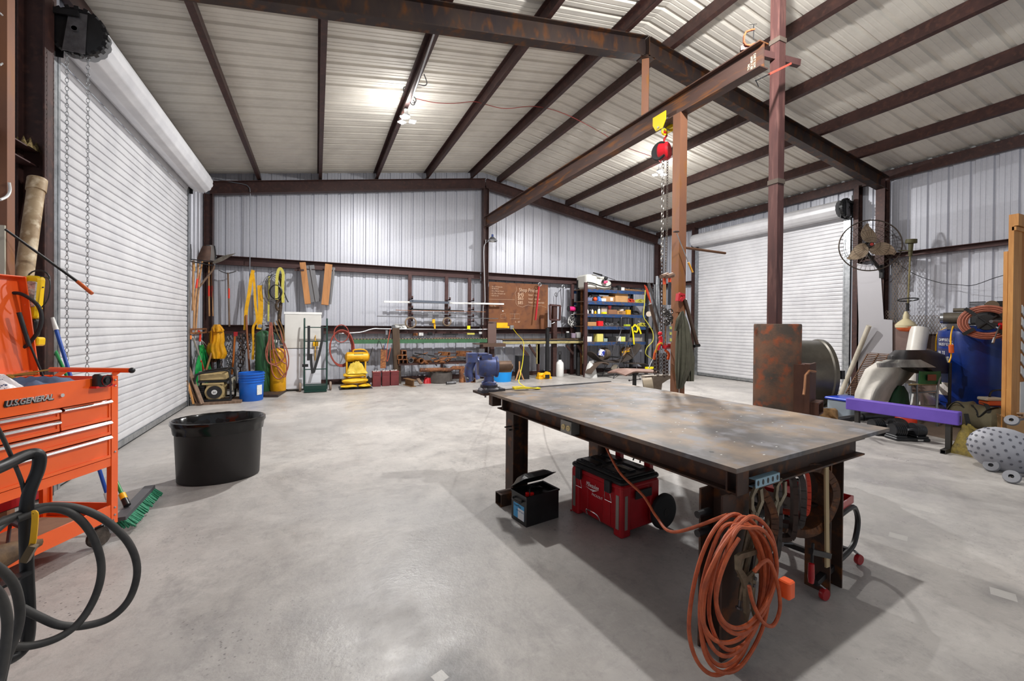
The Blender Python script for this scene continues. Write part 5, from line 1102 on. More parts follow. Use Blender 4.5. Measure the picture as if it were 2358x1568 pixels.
strap('pale yellow loop strap with black hooks over the wire coils', [(637, 690), (637, 660), (639, 630), (645, 618), (652, 630), (651, 660), (652, 697)], 0.06, yl, WY - 0.15)
longtool('rake_handle', 'bare reddish rake handle hanging down behind the yellow straps', 'handle', [(567, 725), (569, 770), (572, 815), (575, 860)], 0.02, mat('handle_red', '#9a6040', 0.5), WY - 0.15)
wc = thing('wire_coil', 'coils of grey steel wire hung on the back wall girt', 'wire', PY(638, 660, WY - 0.1)); mb = MB(); rnd = random.Random(3)
for k in range(9):
    cx, cy, rr = 630 + rnd.uniform(-8, 12), 662 + rnd.uniform(-3, 6), rnd.uniform(20, 34)
    mb.tube([aty(cx + rr * 0.72 * cos(t), cy + rr * 1.25 * sin(t), WY - 0.12 + rnd.uniform(-0.03, 0.03)) for t in [2 * pi * i / 22 for i in range(22)]], 0.005, 5, True)
obj('wire_loops', mb, steelg, wc)
mb = MB()
for k in range(3): mb.tube([aty(634 + 14 * cos(t) + k, 672 + 16 * sin(t), WY - 0.16) for t in [2 * pi * i / 20 for i in range(20)]], 0.008, 5, True)
TB(mb, [(655, 674), (660, 688), (664, 696)], WY - 0.15, 0.014, 6); obj('cable_loops', mb, blackp, wc)
lp = thing('leather_bundle', 'dark bundle of ropes and tack hanging above the yellow cylinder', 'bundle', PY(645, 680, WY - 0.05))
mb = MB(); TB(mb, [(646, 630), (644, 660), (646, 700), (643, 735), (648, 765)], WY - 0.05, 0.04, 8); TB(mb, [(640, 690), (636, 705), (641, 715)], WY - 0.1, 0.03, 8); obj('rope', mb, mat('tack', '#54402c', 0.8, col2='#2c241c', scale=20), lp)
# fridge
fg = thing('refrigerator', 'white two-door refrigerator against the back wall', 'refrigerator', (FX(696, 10.7), 11.0, 0))
fx0, fx1 = FX(655, 10.67), FX(740, 10.67); frw = mat('fridge_white', '#cfcdc8', 0.4, col2='#c8c6c1', scale=2)
obj('cabinet', MB().rbox((fx0, 10.72, 0.02), (fx1, 11.3, 1.74), 0.02), frw, fg)
obj('freezer_door', MB().rbox((fx0, 10.66, 1.0 - 0.04), (fx1, 10.715, 1.74), 0.015), frw, fg)
obj('fridge_door', MB().rbox((fx0, 10.66, 0.05), (fx1 + 0.0, 10.715, 0.945), 0.015), mat('fridge_lower', '#cfd1d8', 0.4), fg)
obj('top_trim', MB().box((fx0 - 0.01, 10.65, 1.72), (fx1 + 0.01, 11.3, 1.77)), white, fg)
obj('door_handle', MB().bar((fx1 - 0.05, 10.63, 0.72), (fx1 - 0.05, 10.63, 0.94), 0.02, 0.02), frw, fg)
# hand truck
ht = thing('hand_truck', 'dark green appliance hand truck with a black strap', 'hand truck', atz(725, 903, 0))
hg = mat('truck_green', '#1c3b34', 0.4, 0.2); x0, x1, Yh = FX(701, 10.42), FX(753, 10.42), 10.42
mb = MB()
for x in (x0, x1): mb.tube(spline([(x, Yh, 0.05), (x, Yh, 0.6), (x, Yh, 1.35), (x, Yh + 0.03, 1.58), (x, Yh + 0.06, 1.62)], 4), 0.018, 8)
for z in (1.43, 1.12, 0.5, 0.16): mb.bar((x0, Yh, z), (x1, Yh, z), 0.03, 0.02)
obj('truck_frame', mb, hg, ht)
obj('toe_plate', MB().box((x0 - 0.0, Yh - 0.16, 0.015), (x1, Yh, 0.03)).box((x0, Yh - 0.02, 0.02), (x1, Yh, 0.14)), hg, ht)
for x in (x0 - 0.08, x1 + 0.08): obj('wheel', MB().lathe([(0, -0.025), (0.08, -0.025), (0.1, -0.015), (0.1, 0.015), (0.08, 0.025), (0, 0.025)], (x, Yh + 0.12, 0.1), 20, (1, 0, 0)), mat('wheel_tan', '#8a7668', 0.7), ht)
mb = MB(); blkw = mat('webbing_black', '#222224', 0.8)
for P in ([(711, 750), (711, 790), (710, 830)], [(742, 750), (742, 782)], [(742, 782), (735, 815), (722, 858)], [(716, 815), (717, 840), (720, 860)]):
    pts = [aty(x, y, Yh - 0.03) for x, y in P]
    mb.ribbon(pts, 0.055)
obj('strap', mb, blkw, ht)
obj('ratchet', MB().box((x0 - 0.04, Yh - 0.05, 0.56), (x0 + 0.08, Yh + 0.0, 0.62)), blackp, ht)
fn = solo('wire_brush', BX(BX(MB(), 721, 785, 733, 797, 10.6, 0.04), 725, 772, 727, 830, 10.6, 0.03), yellow, 'yellow funnel hanging on a black rod on the fridge side of the truck', 'funnel')
# timbers and sheets on the girt
def plank(lb, P, w, t, m, Y): solo('timber_offcut', MB().bar(aty(P[0], P[1], Y), aty(P[2], P[3], Y - 0.05), w, t, up=(0, 1, 0)), m, lb, 'timber', 'timbers hung on the upper girt')
plank('pine beam hung leaning right above the refrigerator', (697, 605, 709, 700), 0.13, 0.14, mat('fir', '#b57c48', 0.6, col2='#9c6838', scale=3, stretch=(6, 6, 0.5)), WY - 0.02)
plank('pine beam with a knot hung leaning left, beyond the fridge', (757, 609, 748, 702), 0.16, 0.12, _M['fir'], WY - 0.02)
for lb, P, w in (('grey steel cladding offcut behind the first pine beam', (711, 611, 725, 695), 0.24), ('grey cladding strip behind the knotted pine beam', (766, 616, 757, 700), 0.12)):
    solo('sheet_offcut', MB().bar(aty(P[0], P[1], WY + 0.1), aty(P[2], P[3], WY + 0.1), w, 0.02, up=(0, 1, 0)).bar(aty(P[0] + 3, P[1], WY + 0.08), aty(P[2] + 3, P[3], WY + 0.08), 0.03, 0.05, up=(0, 1, 0)), mat('clad_grey', '#77777a', 0.5, 0.3), lb, 'sheet')
solo('hanger_arm', BR(BR(MB(), 678, 622, 700, 622, WY - 0.1, 0.04), 690, 622, 690, 618, WY - 0.3, 0.04, Y2=WY + 0.05), redox, 'brown hanger arm holding the pine beams by the fridge', 'bracket')
# red air hose coil
ah = thing('air_hose', 'dull red air hose coiled on a wire hanger over the yellow compressor', 'hose', PY(785, 760, WY - 0.05)); mb = MB(); rnd = random.Random(8)
for k in range(6): mb.tube([aty(785 + (25 + k * 0.6) * cos(t) + rnd.uniform(-0.6, 0.6) + 0.5 * k, 802 + (38 + k * 0.9) * sin(t), WY - 0.2 - 0.02 * k) for t in [2 * pi * i / 26 for i in range(26)]], 0.0135, 7, True)
mb.tube([aty(786 + 17 * cos(t), 768 + 20 * sin(t), WY - 0.3) for t in [2 * pi * i / 20 for i in range(20)]], 0.012, 7, True)
obj('hose_loops', mb, mat('hose_dullred', '#a34538', 0.55, col2='#8a3a30', scale=10), ah)
mb = MB(); TB(mb, [(773, 766), (771, 752), (792, 750), (792, 762)], WY - 0.2, 0.01, 6, 0); BR(mb, 782, 758, 782, 765, WY - 0.2, 0.02, Y2=WY + 0.1); obj('hanger', mb, blackm, ah)
# yellow compressor and bags
yc = thing('air_compressor', 'yellow portable air compressor with a top tank', 'compressor', atz(822, 893, 0)); yx = FX(824, 10.9)
ydk = mat('compressor_yellow', '#e2a80e', 0.4, 0.05, col2='#c8900a', scale=8)
xa, xb = FX(795, 10.85), FX(852, 10.85)
obj('tank', MB().lathe([(0, 0), (0.06, 0.005), (0.115, 0.04), (0.12, 0.08), (0.12, xb - xa - 0.08), (0.115, xb - xa - 0.04), (0.06, xb - xa - 0.005), (0, xb - xa)], (xa, 10.9, 0.72), 22, (1, 0, 0)), ydk, yc)
obj('grip', MB().tube(spline([(xa + 0.18, 10.85, 0.82), (xa + 0.2, 10.84, 0.89), (xa + 0.4, 10.84, 0.9), (xa + 0.5, 10.85, 0.84)], 4), 0.018, 8), ydk, yc)
obj('motor', MB().rbox((xa + 0.18, 10.8, 0.64), (xa + 0.42, 10.92, 0.8), 0.02).rbox((xa + 0.05, 10.85, 0.32), (xa + 0.45, 11.05, 0.6), 0.03), blackp, yc)
mb = MB()
for x in (xa + 0.04, xb - 0.1):
    for y in (10.86, 11.05): mb.bar((x, y, 0.0), (x, y, 0.68), 0.035, 0.035)
    mb.bar((x, 10.86, 0.3), (x, 11.05, 0.3), 0.03, 0.03)
for y in (10.86, 11.05): mb.bar((xa + 0.04, y, 0.3), (xb - 0.1, y, 0.3), 0.03, 0.03)
obj('stand', mb, ydk, yc)
obj('wheel', MB().lathe([(0, -0.03), (0.1, -0.03), (0.12, 0), (0.1, 0.03), (0, 0.03)], (xb - 0.02, 10.98, 0.12), 18, (1, 0, 0)), rubber, yc)
def bag(lb, x0, x1, Y, z, h, m, seed, lab=None):
    r = thing('cement_bag', lb, 'bag', ((x0 + x1) / 2, Y, z), 0, 'bagged mix stacked in front of the compressor')
    rnd = random.Random(seed); p = [rnd.uniform(0, 6) for _ in range(4)]
    def f(s_): return lambda u, v: (x0 + (x1 - x0) * (u + 0.02 * sin(7 * v + p[0])), Y + 0.36 * v - 0.0, z + h / 2 + s_ * (h / 2 - 0.005) * (sin(pi * u) ** 0.35 * sin(pi * v) ** 0.35 if 0 < u < 1 and 0 < v < 1 else 0) + 0.008 * sin(9 * u + p[1]) * sin(8 * v + p[2]))
    obj('bag_body', MB().grid(f(1), 16, 10).grid(f(-1), 16, 10), m, r)
    if lab: obj('printed_panel', MB().box((x0 + 0.08, Y - 0.004 + 0.03, z + h * 0.3), (x1 - 0.1, Y + 0.04, z + h * 0.68)), lab, r)
bym = mat('bag_yellow', '#e0b526', 0.55, col2='#c99d18', scale=9, bump=0.3, bscale=14)
ba, bb_ = FX(785, 10.6), FX(852, 10.6)
tag(obj('pallet_mat', MB().box((ba - 0.03, 10.45, 0), (bb_ + 0.05, 11.0, 0.012)), blackp), 'black rubber mat under the cement bags', 'mat')
for k, (a, b, z, h, lb) in enumerate(((ba, ba + 0.37, 0.012, 0.09, 'flattened bag with teal print at the bottom near the hose coil'), (ba + 0.38, bb_ + 0.02, 0.012, 0.09, 'flattened bag with teal print at the bottom near the batteries'))):
    bag(lb, a, b, 10.5, z, h, bym, 30 + k, mat('print_teal', '#2f7f88', 0.5, col2='#1d3d44', scale=30))
bag('full yellow bag with a green printed band, middle of the stack', ba + 0.03, bb_ - 0.03, 10.52, 0.102, 0.15, bym, 33, mat('print_green', '#7aa07a', 0.5, col2='#c8b84a', scale=30))
bag('open topped yellow bag on top of the stack', ba + 0.06, bb_ - 0.08, 10.54, 0.252, 0.11, bym, 35)
solo('torn_bag', crumple(MB(), (ba + 0.36, 10.7, 0.35), 0.45, 0.3, 0.12, 12, None, 18, 12, 0.05), mat('bag_pale', '#e6cb58', 0.6, col2='#caa828', scale=8), 'torn crumpled yellow sack slumped on the bag stack', 'sack')
# batteries
bat = mat('battery_maroon', '#6b2a2c', 0.45, 0, col2='#5c2326', scale=6)
def battery(x0, x1, Y, lb):
    r = thing('golf_cart_battery', lb, 'battery', ((x0 + x1) / 2, Y + 0.09, 0), 0, 'maroon batteries on the floor')
    obj('case', MB().rbox((x0, Y, 0.0), (x1, Y + 0.2, 0.33), 0.01).box((x0 + 0.04, Y - 0.004, 0.27), (x1 - 0.05, Y + 0.01, 0.29)), bat, r)
    obj('top', MB().rbox((x0 - 0.004, Y - 0.004, 0.33), (x1 + 0.004, Y + 0.204, 0.36), 0.01), mat('battery_top', '#7a3636', 0.5), r)
    mb = MB()
    for k in range(4): mb.cyl((x0 + 0.03 + 0.04 * k, Y + 0.05 + 0.03 * (k % 2), 0.36), (x0 + 0.03 + 0.04 * k, Y + 0.05 + 0.03 * (k % 2), 0.385), 0.014, n=10)
    obj('terminals', mb, white, r)['kind'] = 'stuff'
b_ = [FX(p, 10.72) for p in (859, 878, 881, 899, 900, 920)]
battery(b_[0], b_[1], 10.72, 'maroon battery standing apart beside the yellow bags'); battery(b_[2], b_[3], 10.74, 'maroon battery in the middle of three by the bench leg'); battery(b_[4] + 0.01, b_[5], 10.76, 'maroon battery last of three, nearest the scrap pile')
# ================================================================== BACK WALL, CENTRE: benches, racks, scrap
gb = thing('green_bench', 'long narrow green steel bench rail under the lower girt', 'bench', (FX(960, 11.2), 11.2, 0.95)); GBY = 11.08
a, b = PY(812, 793, GBY), PY(1122, 789, GBY)
obj('bench_rail', MB().box((a.x, GBY, 1.03), (b.x, GBY + 0.05, 1.13)), mat('bench_green', '#3f6a4a', 0.5, 0.1, col2='#335a3e', scale=6), gb)
obj('bench_top', MB().box((a.x, GBY, 1.13), (b.x, 11.35, 1.145)), mat('bench_dark', '#352f28', 0.7), gb)
mb = MB(); rnd = random.Random(6)
for k in range(46): x = a.x + (b.x - a.x) * (k + 0.5) / 46; mb.box((x, GBY - 0.005, 1.135), (x + 0.035, GBY + 0.01, 1.155))
obj('rail_lugs', mb, mat('lug_tan', '#8a7a5c', 0.6), gb)['kind'] = 'stuff'
for px, w, lb in ((911, 0.13, 0),): obj('bench_post', MB().bar((FX(916, 11.1), 11.1, 0), (FX(911, 11.1), 11.1, 1.42), 0.17, 0.12, up=(0, 1, 0)), rustm if 0 else mat('post_brown', '#52402f', 0.7, 0.1, col2='#3a2d24', scale=4, stretch=(3, 3, 0.4)), gb)
obj('support_bracket', MB().bar((b.x - 0.1, GBY + 0.2, 0.6), (b.x - 0.1, GBY + 0.2, 1.13), 0.08, 0.08), redox, gb)
# hanging trowel-like things by the bench post
solo('hanging_plate', MB().bar(PY(883, 805, 10.95), PY(882, 848, 10.9), 0.13, 0.03, up=(0, 1, 0)).cyl(PY(883, 795, 10.95), PY(883, 806, 10.95), 0.01), rustm, 'rusty steel bar hanging over the maroon batteries', 'bar')
for P, lb in (([(846, 836), (858, 800)], 'black cable hanging down by the yellow compressor'), ([(868, 798), (873, 784), (880, 800), (882, 810)], 'black cable hooked over the green bench rail'), ([(888, 790), (884, 812), (889, 850)], 'blue wire hanging by the rusty bar')):
    solo('hanging_cable', TB(MB(), P, 10.98, 0.009, 6, 4), blackp if 'blue' not in lb else bluep, lb, 'cable')
solo('orange_cable', TB(MB(), [(899, 757), (893, 790), (890, 825), (893, 830), (900, 800)], 11.0, 0.007, 6, 5), mat('cord_red', '#c8553c', 0.5), 'thin orange cord hanging from the lower girt', 'cord')
# bar rack: three posts with arms, bars lying on the arms
rk = thing('bar_rack', 'rack of three brown posts with arms holding lengths of steel bar', 'rack', PY(1010, 700, 11.3))
RY = 11.36
for px in (943.5, 1028, 1081):
    x = FX(px, RY); mb = MB().box((x - 0.045, RY, 1.47), (x + 0.045, RY + 0.06, 2.84))
    for z in (2.17, 1.92, 1.74, 1.6): mb.box((x - 0.02, RY - 0.32, z), (x + 0.02, RY, z + 0.03)).box((x - 0.02, RY - 0.32, z), (x + 0.02, RY - 0.3, z + 0.08))
    obj('rack_post', mb, redox_l, rk)
def stock(lb, x0, x1, y0, y1, Y, w, h, m): solo('bar_stock', MB().bar(aty(x0, y0, Y), aty(x1, y1, Y), w, h), m, lb, 'bar', 'bars lying on the wall rack')
stock('white plastic conduit lying highest on the bar rack', 884, 1160, 694.5, 700, RY - 0.1, 0.04, 0.045, white)
stock('blue grey steel channel on the top arms of the bar rack', 944, 1034, 693, 697, RY - 0.2, 0.06, 0.06, mat('chan_bluegrey', '#5d6470', 0.5, 0.4))
stock('thin rusty rod on the second arms of the bar rack', 911, 1118, 714, 718, RY - 0.22, 0.012, 0.014, rustm)
stock('dark flat bar on the second arms of the bar rack', 942, 1068, 712, 716, RY - 0.14, 0.04, 0.035, blackm)
stock('long dark round bar lowest on the bar rack', 868, 1147, 728, 733.5, RY - 0.2, 0.02, 0.02, steelg)
stock('short silver bar behind the long dark one', 985, 1090, 722, 726, RY - 0.08, 0.025, 0.02, zinc)
for px, r, lb in ((945.5, 0.14, 'coil of pale rope hung on the first rack post'), (1029, 0.11, 'coil of brown rope hung on the middle rack post')):
    c_ = aty(px, 743 if px < 1000 else 741, RY - 0.36); mb = MB()
    for k in range(4): mb.torus((c_.x, c_.y - 0.012 * k, c_.z), r - 0.012 * (k % 2), 0.011, (0, 1, 0), 22, 6)
    solo('rope_coil', mb, mat('rope', '#8d7a66', 0.8, col2='#6a5a4a', scale=20), lb, 'rope')
lp_ = thing('license_plate', 'white Texas number plate standing on the lower girt', 'plate', PY(922, 752, 11.4))
a, b = PY(908, 758, 11.4), PY(937, 746, 11.4); obj('plate', MB().box((a.x, 11.4, a.z), (b.x, 11.41, b.z)), white, lp_)
text('lettering', 'TEXAS', blackp, lp_, frame((a.x + 0.1, 11.396, b.z - 0.05), (1, 0, 0), (0, 0, 1)), 0.04, 0.001, xs=0.9); text('lettering', '30-6K7H', blackp, lp_, frame((a.x + 0.02, 11.396, a.z + 0.015), (1, 0, 0), (0, 0, 1)), 0.085, 0.001, xs=0.75)
solo('round_plate', MB().cyl(PY(906, 753, 11.38), PY(906, 753, 11.38) + V(0, 0.015, 0), 0.055), steelg, 'round steel disc beside the number plate', 'disc')
solo('small_figure', BX(BX(BX(MB(), 996, 735, 1002, 744, 11.35, 0.06), 999, 744, 1003, 753, 11.35, 0.05), 1000, 748, 1003, 757, 11.3, 0.03), yellow, 'small yellow and green tin ornament on the lower girt', 'ornament')
solo('yellow_tag', BX(MB(), 1076, 750, 1083, 758, 11.3, 0.02), yellowb, 'bright yellow tag under the third rack post', 'tag')
for x0, x1, y0, y1, m, lb in ((952, 962, 767, 773, rustm, 'rusty fitting on the girt ledge, nearest the bench post'), (965, 975, 766, 773, white, 'white fitting on the girt ledge'), (986, 996, 765, 772, blackp, 'black cap on the girt ledge below the middle rack post'), (1022, 1055, 768, 771, blackm, 'dark file lying on the girt ledge'), (1076, 1093, 766.5, 770.5, yl, 'pale yellow tube on the girt ledge'), (1104, 1110, 764, 769, white, 'white washer on the girt ledge by the centre column'), (888, 893, 760, 771, zinc, 'small tin can on the girt ledge above the batteries')):
    solo('ledge_item', BX(MB(), x0, y0, x1, y1, 11.4, 0.08), m, lb, 'fitting', 'small hardware lying on the girt ledge')
for x0, x1, y0, y1, m, lb in ((998, 1058, 777, 786, mat('plate_brown', '#6a5248', 0.6), 'brown steel plate standing on the green bench'), (977, 992, 783, 787, white, 'pale scraps on the green bench beside the brown plate'), (1022, 1031, 778, 787, steelg, 'grey bracket leaning on the brown plate')):
    solo('bench_item', BX(MB(), x0, y0, x1, y1, 11.15 if 'bracket' not in lb else 11.1, 0.04), m, lb, 'steel piece')
# conduit runs
cdm = mat('conduit', '#c4c6ca', 0.4, 0.5)
solo('wall_conduit', TB(MB(), [(492, 412), (520, 417), (560, 424), (572, 430), (576, 445), (576, 520), (575, 640), (573, 690)], 11.38, 0.011, 8, 5), mat('conduit_dark', '#6c6e74', 0.4, 0.5), 'grey conduit bending down the back wall at the left end', 'conduit')
solo('wall_conduit', TB(MB(), [(780, 768), (830, 765), (860, 757), (900, 757.5), (1100, 758.5), (1175, 756)], 11.36, 0.013, 8, 3), cdm, 'pale conduit running along the lower girt to the outlet box', 'conduit')
solo('wall_conduit', TB(MB(), [(1119, 552), (1118, 560), (1114, 580), (1117, 690), (1113, 700), (1112, 748)], 11.3, 0.011, 8, 4), cdm, 'pale conduit running down the centre column from the small lamp', 'conduit')
wl2 = thing('wall_lamp', 'small grey barn lamp on an arm from the centre column', 'lamp', PY(1132, 548, 11.2))
c_ = aty(1134, 552, 11.15); obj('shade', MB().lathe([(0.02, 0.09), (0.06, 0.06), (0.14, -0.02), (0.135, -0.045), (0.13, -0.04), (0.05, 0.05)], c_, 22), zinc, wl2)
obj('bulb', MB().ball(c_ - V(0, 0, 0.02), 0.06), white, wl2); obj('socket', MB().cyl(c_ + V(0, 0, 0.07), c_ + V(0, 0, 0.15), 0.03), bluep, wl2)
obj('arm', MB().tube([PY(1118, 560, 11.3), PY(1125, 555, 11.25), c_ + V(-0.03, 0, 0.08)], 0.01, 8), zinc, wl2)

# scrap pile rack
sr = thing('scrap_shelf', 'low steel rack holding the pile of rusty pipe offcuts', 'rack', (FX(1000, 11.1), 11.1, 0))
xa, xb = FX(918, 11.0), FX(1125, 11.0)
obj('shelf_rail', MB().bar((xa, 10.95, 0.5), (xb, 10.95, 0.5), 0.04, 0.05).bar((xa, 11.35, 0.5), (xb, 11.35, 0.5), 0.04, 0.05), redox, sr)
mb = MB()
for x in (xa + 0.05, (xa + xb) / 2, xb - 0.05): mb.bar((x, 11.36, 0), (x, 11.36, 0.5), 0.05, 0.05).bar((x, 10.95, 0.5), (x, 11.36, 0.5), 0.04, 0.04)
obj('shelf_leg', mb, redox, sr)
def opipe(lb, cx, cy, r, L, Y, m=rustm, dx=0.15, wall=0.012, dz=0.0, square=False, mouth=True):
    c = aty(cx, cy, Y); e = c + V(dx * L, L, dz); mb = MB()
    if square: mb.sqtube(c, e, r * 2, r * 2, 0.012)
    else: mb.pipe(c, e, r, r - wall)
    solo('square_tube' if square else 'pipe_offcut', mb, m, lb, 'tube' if square else 'pipe', 'square tubes stacked by the bench post' if square else 'pipe offcuts on the scrap rack')
for k, (x, y) in enumerate(((923.5, 833), (933.5, 833), (921, 823), (932, 823), (931, 812.5))):
    opipe(('bottom left', 'bottom right', 'middle left', 'middle right', 'topmost')[k] + ' square tube of the stack by the bench post', x, y, 0.058, 0.45, 10.93, rustm, 0.0, square=True)
opipe('wide thin pipe offcut next to the square tubes', 946.5, 830, 0.065, 0.4, 10.93, steelg, 0)
opipe('large rusty pipe offcut with dark mouth facing the room', 971, 831, 0.07, 0.6, 10.85, rustm, -0.25)
opipe('rusty small pipe beside the large rusty pipe mouth', 983.5, 836.5, 0.032, 0.6, 10.85, rustm, -0.2, dz=0.1)
opipe('dark steel pipe end in the middle of the scrap pile', 1009, 825, 0.028, 0.4, 10.9, steelg, 0.1)
opipe('light rusty pipe end lying right of the scrap centre', 1024, 834, 0.035, 0.5, 10.85, rustm, -0.9)
opipe('brown pipe stub below the channel offcut', 1030, 830, 0.03, 0.4, 10.9, rustm, 0.5)
opipe('heavy square offcut tilted at the right end of the scrap', 1083, 815, 0.07, 0.35, 10.95, rustm, -0.7, square=True)
opipe('small rusty square tube near the scrap top', 1034, 815, 0.05, 0.3, 11.0, rustm, -0.6, square=True)
rnd = random.Random(21)
names_ = ['thin angle iron slanting out of the scrap pile', 'second angle iron slanting beside the first', 'flat dark strip lying on the scrap pile', 'grey channel lying level on the scrap', 'rusty rod across the scrap at the left', 'rod sticking out at the scrap right end', 'thin plate strip near the tilted square offcut', 'pale stick lying on the lower edge of the scrap', 'dark tube behind the big rusty mouth', 'flat bar at the back of the scrap pile', 'short chrome rod on the scrap', 'bent rusty strip under the channel offcut', 'long rusty angle under the wall shadow line', 'stub of angle iron by the right hand rail']
segs = [(980, 815, 1006, 842, steelg, 0.03), (984, 818, 1003, 836, zinc, 0.02), (955, 813, 1000, 820, blackm, 0.03), (1030, 822, 1072, 826, steelg, 0.05), (948, 822, 985, 812, rustm, 0.02), (1062, 812, 1110, 822, rustm, 0.02), (1075, 825, 1098, 829, rustm, 0.03), (1038, 834, 1056, 838, woodh, 0.025), (950, 818, 975, 828, blackm, 0.05), (1000, 815, 1070, 812, redox, 0.03), (1008, 818, 1018, 812, zinc, 0.025), (1000, 832, 1025, 826, rustm, 0.035), (990, 826, 1050, 822, rustm, 0.03), (1092, 816, 1118, 826, redox, 0.04)]
for lb, (x0, y0, x1, y1, m, w) in zip(names_, segs):
    Y = 10.9 + rnd.uniform(0, 0.25); solo('steel_offcut', MB().bar(aty(x0, y0, Y), aty(x1, y1, Y + rnd.uniform(-0.05, 0.15)), w, w * 0.7, up=(0, 1, 0)), m, lb, 'steel piece', 'steel offcuts on the scrap rack')
bpz = thing('long_pipe', 'long rusty pipe with a bend lying across the half drum', 'pipe', (FX(1015, 10.75), 10.75, 0.3))
obj('pipe_run', MB().tube([aty(967, 852, 10.75), aty(1015, 851, 10.75), aty(1035, 852, 10.75), aty(1044, 847, 10.75), aty(1068, 847, 10.75)], 0.052, 14), mat('rust_pipe', '#7a4c2f', 0.75, 0.1, col2='#4a2c22', scale=6, col3='#a06a42'), bpz)
obj('bolster', BX(MB(), 1040, 845, 1070, 850, 10.7, 0.06), rustm, bpz)
hd2 = aty(1021, 880, 10.65); solo('half_drum', MB().lathe([(0, 0), (0.31, 0), (0.31, 0.27), (0.3, 0.27), (0.29, 0.02), (0, 0.02)], (hd2.x, 10.95, 0), 30), mat('drum_grey', '#57514d', 0.7, 0.2, col2='#453f3c', scale=7), 'grey cut-down steel drum under the rusty pipe', 'drum')
for px, r, h, lb in ((1065, 0.075, 0.36, 'taller rusty standing pipe section on the floor'), (1075.5, 0.058, 0.27, 'shorter rusty standing pipe section on the floor')):
    c_ = aty(px, 870, 10.7); solo('standing_pipe', MB().pipe((c_.x, 10.75, 0), (c_.x, 10.75, h), r, r - 0.01), _M['rust_pipe'], lb, 'pipe')
c_ = aty(1040, 879, 10.45); solo('pipe_stub', MB().pipe((c_.x - 0.14, 10.45, 0.04), (c_.x + 0.12, 10.5, 0.04), 0.038, 0.03), steelg, 'short grey pipe stub lying in front of the half drum', 'pipe')
c_ = aty(954, 884, 10.3); solo('beam_offcut', MB().ibeam((c_.x, 10.35, 0.085), (c_.x - 0.12, 10.8, 0.085), 0.17, 0.13, 0.012), mat('beam_tan', '#7a5c3c', 0.7, 0.2), 'rusty I-beam offcut standing on the floor before the scrap', 'beam')
solo('wood_wedge', MB().bar(aty(962, 872, 10.5), aty(970, 884, 10.4), 0.09, 0.03), woodd, 'grey plank scrap leaning on the beam offcut', 'timber')
solo('red_scoop', crumple(MB(), (aty(984, 878, 10.9).x, 10.9, 0.0), 0.2, 0.18, 0.14, 5, None, 12, 10, 0.02), redp, 'red plastic part lying on the floor by the half drum', 'cap')
c_ = aty(1088, 876, 10.7); solo('square_tube', MB().sqtube((c_.x, 10.6, 0.05), (c_.x, 10.8, 0.05), 0.1), rustm, 'short rusty square tube lying by the centre column', 'tube')

# chalkboard of rusty sheet
cbd = thing('chalkboard', 'rusty steel sheet on the wall with chalked shop prices', 'sign', PY(1190, 710, 11.4))
a, b = PY(1125, 757, 11.4), PY(1262, 656, 11.4); rb = mat('rusty_sheet', '#6b4128', 0.7, 0.1, col2='#7f4f2c', scale=1.6, col3='#5a3524')
obj('sheet', MB().box((a.x, 11.4, a.z), (b.x, 11.405, b.z)), rb, cbd); ck = mat('chalk', '#c9ab92', 0.9)
def chalk(t, px, py, s_, xs=0.9):
    p = PY(px, py, 11.396); text('lettering', t, ck, cbd, frame(p, (1, 0, 0), (0, 0, 1)), s_, 0.0006, xs=xs)
chalk('Shop Prices', 1195, 671, 0.15); chalk('$45', 1192, 681.5, 0.15); chalk('$65', 1192, 690, 0.14); chalk('$85', 1192, 700, 0.13)
for k, (t, y) in enumerate((('hour  truck', 681), ('hour  welder', 690), ('hour  + materials', 698))): chalk(t, 1217, y, 0.085)
for k, (t, y) in enumerate((('- 36 x 3/4 Bedrails', 661), ('- 36 flat bars', 665.5), ('- 24 x 7/8 for 4 back', 671), ('- 42 1/8 x 3/4 each rail', 676.5), ('- bolt to rail', 681.5))): chalk(t, 1130, y, 0.055)
chalk('cut list', 1129, 706, 0.075); chalk('4 - 48"', 1186, 743, 0.07)
def cl(P, closed=False): obj('chalk_line', MB().tube([PY(x, y, 11.396) for x, y in P], 0.004, 4, closed), ck, cbd)
cl([(1189, 661), (1190, 668), (1186, 675), (1188, 683), (1188, 698), (1192, 704), (1203, 707), (1216, 702), (1228, 705), (1245, 704), (1258, 708)])
cl([(1126, 689), (1185, 690)]); cl([(1153, 733), (1153, 724), (1164, 722), (1164, 733)], True); cl([(1174, 734), (1174, 723), (1196, 723), (1196, 734)], True); cl([(1185, 722), (1185, 735)])
solo('chalk_sheet_bolt', MB().cyl(PY(1158, 716, 11.4), PY(1158, 716, 11.38), 0.02), white, 'round white magnet stuck on the rusty price sheet', 'magnet')
solo('red_level', MB().bar(PY(1241, 660, 11.25), PY(1233, 737, 11.25), 0.035, 0.05, up=(0, 1, 0)), mat('level_red', '#b3202c', 0.4), 'long red level hanging over the price board', 'level')
solo('clamp_hook', MB().torus(PY(1243, 655, 11.25), 0.05, 0.012, (0, 1, 0)).cyl(PY(1243, 655, 11.25), PY(1243, 655, 11.5), 0.01), zinc, 'steel hook ring holding the long red level', 'hook')
solo('clamp_hook', MB().torus(PY(1297, 660, 11.25), 0.05, 0.012, (0, 1, 0)).cyl(PY(1297, 660, 11.25), PY(1297, 660, 11.5), 0.01), zinc, 'steel hook ring holding the two black rods', 'hook')
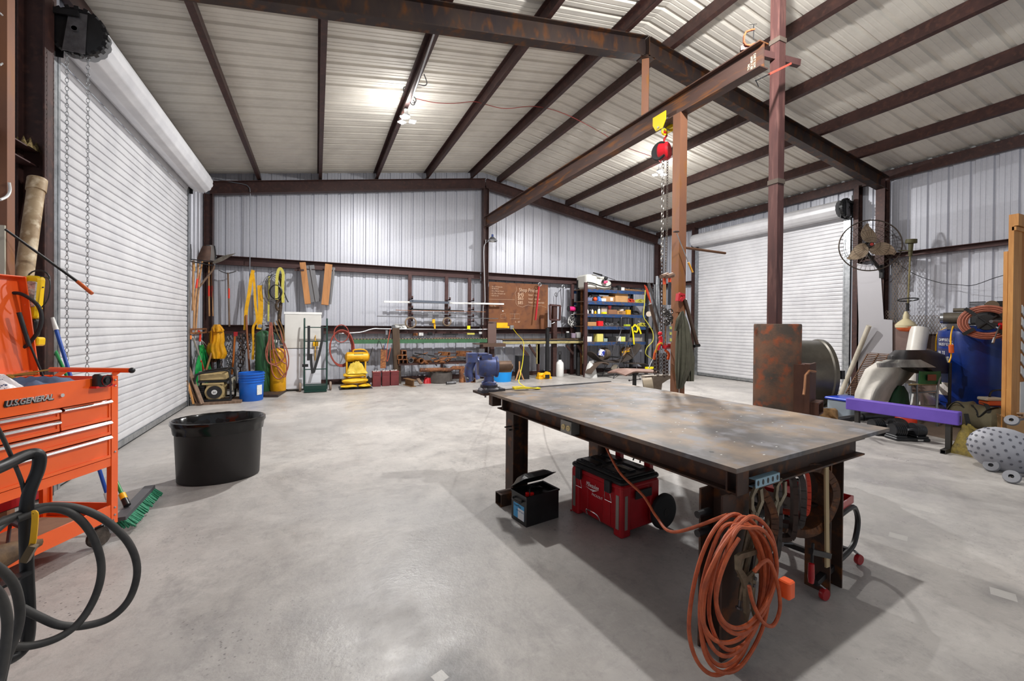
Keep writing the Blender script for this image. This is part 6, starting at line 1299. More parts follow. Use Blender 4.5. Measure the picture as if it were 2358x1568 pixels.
solo('black_rod', TB(MB(), [(1297, 662), (1296, 705), (1294, 731), (1294, 775)], 11.25, 0.013, 6, 3), blackm, 'longer thin black rod hanging right of the price board', 'rod'); solo('black_rod', TB(MB(), [(1291, 664), (1293, 706)], 11.25, 0.01, 6, 0), blackm, 'shorter thin black rod hanging right of the price board', 'rod')
# post with square frame
pf = thing('frame_post', 'brown steel post carrying a welded square frame', 'post', PY(1276, 860, 11.05) * 1.0)
x = FX(1276, 11.05); obj('post', MB().sqtube((x, 11.05, 0), (x, 11.05, 2.12), 0.13, 0.13), redox, pf)
mb = MB(); p = [PY(1266, 702, 10.98), PY(1290, 704, 10.98), PY(1289, 737, 10.98), PY(1267, 736, 10.98)]
for q, r in zip(p, p[1:] + p[:1]): mb.bar(q, r, 0.05, 0.05, up=(0, 1, 0))
obj('square_frame', mb, redox_l, pf); obj('wire_loop', MB().tube(spline([PY(1266, 737, 10.95), PY(1270, 745, 10.95), PY(1277, 742, 10.95)], 4), 0.008, 6), zinc, pf)
solo('board_offcut', MB().box((FX(1124, 11.3), 11.3, 0.98), (FX(1143, 11.3), 11.33, 1.62)), mat('plate_mauve', '#6a544e', 0.6, 0.1), 'mauve brown steel plate leaning beside the centre column', 'plate')
yb = thing('yellow_case', 'flat yellow case on the lower girt ledge by the price board', 'case', PY(1160, 750, 11.3)); obj('case', BX(MB(), 1144, 743, 1169, 753, 11.28, 0.08), yellow, yb); obj('latch_strip', BX(MB(), 1144, 751, 1173, 755, 11.27, 0.09), yellow, yb)
ob2 = thing('wall_outlet', 'grey outlet box on the girt with a yellow cord plugged in', 'outlet', PY(1179, 754, 11.3)); obj('box', BX(MB(), 1175, 749, 1183, 758, 11.28, 0.08), zinc, ob2)
yc2 = thing('yellow_cable', 'bright yellow extension cord sagging from the wall outlet to the welding table', 'cord', T(0.3, 2.5, 0.88))
P = [PY(1181, 756, 11.27), PY(1190, 768, 11.1), PY(1204, 784, 10.4), PY(1206, 800, 9.6), PY(1204, 830, 8.0), PY(1198, 862, 6.0), PY(1195, 880, 4.9), T(0.42, 2.42, 0.885)]
obj('cord', MB().tube(spline(P, 8), 0.006, 7), mat('cord_yellow', '#e8d40a', 0.45), yc2)
mb = MB()
for k in range(6): mb.tube(spline([T(0.27, 2.42 + 0.008 * k, 0.885 + 0.008 * (k % 3)), T(0.36, 2.4 + 0.01 * k, 0.89 + 0.01 * (k % 2)), T(0.5, 2.41 - 0.006 * k, 0.882), T(0.56, 2.45 - 0.01 * k, 0.878)], 4), 0.006, 6)
obj('cord_bundle', mb, _M['cord_yellow'], yc2)

# second bench: tan angle bench with braces
wb = thing('workbench', 'tan topped steel workbench with diagonal braces under the price board', 'bench', (FX(1240, 11.0), 11.0, 0)); BY = 10.9
xa, xb = FX(1158, BY), FX(1350, BY); tanb = mat('bench_tan', '#a89c6c', 0.6, 0.05, col2='#8f8458', scale=6)
obj('top_plate', MB().box((xa, BY, 1.1), (xb, 11.36, 1.125)), mat('bench_top_dark', '#4a3a2c', 0.7, col2='#6a5238', scale=6), wb)
obj('front_angle', MB().box((xa, BY - 0.01, 0.98), (xb, BY, 1.06)).box((xa, BY - 0.01, 0.98), (xb, BY + 0.06, 0.99)), tanb, wb)
obj('tool_slots', MB().box((xa, BY - 0.005, 1.065), (xb, BY + 0.02, 1.1)), blackm, wb)
def L_(x0, y0, x1, y1, Y, w, nm='brace', m=redox, Y2=None): mb = MB(); BR(mb, x0, y0, x1, y1, Y, w, w * 0.6, Y2); obj(nm, mb, m, wb)
L_(1198, 795, 1216, 820, BY + 0.05, 0.07); L_(1218, 794, 1236, 822, BY + 0.05, 0.06); L_(1304, 795, 1320, 815, BY + 0.05, 0.06); L_(1330, 794, 1343, 818, BY + 0.05, 0.06)
for px0, px1, m in ((1236, 1243, tanb), (1343, 1349, tanb)): obj('slotted_leg', BX(MB(), px0, 793, px1, 838, BY, 0.06), m, wb)
for px, m in ((1240, redox), (1348, redox)): x = FX(px, BY + 0.02); obj('leg', MB().box((x - 0.035, BY, 0), (x + 0.035, BY + 0.06, 0.98)), m, wb)
x = FX(1136, 11.0); obj('leg', MB().box((x - 0.06, 11.05, 0), (x + 0.06, 11.15, 0.98)), redox, wb)
solo('small_shelf', MB().box((FX(1097, 10.6), 10.6, 1.0), (FX(1165, 10.6), 10.9, 1.02)).box((FX(1113, 10.6), 10.6, 0.93), (FX(1165, 10.6), 10.63, 1.0)), mat('shelf_brown', '#4f3a2e', 0.7), 'brown steel shelf jutting out at the centre column', 'shelf')
bv2 = thing('wall_vise', 'dark C-shaped vise hanging off the brown jutting shelf', 'vise', PY(1108, 815, 10.55))
obj('vise_jaw', BX(MB(), 1103, 803, 1116, 823, 10.55, 0.12), steelg, bv2); obj('vise_arm', TB(MB(), [(1104, 822), (1098, 840), (1099, 865), (1101, 872)], 10.5, 0.06, 8), visem, bv2)
for px, y0, y1, Y, m, w, lb in ((1262, 757, 855, 10.85, blackm, 0.09, 'black steel post standing by the yellow winch'),): solo('black_post', MB().box((FX(px - 3, Y), Y, 0), (FX(px + 3, Y), Y + 0.08, 1.45)), m, lb, 'post')
# things under and on that bench
tb2 = thing('plastic_tub', 'sky blue plastic tub filled with scrap under the bench', 'tub', aty(1165, 875, 10.3)); c_ = aty(1164, 872, 10.35)
obj('tub', MB().lathe([(0, 0), (0.25, 0), (0.28, 0.27), (0.295, 0.28), (0.29, 0.285), (0.27, 0.27), (0.24, 0.03), (0, 0.03)], (c_.x, 10.6, 0), 30), mat('tub_blue', '#0f8fe0', 0.4), tb2)
mb = MB(); rnd = random.Random(4)
for k in range(9): p = V(c_.x + rnd.uniform(-0.15, 0.15), 10.6 + rnd.uniform(-0.12, 0.12), 0.24); mb.bar(p, p + V(rnd.uniform(-0.15, 0.15), rnd.uniform(-0.1, 0.1), rnd.uniform(0.03, 0.14)), rnd.uniform(0.03, 0.1), 0.02)
obj('tub_scrap', mb, steelg, tb2)['kind'] = 'stuff'
solo('black_box', MB().box((FX(1195, 10.7), 10.7, 0), (FX(1220, 10.7), 10.95, 0.66)), blackp, 'tall black box standing under the bench', 'box')
solo('floor_stand', MB().bar(aty(1196, 850, 10.3), aty(1206, 875, 10.2), 0.04, 0.02).bar(aty(1196, 850, 10.3), aty(1188, 876, 10.2), 0.04, 0.02).bar(aty(1196, 832, 10.3), aty(1196, 852, 10.3), 0.03, 0.03), woodh, 'small wooden sawhorse leg set beside the blue tub', 'stand')
wn = thing('winch', 'yellow electric winch sitting on the floor under the bench', 'winch', aty(1260, 871, 10.5)); wa, wbx = FX(1244, 10.5), FX(1274, 10.5); wc_ = (wa + wbx) / 2
obj('winch_body', MB().rbox((wa, 10.55, 0.0), (wbx, 10.75, 0.06), 0.01).cyl((wa + 0.02, 10.65, 0.11), (wbx - 0.02, 10.65, 0.11), 0.06).box((wa + 0.03, 10.6, 0.05), (wa + 0.08, 10.7, 0.18)).box((wbx - 0.08, 10.6, 0.05), (wbx - 0.03, 10.7, 0.18)), yellow, wn)
obj('control_head', MB().prism([(-0.1, 0.05), (0.1, 0.05), (0.1, 0.13), (0.03, 0.21), (-0.03, 0.21), (-0.1, 0.13)], frame((wc_ + 0.03, 10.54, 0), (1, 0, 0), (0, 0, 1)), 0.08), yellow, wn)
obj('badge', MB().box((wc_ - 0.04, 10.49, 0.03), (wc_ + 0.1, 10.5, 0.13)), blackp, wn)
sp_ = thing('pump_sprayer', 'white pump sprayer bottle with black handle on the floor', 'sprayer', aty(1292, 866, 10.9)); sx = FX(1292, 10.9)
obj('bottle', MB().lathe([(0, 0), (0.1, 0), (0.115, 0.03), (0.115, 0.36), (0.1, 0.42), (0.05, 0.47), (0.045, 0.5), (0, 0.5)], (sx, 10.95, 0), 24), white, sp_)
obj('pump', MB().cyl((sx, 10.95, 0.5), (sx, 10.95, 0.66), 0.035).tube([(sx - 0.04, 10.95, 0.66), (sx - 0.03, 10.95, 0.75), (sx + 0.03, 10.95, 0.75), (sx + 0.04, 10.95, 0.66)], 0.012, 6), blackp, sp_)
solo('floor_jack_stand', MB().cyl(aty(1332, 822, 10.85), aty(1332, 864, 10.85), 0.05).cyl(aty(1332, 812, 10.85), aty(1332, 824, 10.85), 0.025), blackm, 'black cylindrical jack standing under the bench end', 'jack')
for k, (px0, px1, y0, y1, m, lb) in enumerate(((1274, 1280, 767, 779, mat('can_pale', '#d8c8a8', 0.5), 'small pale bottle on the tan bench'), (1302, 1312, 766, 778, blackp, 'dark tin on the tan bench end, first of the row'), (1304, 1310, 763, 767, white, 'white lid on the first dark tin'), (1315, 1325, 767, 778, mat('can_mauve', '#8f7f8f', 0.5), 'mauve tin in the row on the tan bench end'), (1326, 1337, 765, 778, white, 'white tin with pink print on the tan bench end'))):
    x0, x1 = FX(px0, 11.1), FX(px1, 11.1); z0 = aty(px0, y1, 11.1).z; z1 = aty(px0, y0, 11.1).z; solo('paint_tin', MB().lathe([(0, z0), ((x1 - x0) / 2, z0), ((x1 - x0) / 2, z1), (0, z1)], ((x0 + x1) / 2, 11.1, 0), 18), m, lb, 'tin', 'tins on the tan bench')
# spools and cables on the wall
spn = thing('wire_spool', 'spool of hot pink wire hung on a rod by the shelving', 'spool', PY(1317, 710, 11.2)); xa, xb = FX(1308, 11.2), FX(1324, 11.2); z = aty(1316, 711, 11.2).z
obj('wire_wrap', MB().cyl((xa + 0.02, 11.2, z), (xb - 0.02, 11.2, z), 0.07), mat('hot_pink', '#e0287c', 0.5), spn); obj('flange', MB().cyl((xa, 11.2, z), (xa + 0.02, 11.2, z), 0.085).cyl((xb - 0.02, 11.2, z), (xb, 11.2, z), 0.085), blackp, spn)
sp2 = thing('wire_spool', 'spool of green wire beside the hot pink one', 'spool', PY(1328, 713, 11.2)); obj('wire_wrap', MB().cyl((xb + 0.01, 11.25, z - 0.03), (xb + 0.12, 11.25, z - 0.03), 0.06), dgreen, sp2)
wp = thing('cable_bundle', 'tangle of grey and white cables hanging under the spools', 'cable', PY(1316, 740, 11.2)); rnd = random.Random(15); mb = MB(); mb2 = MB()
for k in range(16):
    cx, cy, rr = 1316 + rnd.uniform(-7, 10), 738 + rnd.uniform(-14, 12), rnd.uniform(3, 7)
    (mb if k % 2 else mb2).tube([aty(cx + rr * 0.7 * cos(t), cy + rr * 1.6 * sin(t), 11.2 + rnd.uniform(-0.05, 0.05)) for t in [2 * pi * i / 14 for i in range(14)]], 0.009, 5, True)
obj('grey_cable', mb, steelg, wp); obj('white_cable', mb2, white, wp)
# vertical rusty bars bracketing the shelving
for px0, px1, y0, m, lb in ((1329, 1336, 645, blackm, 'black upright angle left of the blue shelving'), (1336, 1341, 650, rustm, 'rusty upright angle left of the blue shelving'), (1341, 1346, 652, redox, 'brown upright angle close to the shelving post'), (1343, 1348, 642, steelg, 'grey upright tube close to the shelving post')):
    Y = 11.1; x0, x1 = FX(px0, Y), FX(px1, Y); z1 = aty(px0, y0, Y).z; solo('upright_bar', MB().box((x0, Y - (0.15 if 'grey' in lb else 0), 0.0), (x1, Y + 0.06, z1)), m, lb, 'bar', 'upright steel stock beside the blue shelving')

# blue shelving
SY0, SY1 = 10.6, 11.3; sxa, sxb = FX(1350, SY0), FX(1489, SY0)
sh = thing('shelving_unit', 'blue steel shelving crowded with shop supplies', 'shelving', ((sxa + sxb) / 2, SY0, 0))
blb = mat('shelf_blue', '#24497c', 0.5, 0.1, col2='#1c3a64', scale=5, col3='#5a4a40')
zs_ = [aty(1355, y, SY0).z for y in (666, 694, 723.5, 752, 789)]
for k, z in enumerate(zs_):
    obj('shelf_board', MB().box((sxa, SY0, z), (sxb, SY1, z + 0.02)), mat('shelf_ply', '#6a5240', 0.8), sh); obj('shelf_rail', MB().box((sxa, SY0 - 0.02, z - 0.085), (sxb, SY0, z + 0.01)).box((sxa, SY1, z - 0.085), (sxb, SY1 + 0.02, z + 0.01)), blb, sh)
for x, m in ((sxa - 0.03, redox_l), (sxb, blackm)):
    for y in (SY0 - 0.03, SY1 + 0.0): obj('upright', MB().box((x - 0.05, y, 0), (x + 0.05, y + 0.06, zs_[0] + 0.2)), m, sh)
def SX(px): return FX(px, SY0 + 0.05)
def on(k): return zs_[k] + 0.02
def sbox(nm, lb, cat, px0, px1, k, h, m, dy=0.2, y0=0.06, grp='boxes and goods on the blue shelving'):
    solo(nm, MB().rbox((SX(px0), SY0 + y0, on(k)), (SX(px1), SY0 + y0 + dy, on(k) + h), 0.01), m, lb, cat, grp)
def sbot(nm, lb, cat, px, k, r, h, m, cap=None, y0=0.15):
    t = thing(nm, lb, cat, (SX(px), SY0 + y0, on(k)), 0, 'boxes and goods on the blue shelving'); c = (SX(px), SY0 + y0, on(k))
    obj('bottle', MB().lathe([(0, 0), (r, 0), (r, h * 0.65), (r * 0.45, h * 0.82), (r * 0.4, h * 0.88)], c, 16), m, t); obj('cap', MB().cyl(V(*c) + V(0, 0, h * 0.88), V(*c) + V(0, 0, h), r * 0.42), cap or white, t)
# top shelf
tk = thing('spray_tank', 'large white spray tank with wand lying on top of the shelving', 'tank', (SX(1378), SY0 + 0.3, on(0)))
xa, xb = SX(1350), SX(1411)
obj('tank', MB().rbox((xa, SY0 + 0.05, on(0) + 0.02), (xa + 0.42, SY0 + 0.65, on(0) + 0.44), 0.1).rbox((xa + 0.35, SY0 + 0.08, on(0) + 0.0), (xb, SY0 + 0.6, on(0) + 0.3), 0.12).rbox((xa + 0.35, SY0 + 0.12, on(0) + 0.2), (xb - 0.12, SY0 + 0.55, on(0) + 0.4), 0.12), mat('tank_white', '#d8d8d0', 0.45), tk)
obj('wand', MB().tube([aty(1366, 628, SY0), aty(1386, 634, SY0)], [0.02, 0.03], 8).tube([aty(1386, 634, SY0), aty(1417, 645, SY0)], 0.008, 6), blackp, tk)
obj('hose', TB(MB(), [(1352, 650), (1365, 652), (1382, 658), (1398, 660), (1409, 655)], SY0 + 0.0, 0.018, 8), blackp, tk)
obj('pump', MB().ball(aty(1395, 641, SY0 + 0.02), 0.06).ball(aty(1389, 648, SY0 + 0.02), 0.05), blackp, tk); obj('valve', MB().ball(aty(1393, 650, SY0 - 0.02), 0.05).ball(aty(1397, 649, SY0 - 0.02), 0.035), mat('valve_pink', '#e0507c', 0.5), tk)
sbox('router', 'small black machine standing on top of the shelving', 'machine', 1424, 1430, 0, 0.16, blackp, 0.15); sbox('cream_block', 'cream coloured block on top of the shelving', 'block', 1431, 1438, 0, 0.1, white, 0.12); sbox('grey_casting', 'grey casting lying beside the spray tank', 'casting', 1413, 1422, 0, 0.08, steelg)
for k, lb in enumerate(('slat nearest the front of the bundle on the shelving top', 'pale slat in the bundle on the shelving top', 'dark slat at the back of the bundle on the shelving top')):
    solo('slat', MB().bar((SX(1440 + 3 * k), SY0 + 0.05 + 0.1 * k, on(0) + 0.02 + 0.03 * k), (SX(1484), SY0 + 0.1 + 0.12 * k, on(0) + 0.015 + 0.03 * k), 0.05, 0.02), woodd if k != 1 else woodh, lb, 'slat', 'slats on the shelving top')
oc = thing('orange_cable', 'orange red cord hanked over the top corner of the shelving', 'cord', aty(1488, 665, SY0)); mb = MB()
for k in range(5): TB(mb, [(1484 + k, 656 + k), (1489 + k, 672), (1495 + k, 690 + 2 * k)], SY0 - 0.08 - 0.015 * k, 0.012, 6)
obj('cord_hank', mb, mat('cord_redorange', '#d0492c', 0.5), oc)
# second shelf
hm_ = thing('welding_helmet', 'black welding helmet on the second shelf', 'helmet', (SX(1362), SY0 + 0.2, on(1))); obj('shell', MB().lathe([(0.1, 0), (0.13, 0.06), (0.125, 0.18), (0.08, 0.25), (0, 0.27)], (SX(1362), SY0 + 0.22, on(1)), 20, sx=0.8), blackp, hm_); obj('visor', MB().box((SX(1358), SY0 + 0.11, on(1) + 0.09), (SX(1367), SY0 + 0.13, on(1) + 0.13)), zinc, hm_)
sbox('grey_tote', 'pale grey box behind the helmet', 'box', 1369, 1388, 1, 0.19, mat('tote_grey', '#9fa3a6', 0.5), 0.2, 0.3)
sbox('cardboard_box', 'low cardboard box with a printed panel on the second shelf', 'box', 1389, 1415, 1, 0.16, cardb, 0.3); solo('box_label', MB().box((SX(1405), SY0 + 0.055, on(1) + 0.03), (SX(1411), SY0 + 0.059, on(1) + 0.13)), white, 'white printed label on the low cardboard box', 'label')
sbox('cardboard_box', 'tall open cardboard box on the second shelf', 'box', 1417, 1446, 1, 0.27, mat('card_light', '#c89a66', 0.8, col2='#b88a58', scale=5), 0.35)
sbox('small_case', 'blue grey small case at the left end of the second shelf', 'box', 1351, 1361, 1, 0.1, mat('case_bluegrey', '#6a7490', 0.5), 0.12, 0.0); sbox('white_carton', 'white carton on the second shelf in front of the grey box', 'box', 1382, 1394, 1, 0.09, white, 0.12, 0.02)
solo('red_helmet', MB().ball((SX(1370), SY0 + 0.05, on(1) + 0.06), 0.065), mat('orange_red', '#e04a22', 0.4), 'orange red ball-shaped funnel on the second shelf', 'funnel', 'boxes and goods on the blue shelving')
solo('blue_bag', crumple(MB(), (SX(1379), SY0 + 0.06, on(1)), 0.12, 0.15, 0.1, 2, None, 10, 8, 0.02), mat('bag_blue', '#2f6ab8', 0.5), 'blue bag on the second shelf beside the orange funnel', 'bag')
def tangle(nm, lb, cat, px0, px1, Y, z, h, m, n=10, r=0.01, seed=1):
    t = thing(nm, lb, cat, (SX((px0 + px1) / 2), Y, z)); rnd = random.Random(seed); mb = MB(); xa, xb = SX(px0), SX(px1)
    for k in range(n):
        c = V(rnd.uniform(xa + 0.08, xb - 0.08), Y + rnd.uniform(-0.05, 0.05), z + rnd.uniform(0.03, h * 0.5)); R = rnd.uniform(0.05, max(0.06, h * 0.7)); a = rnd.uniform(-0.8, 0.8)
        mb.tube([c + V(R * 1.5 * cos(q), 0.4 * R * sin(q + a), max(-c.z + z + 0.01, R * 0.8 * sin(q))) for q in [2 * pi * i / 14 for i in range(14)]], r, 5, True)
    obj('cord_loops', mb, m, t)
tangle('orange_cable', 'orange extension cord heap on the second shelf', 'cord', 1447, 1463, SY0 + 0.15, on(1), 0.13, mat('cord_redorange', '#d0492c', 0.5), 12, seed=3)
tangle('yellow_green_cable', 'yellow cord heap at the right end of the second shelf', 'cord', 1466, 1490, SY0 + 0.12, on(1), 0.12, mat('cord_yellowgreen', '#c8c04a', 0.5), 12, seed=4)
# third shelf
for px, m, h, lb in ((1383, mat('bottle_pale', '#cfe0dc', 0.3), 0.22, 'tall pale spray bottle on the third shelf'), (1357, white, 0.13, 'white small bottle at the left end of the third shelf'), (1363, blackp, 0.12, 'black small bottle on the third shelf'), (1368, white, 0.15, 'white slim bottle on the third shelf'), (1375, yellow, 0.1, 'squat yellow bottle on the third shelf')): sbot('bottle', lb, 'bottle', px, 2, 0.035 if h < 0.2 else 0.045, h, m)
sbox('yellow_pouch', 'yellow printed pouch on the third shelf', 'pouch', 1386, 1395, 2, 0.06, yellowb, 0.1, 0.0); sbox('clear_bin', 'cloudy plastic bin on the third shelf', 'box', 1388, 1401, 2, 0.2, mat('bin_cloudy', '#b8a8a4', 0.5), 0.15, 0.12)
sbox('cardboard_box', 'brown open box under the pink funnel on the third shelf', 'box', 1402, 1421, 2, 0.14, mat('card_brown', '#8a6248', 0.8), 0.25); sbox('cardboard_box', 'cardboard box with black print on the third shelf', 'box', 1422, 1441, 2, 0.11, cardb, 0.25)
t_ = thing('funnel', 'pink red plastic funnel on the brown open box', 'funnel', (SX(1408), SY0 + 0.15, on(2) + 0.15)); obj('cone', MB().lathe([(0.03, 0), (0.06, 0.11), (0.055, 0.11)], (SX(1408), SY0 + 0.15, on(2) + 0.15), 16), mat('funnel_pink', '#e04a50', 0.4), t_)
text('box_print', 'EKO', blackp, bpy.data.objects.get('cardboard_box.003') or sh, frame((SX(1425), SY0 + 0.055, on(2) + 0.03), (1, 0, 0), (0, 0, 1)), 0.07, 0.001)
solo('white_bowl', MB().lathe([(0.09, 0), (0.1, 0.05), (0.06, 0.08), (0, 0.085)], (SX(1436), SY0 + 0.2, on(2) + 0.115), 18), white, 'upturned white bowl on the printed cardboard box', 'bowl')
sbox('yellow_tool', 'yellow battery drill body on the third shelf', 'tool', 1444, 1453, 2, 0.15, yellow, 0.12); tangle('black_cable', 'black cable heap on the third shelf', 'cable', 1456, 1478, SY0 + 0.15, on(2), 0.12, blackp, 10, seed=6)
# fourth shelf
sbox('cardboard_box', 'tan open box with an orange flap on the fourth shelf', 'box', 1354, 1374, 3, 0.12, cardb, 0.2); sbox('red_bin', 'bright red plastic bin on the fourth shelf', 'bin', 1376, 1387, 3, 0.15, mat('bin_red', '#e01822', 0.4), 0.15, 0.0)
tangle('grey_hose', 'grey hose and cable heap on the fourth shelf', 'hose', 1390, 1424, SY0 + 0.15, on(3), 0.14, steelg, 14, 0.014, 7); tangle('yellow_cord_coil', 'yellow cord coil spilling off the fourth shelf', 'cord', 1470, 1490, SY0 + 0.05, on(3), 0.12, _M['cord_yellowgreen'], 10, 0.011, 8)
sbot('green_bottle', 'green topped bottle on the fourth shelf behind the ladder', 'bottle', 1429, 3, 0.05, 0.16, blackp, dgreen); sbox('lime_tape', 'lime green roll of tape on the fourth shelf', 'tape', 1442, 1453, 3, 0.06, mat('lime', '#b8c838', 0.5), 0.12)
st_ = thing('yellow_strap', 'bright yellow strap dangling off the fourth shelf', 'strap', aty(1460, 760, SY0)); mb = MB()
for P in ([(1455, 752), (1458, 770), (1460, 793)], [(1458, 753), (1462, 748), (1468, 755), (1466, 764), (1460, 762)], [(1470, 752), (1473, 760), (1476, 769)]):
    mb.ribbon(spline([aty(x, y, SY0 - 0.06) for x, y in P], 4), 0.055)
obj('strap_tail', mb, yellowb, st_)
# fifth shelf
for px0, px1, h, m, lb in ((1352, 1364, 0.16, white, 'white cloth parcel at the left of the lowest shelf'), (1376, 1390, 0.24, mat('carton_yellow', '#d8cf72', 0.5), 'pale yellow carton on the lowest shelf'), (1392, 1400, 0.1, mat('jar_clear', '#8a9c9c', 0.2), 'clear jar pack on the lowest shelf'), (1402, 1420, 0.15, blackp, 'black machine part on the lowest shelf'), (1424, 1431, 0.16, white, 'white tall carton on the lowest shelf'), (1432, 1441, 0.15, mat('carton_lime', '#d8e078', 0.5), 'lime and white cartons on the lowest shelf'), (1456, 1480, 0.12, mat('tray_grey', '#9a948c', 0.6), 'grey flat tray on the lowest shelf')):
    sbox('carton', lb, 'box', px0, px1, 4, h, m)
# under the shelving: rolled dark sheets, tyre, cans
drk = mat('dark_sheet', '#3c3532', 0.6, 0.2, col2='#4d443e', scale=3)
solo('fender', MB().grid(lambda u, v: (SX(1352) + 0.0 + 1.75 * u, SY0 - 0.35 + 0.45 * v, 0.42 + 0.75 * (abs(u - 0.45) * 1.6) ** 3 + 0.05 * sin(pi * v)), 26, 6, 0.02), drk, 'long curved dark fender lying under the shelving', 'fender')
solo('fender', MB().grid(lambda u, v: (SX(1372) - 0.5 + 0.62 * u, SY0 - 0.45 + 0.3 * v, 0.02 + 0.42 * sin(pi * (0.08 + u * 0.6))), 18, 5, 0.03), mat('fender_brown', '#57483e', 0.7, 0.1), 'short brown curved fender standing on the floor by the ladder', 'fender')
solo('fender', MB().grid(lambda u, v: (SX(1425) + 1.0 * u, SY0 - 0.55 + 0.4 * v, 0.38 - 0.36 * max(0, u - 0.5) ** 1.3 * 2), 18, 5, 0.02), drk, 'black sloping fender panel right of the ladder', 'fender')
for px, r, lb in ((1399, 0.19, 'worn tan tyre lying under the shelving'),): solo('tyre', MB().lathe([(0.08, -0.1), (r * 0.9, -0.1), (r, -0.06), (r, 0.06), (r * 0.9, 0.1), (0.08, 0.1)], (SX(px), SY0 + 0.2, 0.66), 26, (1, 0.3, 0)), mat('tyre_tan', '#6a5c4c', 0.85, col2='#4a4038', scale=8), lb, 'tyre')
solo('wood_drum', MB().lathe([(0, -0.14), (0.2, -0.14), (0.2, 0.14), (0, 0.14)], (SX(1452), SY0 + 0.2, 0.66), 26, (0.4, 1, 0)), mat('drum_tan', '#b48c60', 0.7, col2='#9a744c', scale=5), 'tan fibre drum lying under the shelving', 'drum')
solo('paint_can', MB().lathe([(0, 0), (0.1, 0), (0.1, 0.19), (0, 0.19)], (SX(1377), SY0 - 0.1, 0.62), 20, (0.3, 0, 1)), mat('can_blue', '#2438a0', 0.4, col2='#d8d8d8', scale=12, lo=0.5, hi=0.55), 'blue and white tin tilted on the curved fender', 'tin')
solo('white_sack', crumple(MB(), (FX(1359, 10.5), 10.45, 0.0), 0.3, 0.3, 0.36, 9, None, 14, 12, 0.05), white, 'white plastic sack standing on the floor by the bench leg', 'sack')
solo('yellow_bar', MB().bar(aty(1432, 811, SY0), aty(1466, 806, SY0), 0.05, 0.03), yellow, 'yellow handled tool lying on the tan drum', 'tool')
solo('white_wheel', MB().lathe([(0, -0.02), (0.13, -0.02), (0.13, 0.02), (0, 0.02)], (SX(1409), SY0 - 0.12, 0.22), 22, (0.2, 1, 0)), mat('wheel_cream', '#cfc6b4', 0.5), 'cream wheel disc standing under the shelving', 'wheel')

# stepladder
ld2 = thing('stepladder', 'grey metal three-step ladder with hoop handle', 'ladder', atz(1425, 870, 0)); gm = mat('ladder_grey', '#4a494c', 0.4, 0.5); A_ = atz(1386, 867, 0), atz(1412, 872, 0), atz(1472, 868.6, 0), atz(1442, 864, 0)
TL, TR = aty(1428, 770, 10.3), aty(1452, 770, 10.25)
mb = MB().tube(spline([A_[0], A_[0] * 0.55 + TL * 0.45, TL * 0.9 + A_[0] * 0.1 + V(0, 0, 0.02), TL + V(0.05, 0.02, 0.15), TL + V(0.05, 0.02, 0.45), TL + V(0.1, 0.02, 0.52), TR + V(-0.03, 0.0, 0.5), TR + V(0.0, 0, 0.43), TR + V(0.0, 0, 0.13), TR * 0.9 + A_[1] * 0.1, A_[1] * 0.5 + TR * 0.5, A_[1]], 5), 0.014, 8); obj('front_frame', mb, gm, ld2)
mb = MB().cyl(A_[3], TL + V(0, 0.05, -0.2), 0.013).cyl(A_[2], TR + V(0, 0.05, -0.2), 0.013); obj('rear_leg', mb, gm, ld2)
for t, nm in ((0.12, 0), (0.42, 1), (0.72, 2)):
    a, b = A_[0] + (TL - A_[0]) * t, A_[1] + (TR - A_[1]) * t; obj('step', MB().bar(a + V(0.05, 0.05, 0.06), b + V(0.02, 0.08, 0.06), 0.16, 0.03), blackp, ld2)
# ================================================================== MIDDLE: jib beam, posts, hoist, stove
jb = thing('jib_beam', 'long rusty I-beam trolley rail from the back column to mid shed', 'beam', (4.36, 7.1, 4.44))
obj('beam', MB().ibeam((4.36, 11.33, 4.44), (4.36, 3.06, 4.44), 0.28, 0.14, 0.014), mat('jib_steel', '#54403a', 0.55, 0.4, col2='#48352f', scale=2.5, col3='#7a4c26', stretch=(1, 0.3, 2)), jb)
cm2 = frame((4.287, 3.16, 4.36), (0, 0, 1), (0, 1, 0))
for k, t in enumerate(('1 TON', 'USE 5 BEAM', 'DATE 2-2012')): text('chalk_mark', t, mat('chalk_pale', '#d8ccae', 0.8), jb, frame((4.35, 3.28 - 0.035 * k - 0.06, 4.34), (0, 0, 1), (0, 1, 0)), 0.035, 0.0008, xs=0.85)
pm = frame((4.34, 3.3, 4.34), (0, 0, 1), (0, 1, 0))
hp = thing('hoist_post', 'rusty square steel post holding up the trolley beam', 'post', (4.34, 4.2, 0))
obj('post', MB().sqtube((4.34, 4.2, 0), (4.34, 4.2, 4.3), 0.125, 0.125, 0.008, up=(0, 1, 0)), rustpost, hp)
mb = MB()
for y0, x0 in ((640, -0.13), (790, -0.1)): pass
def HP(px, py, y=4.12): return aty(px, py, y)
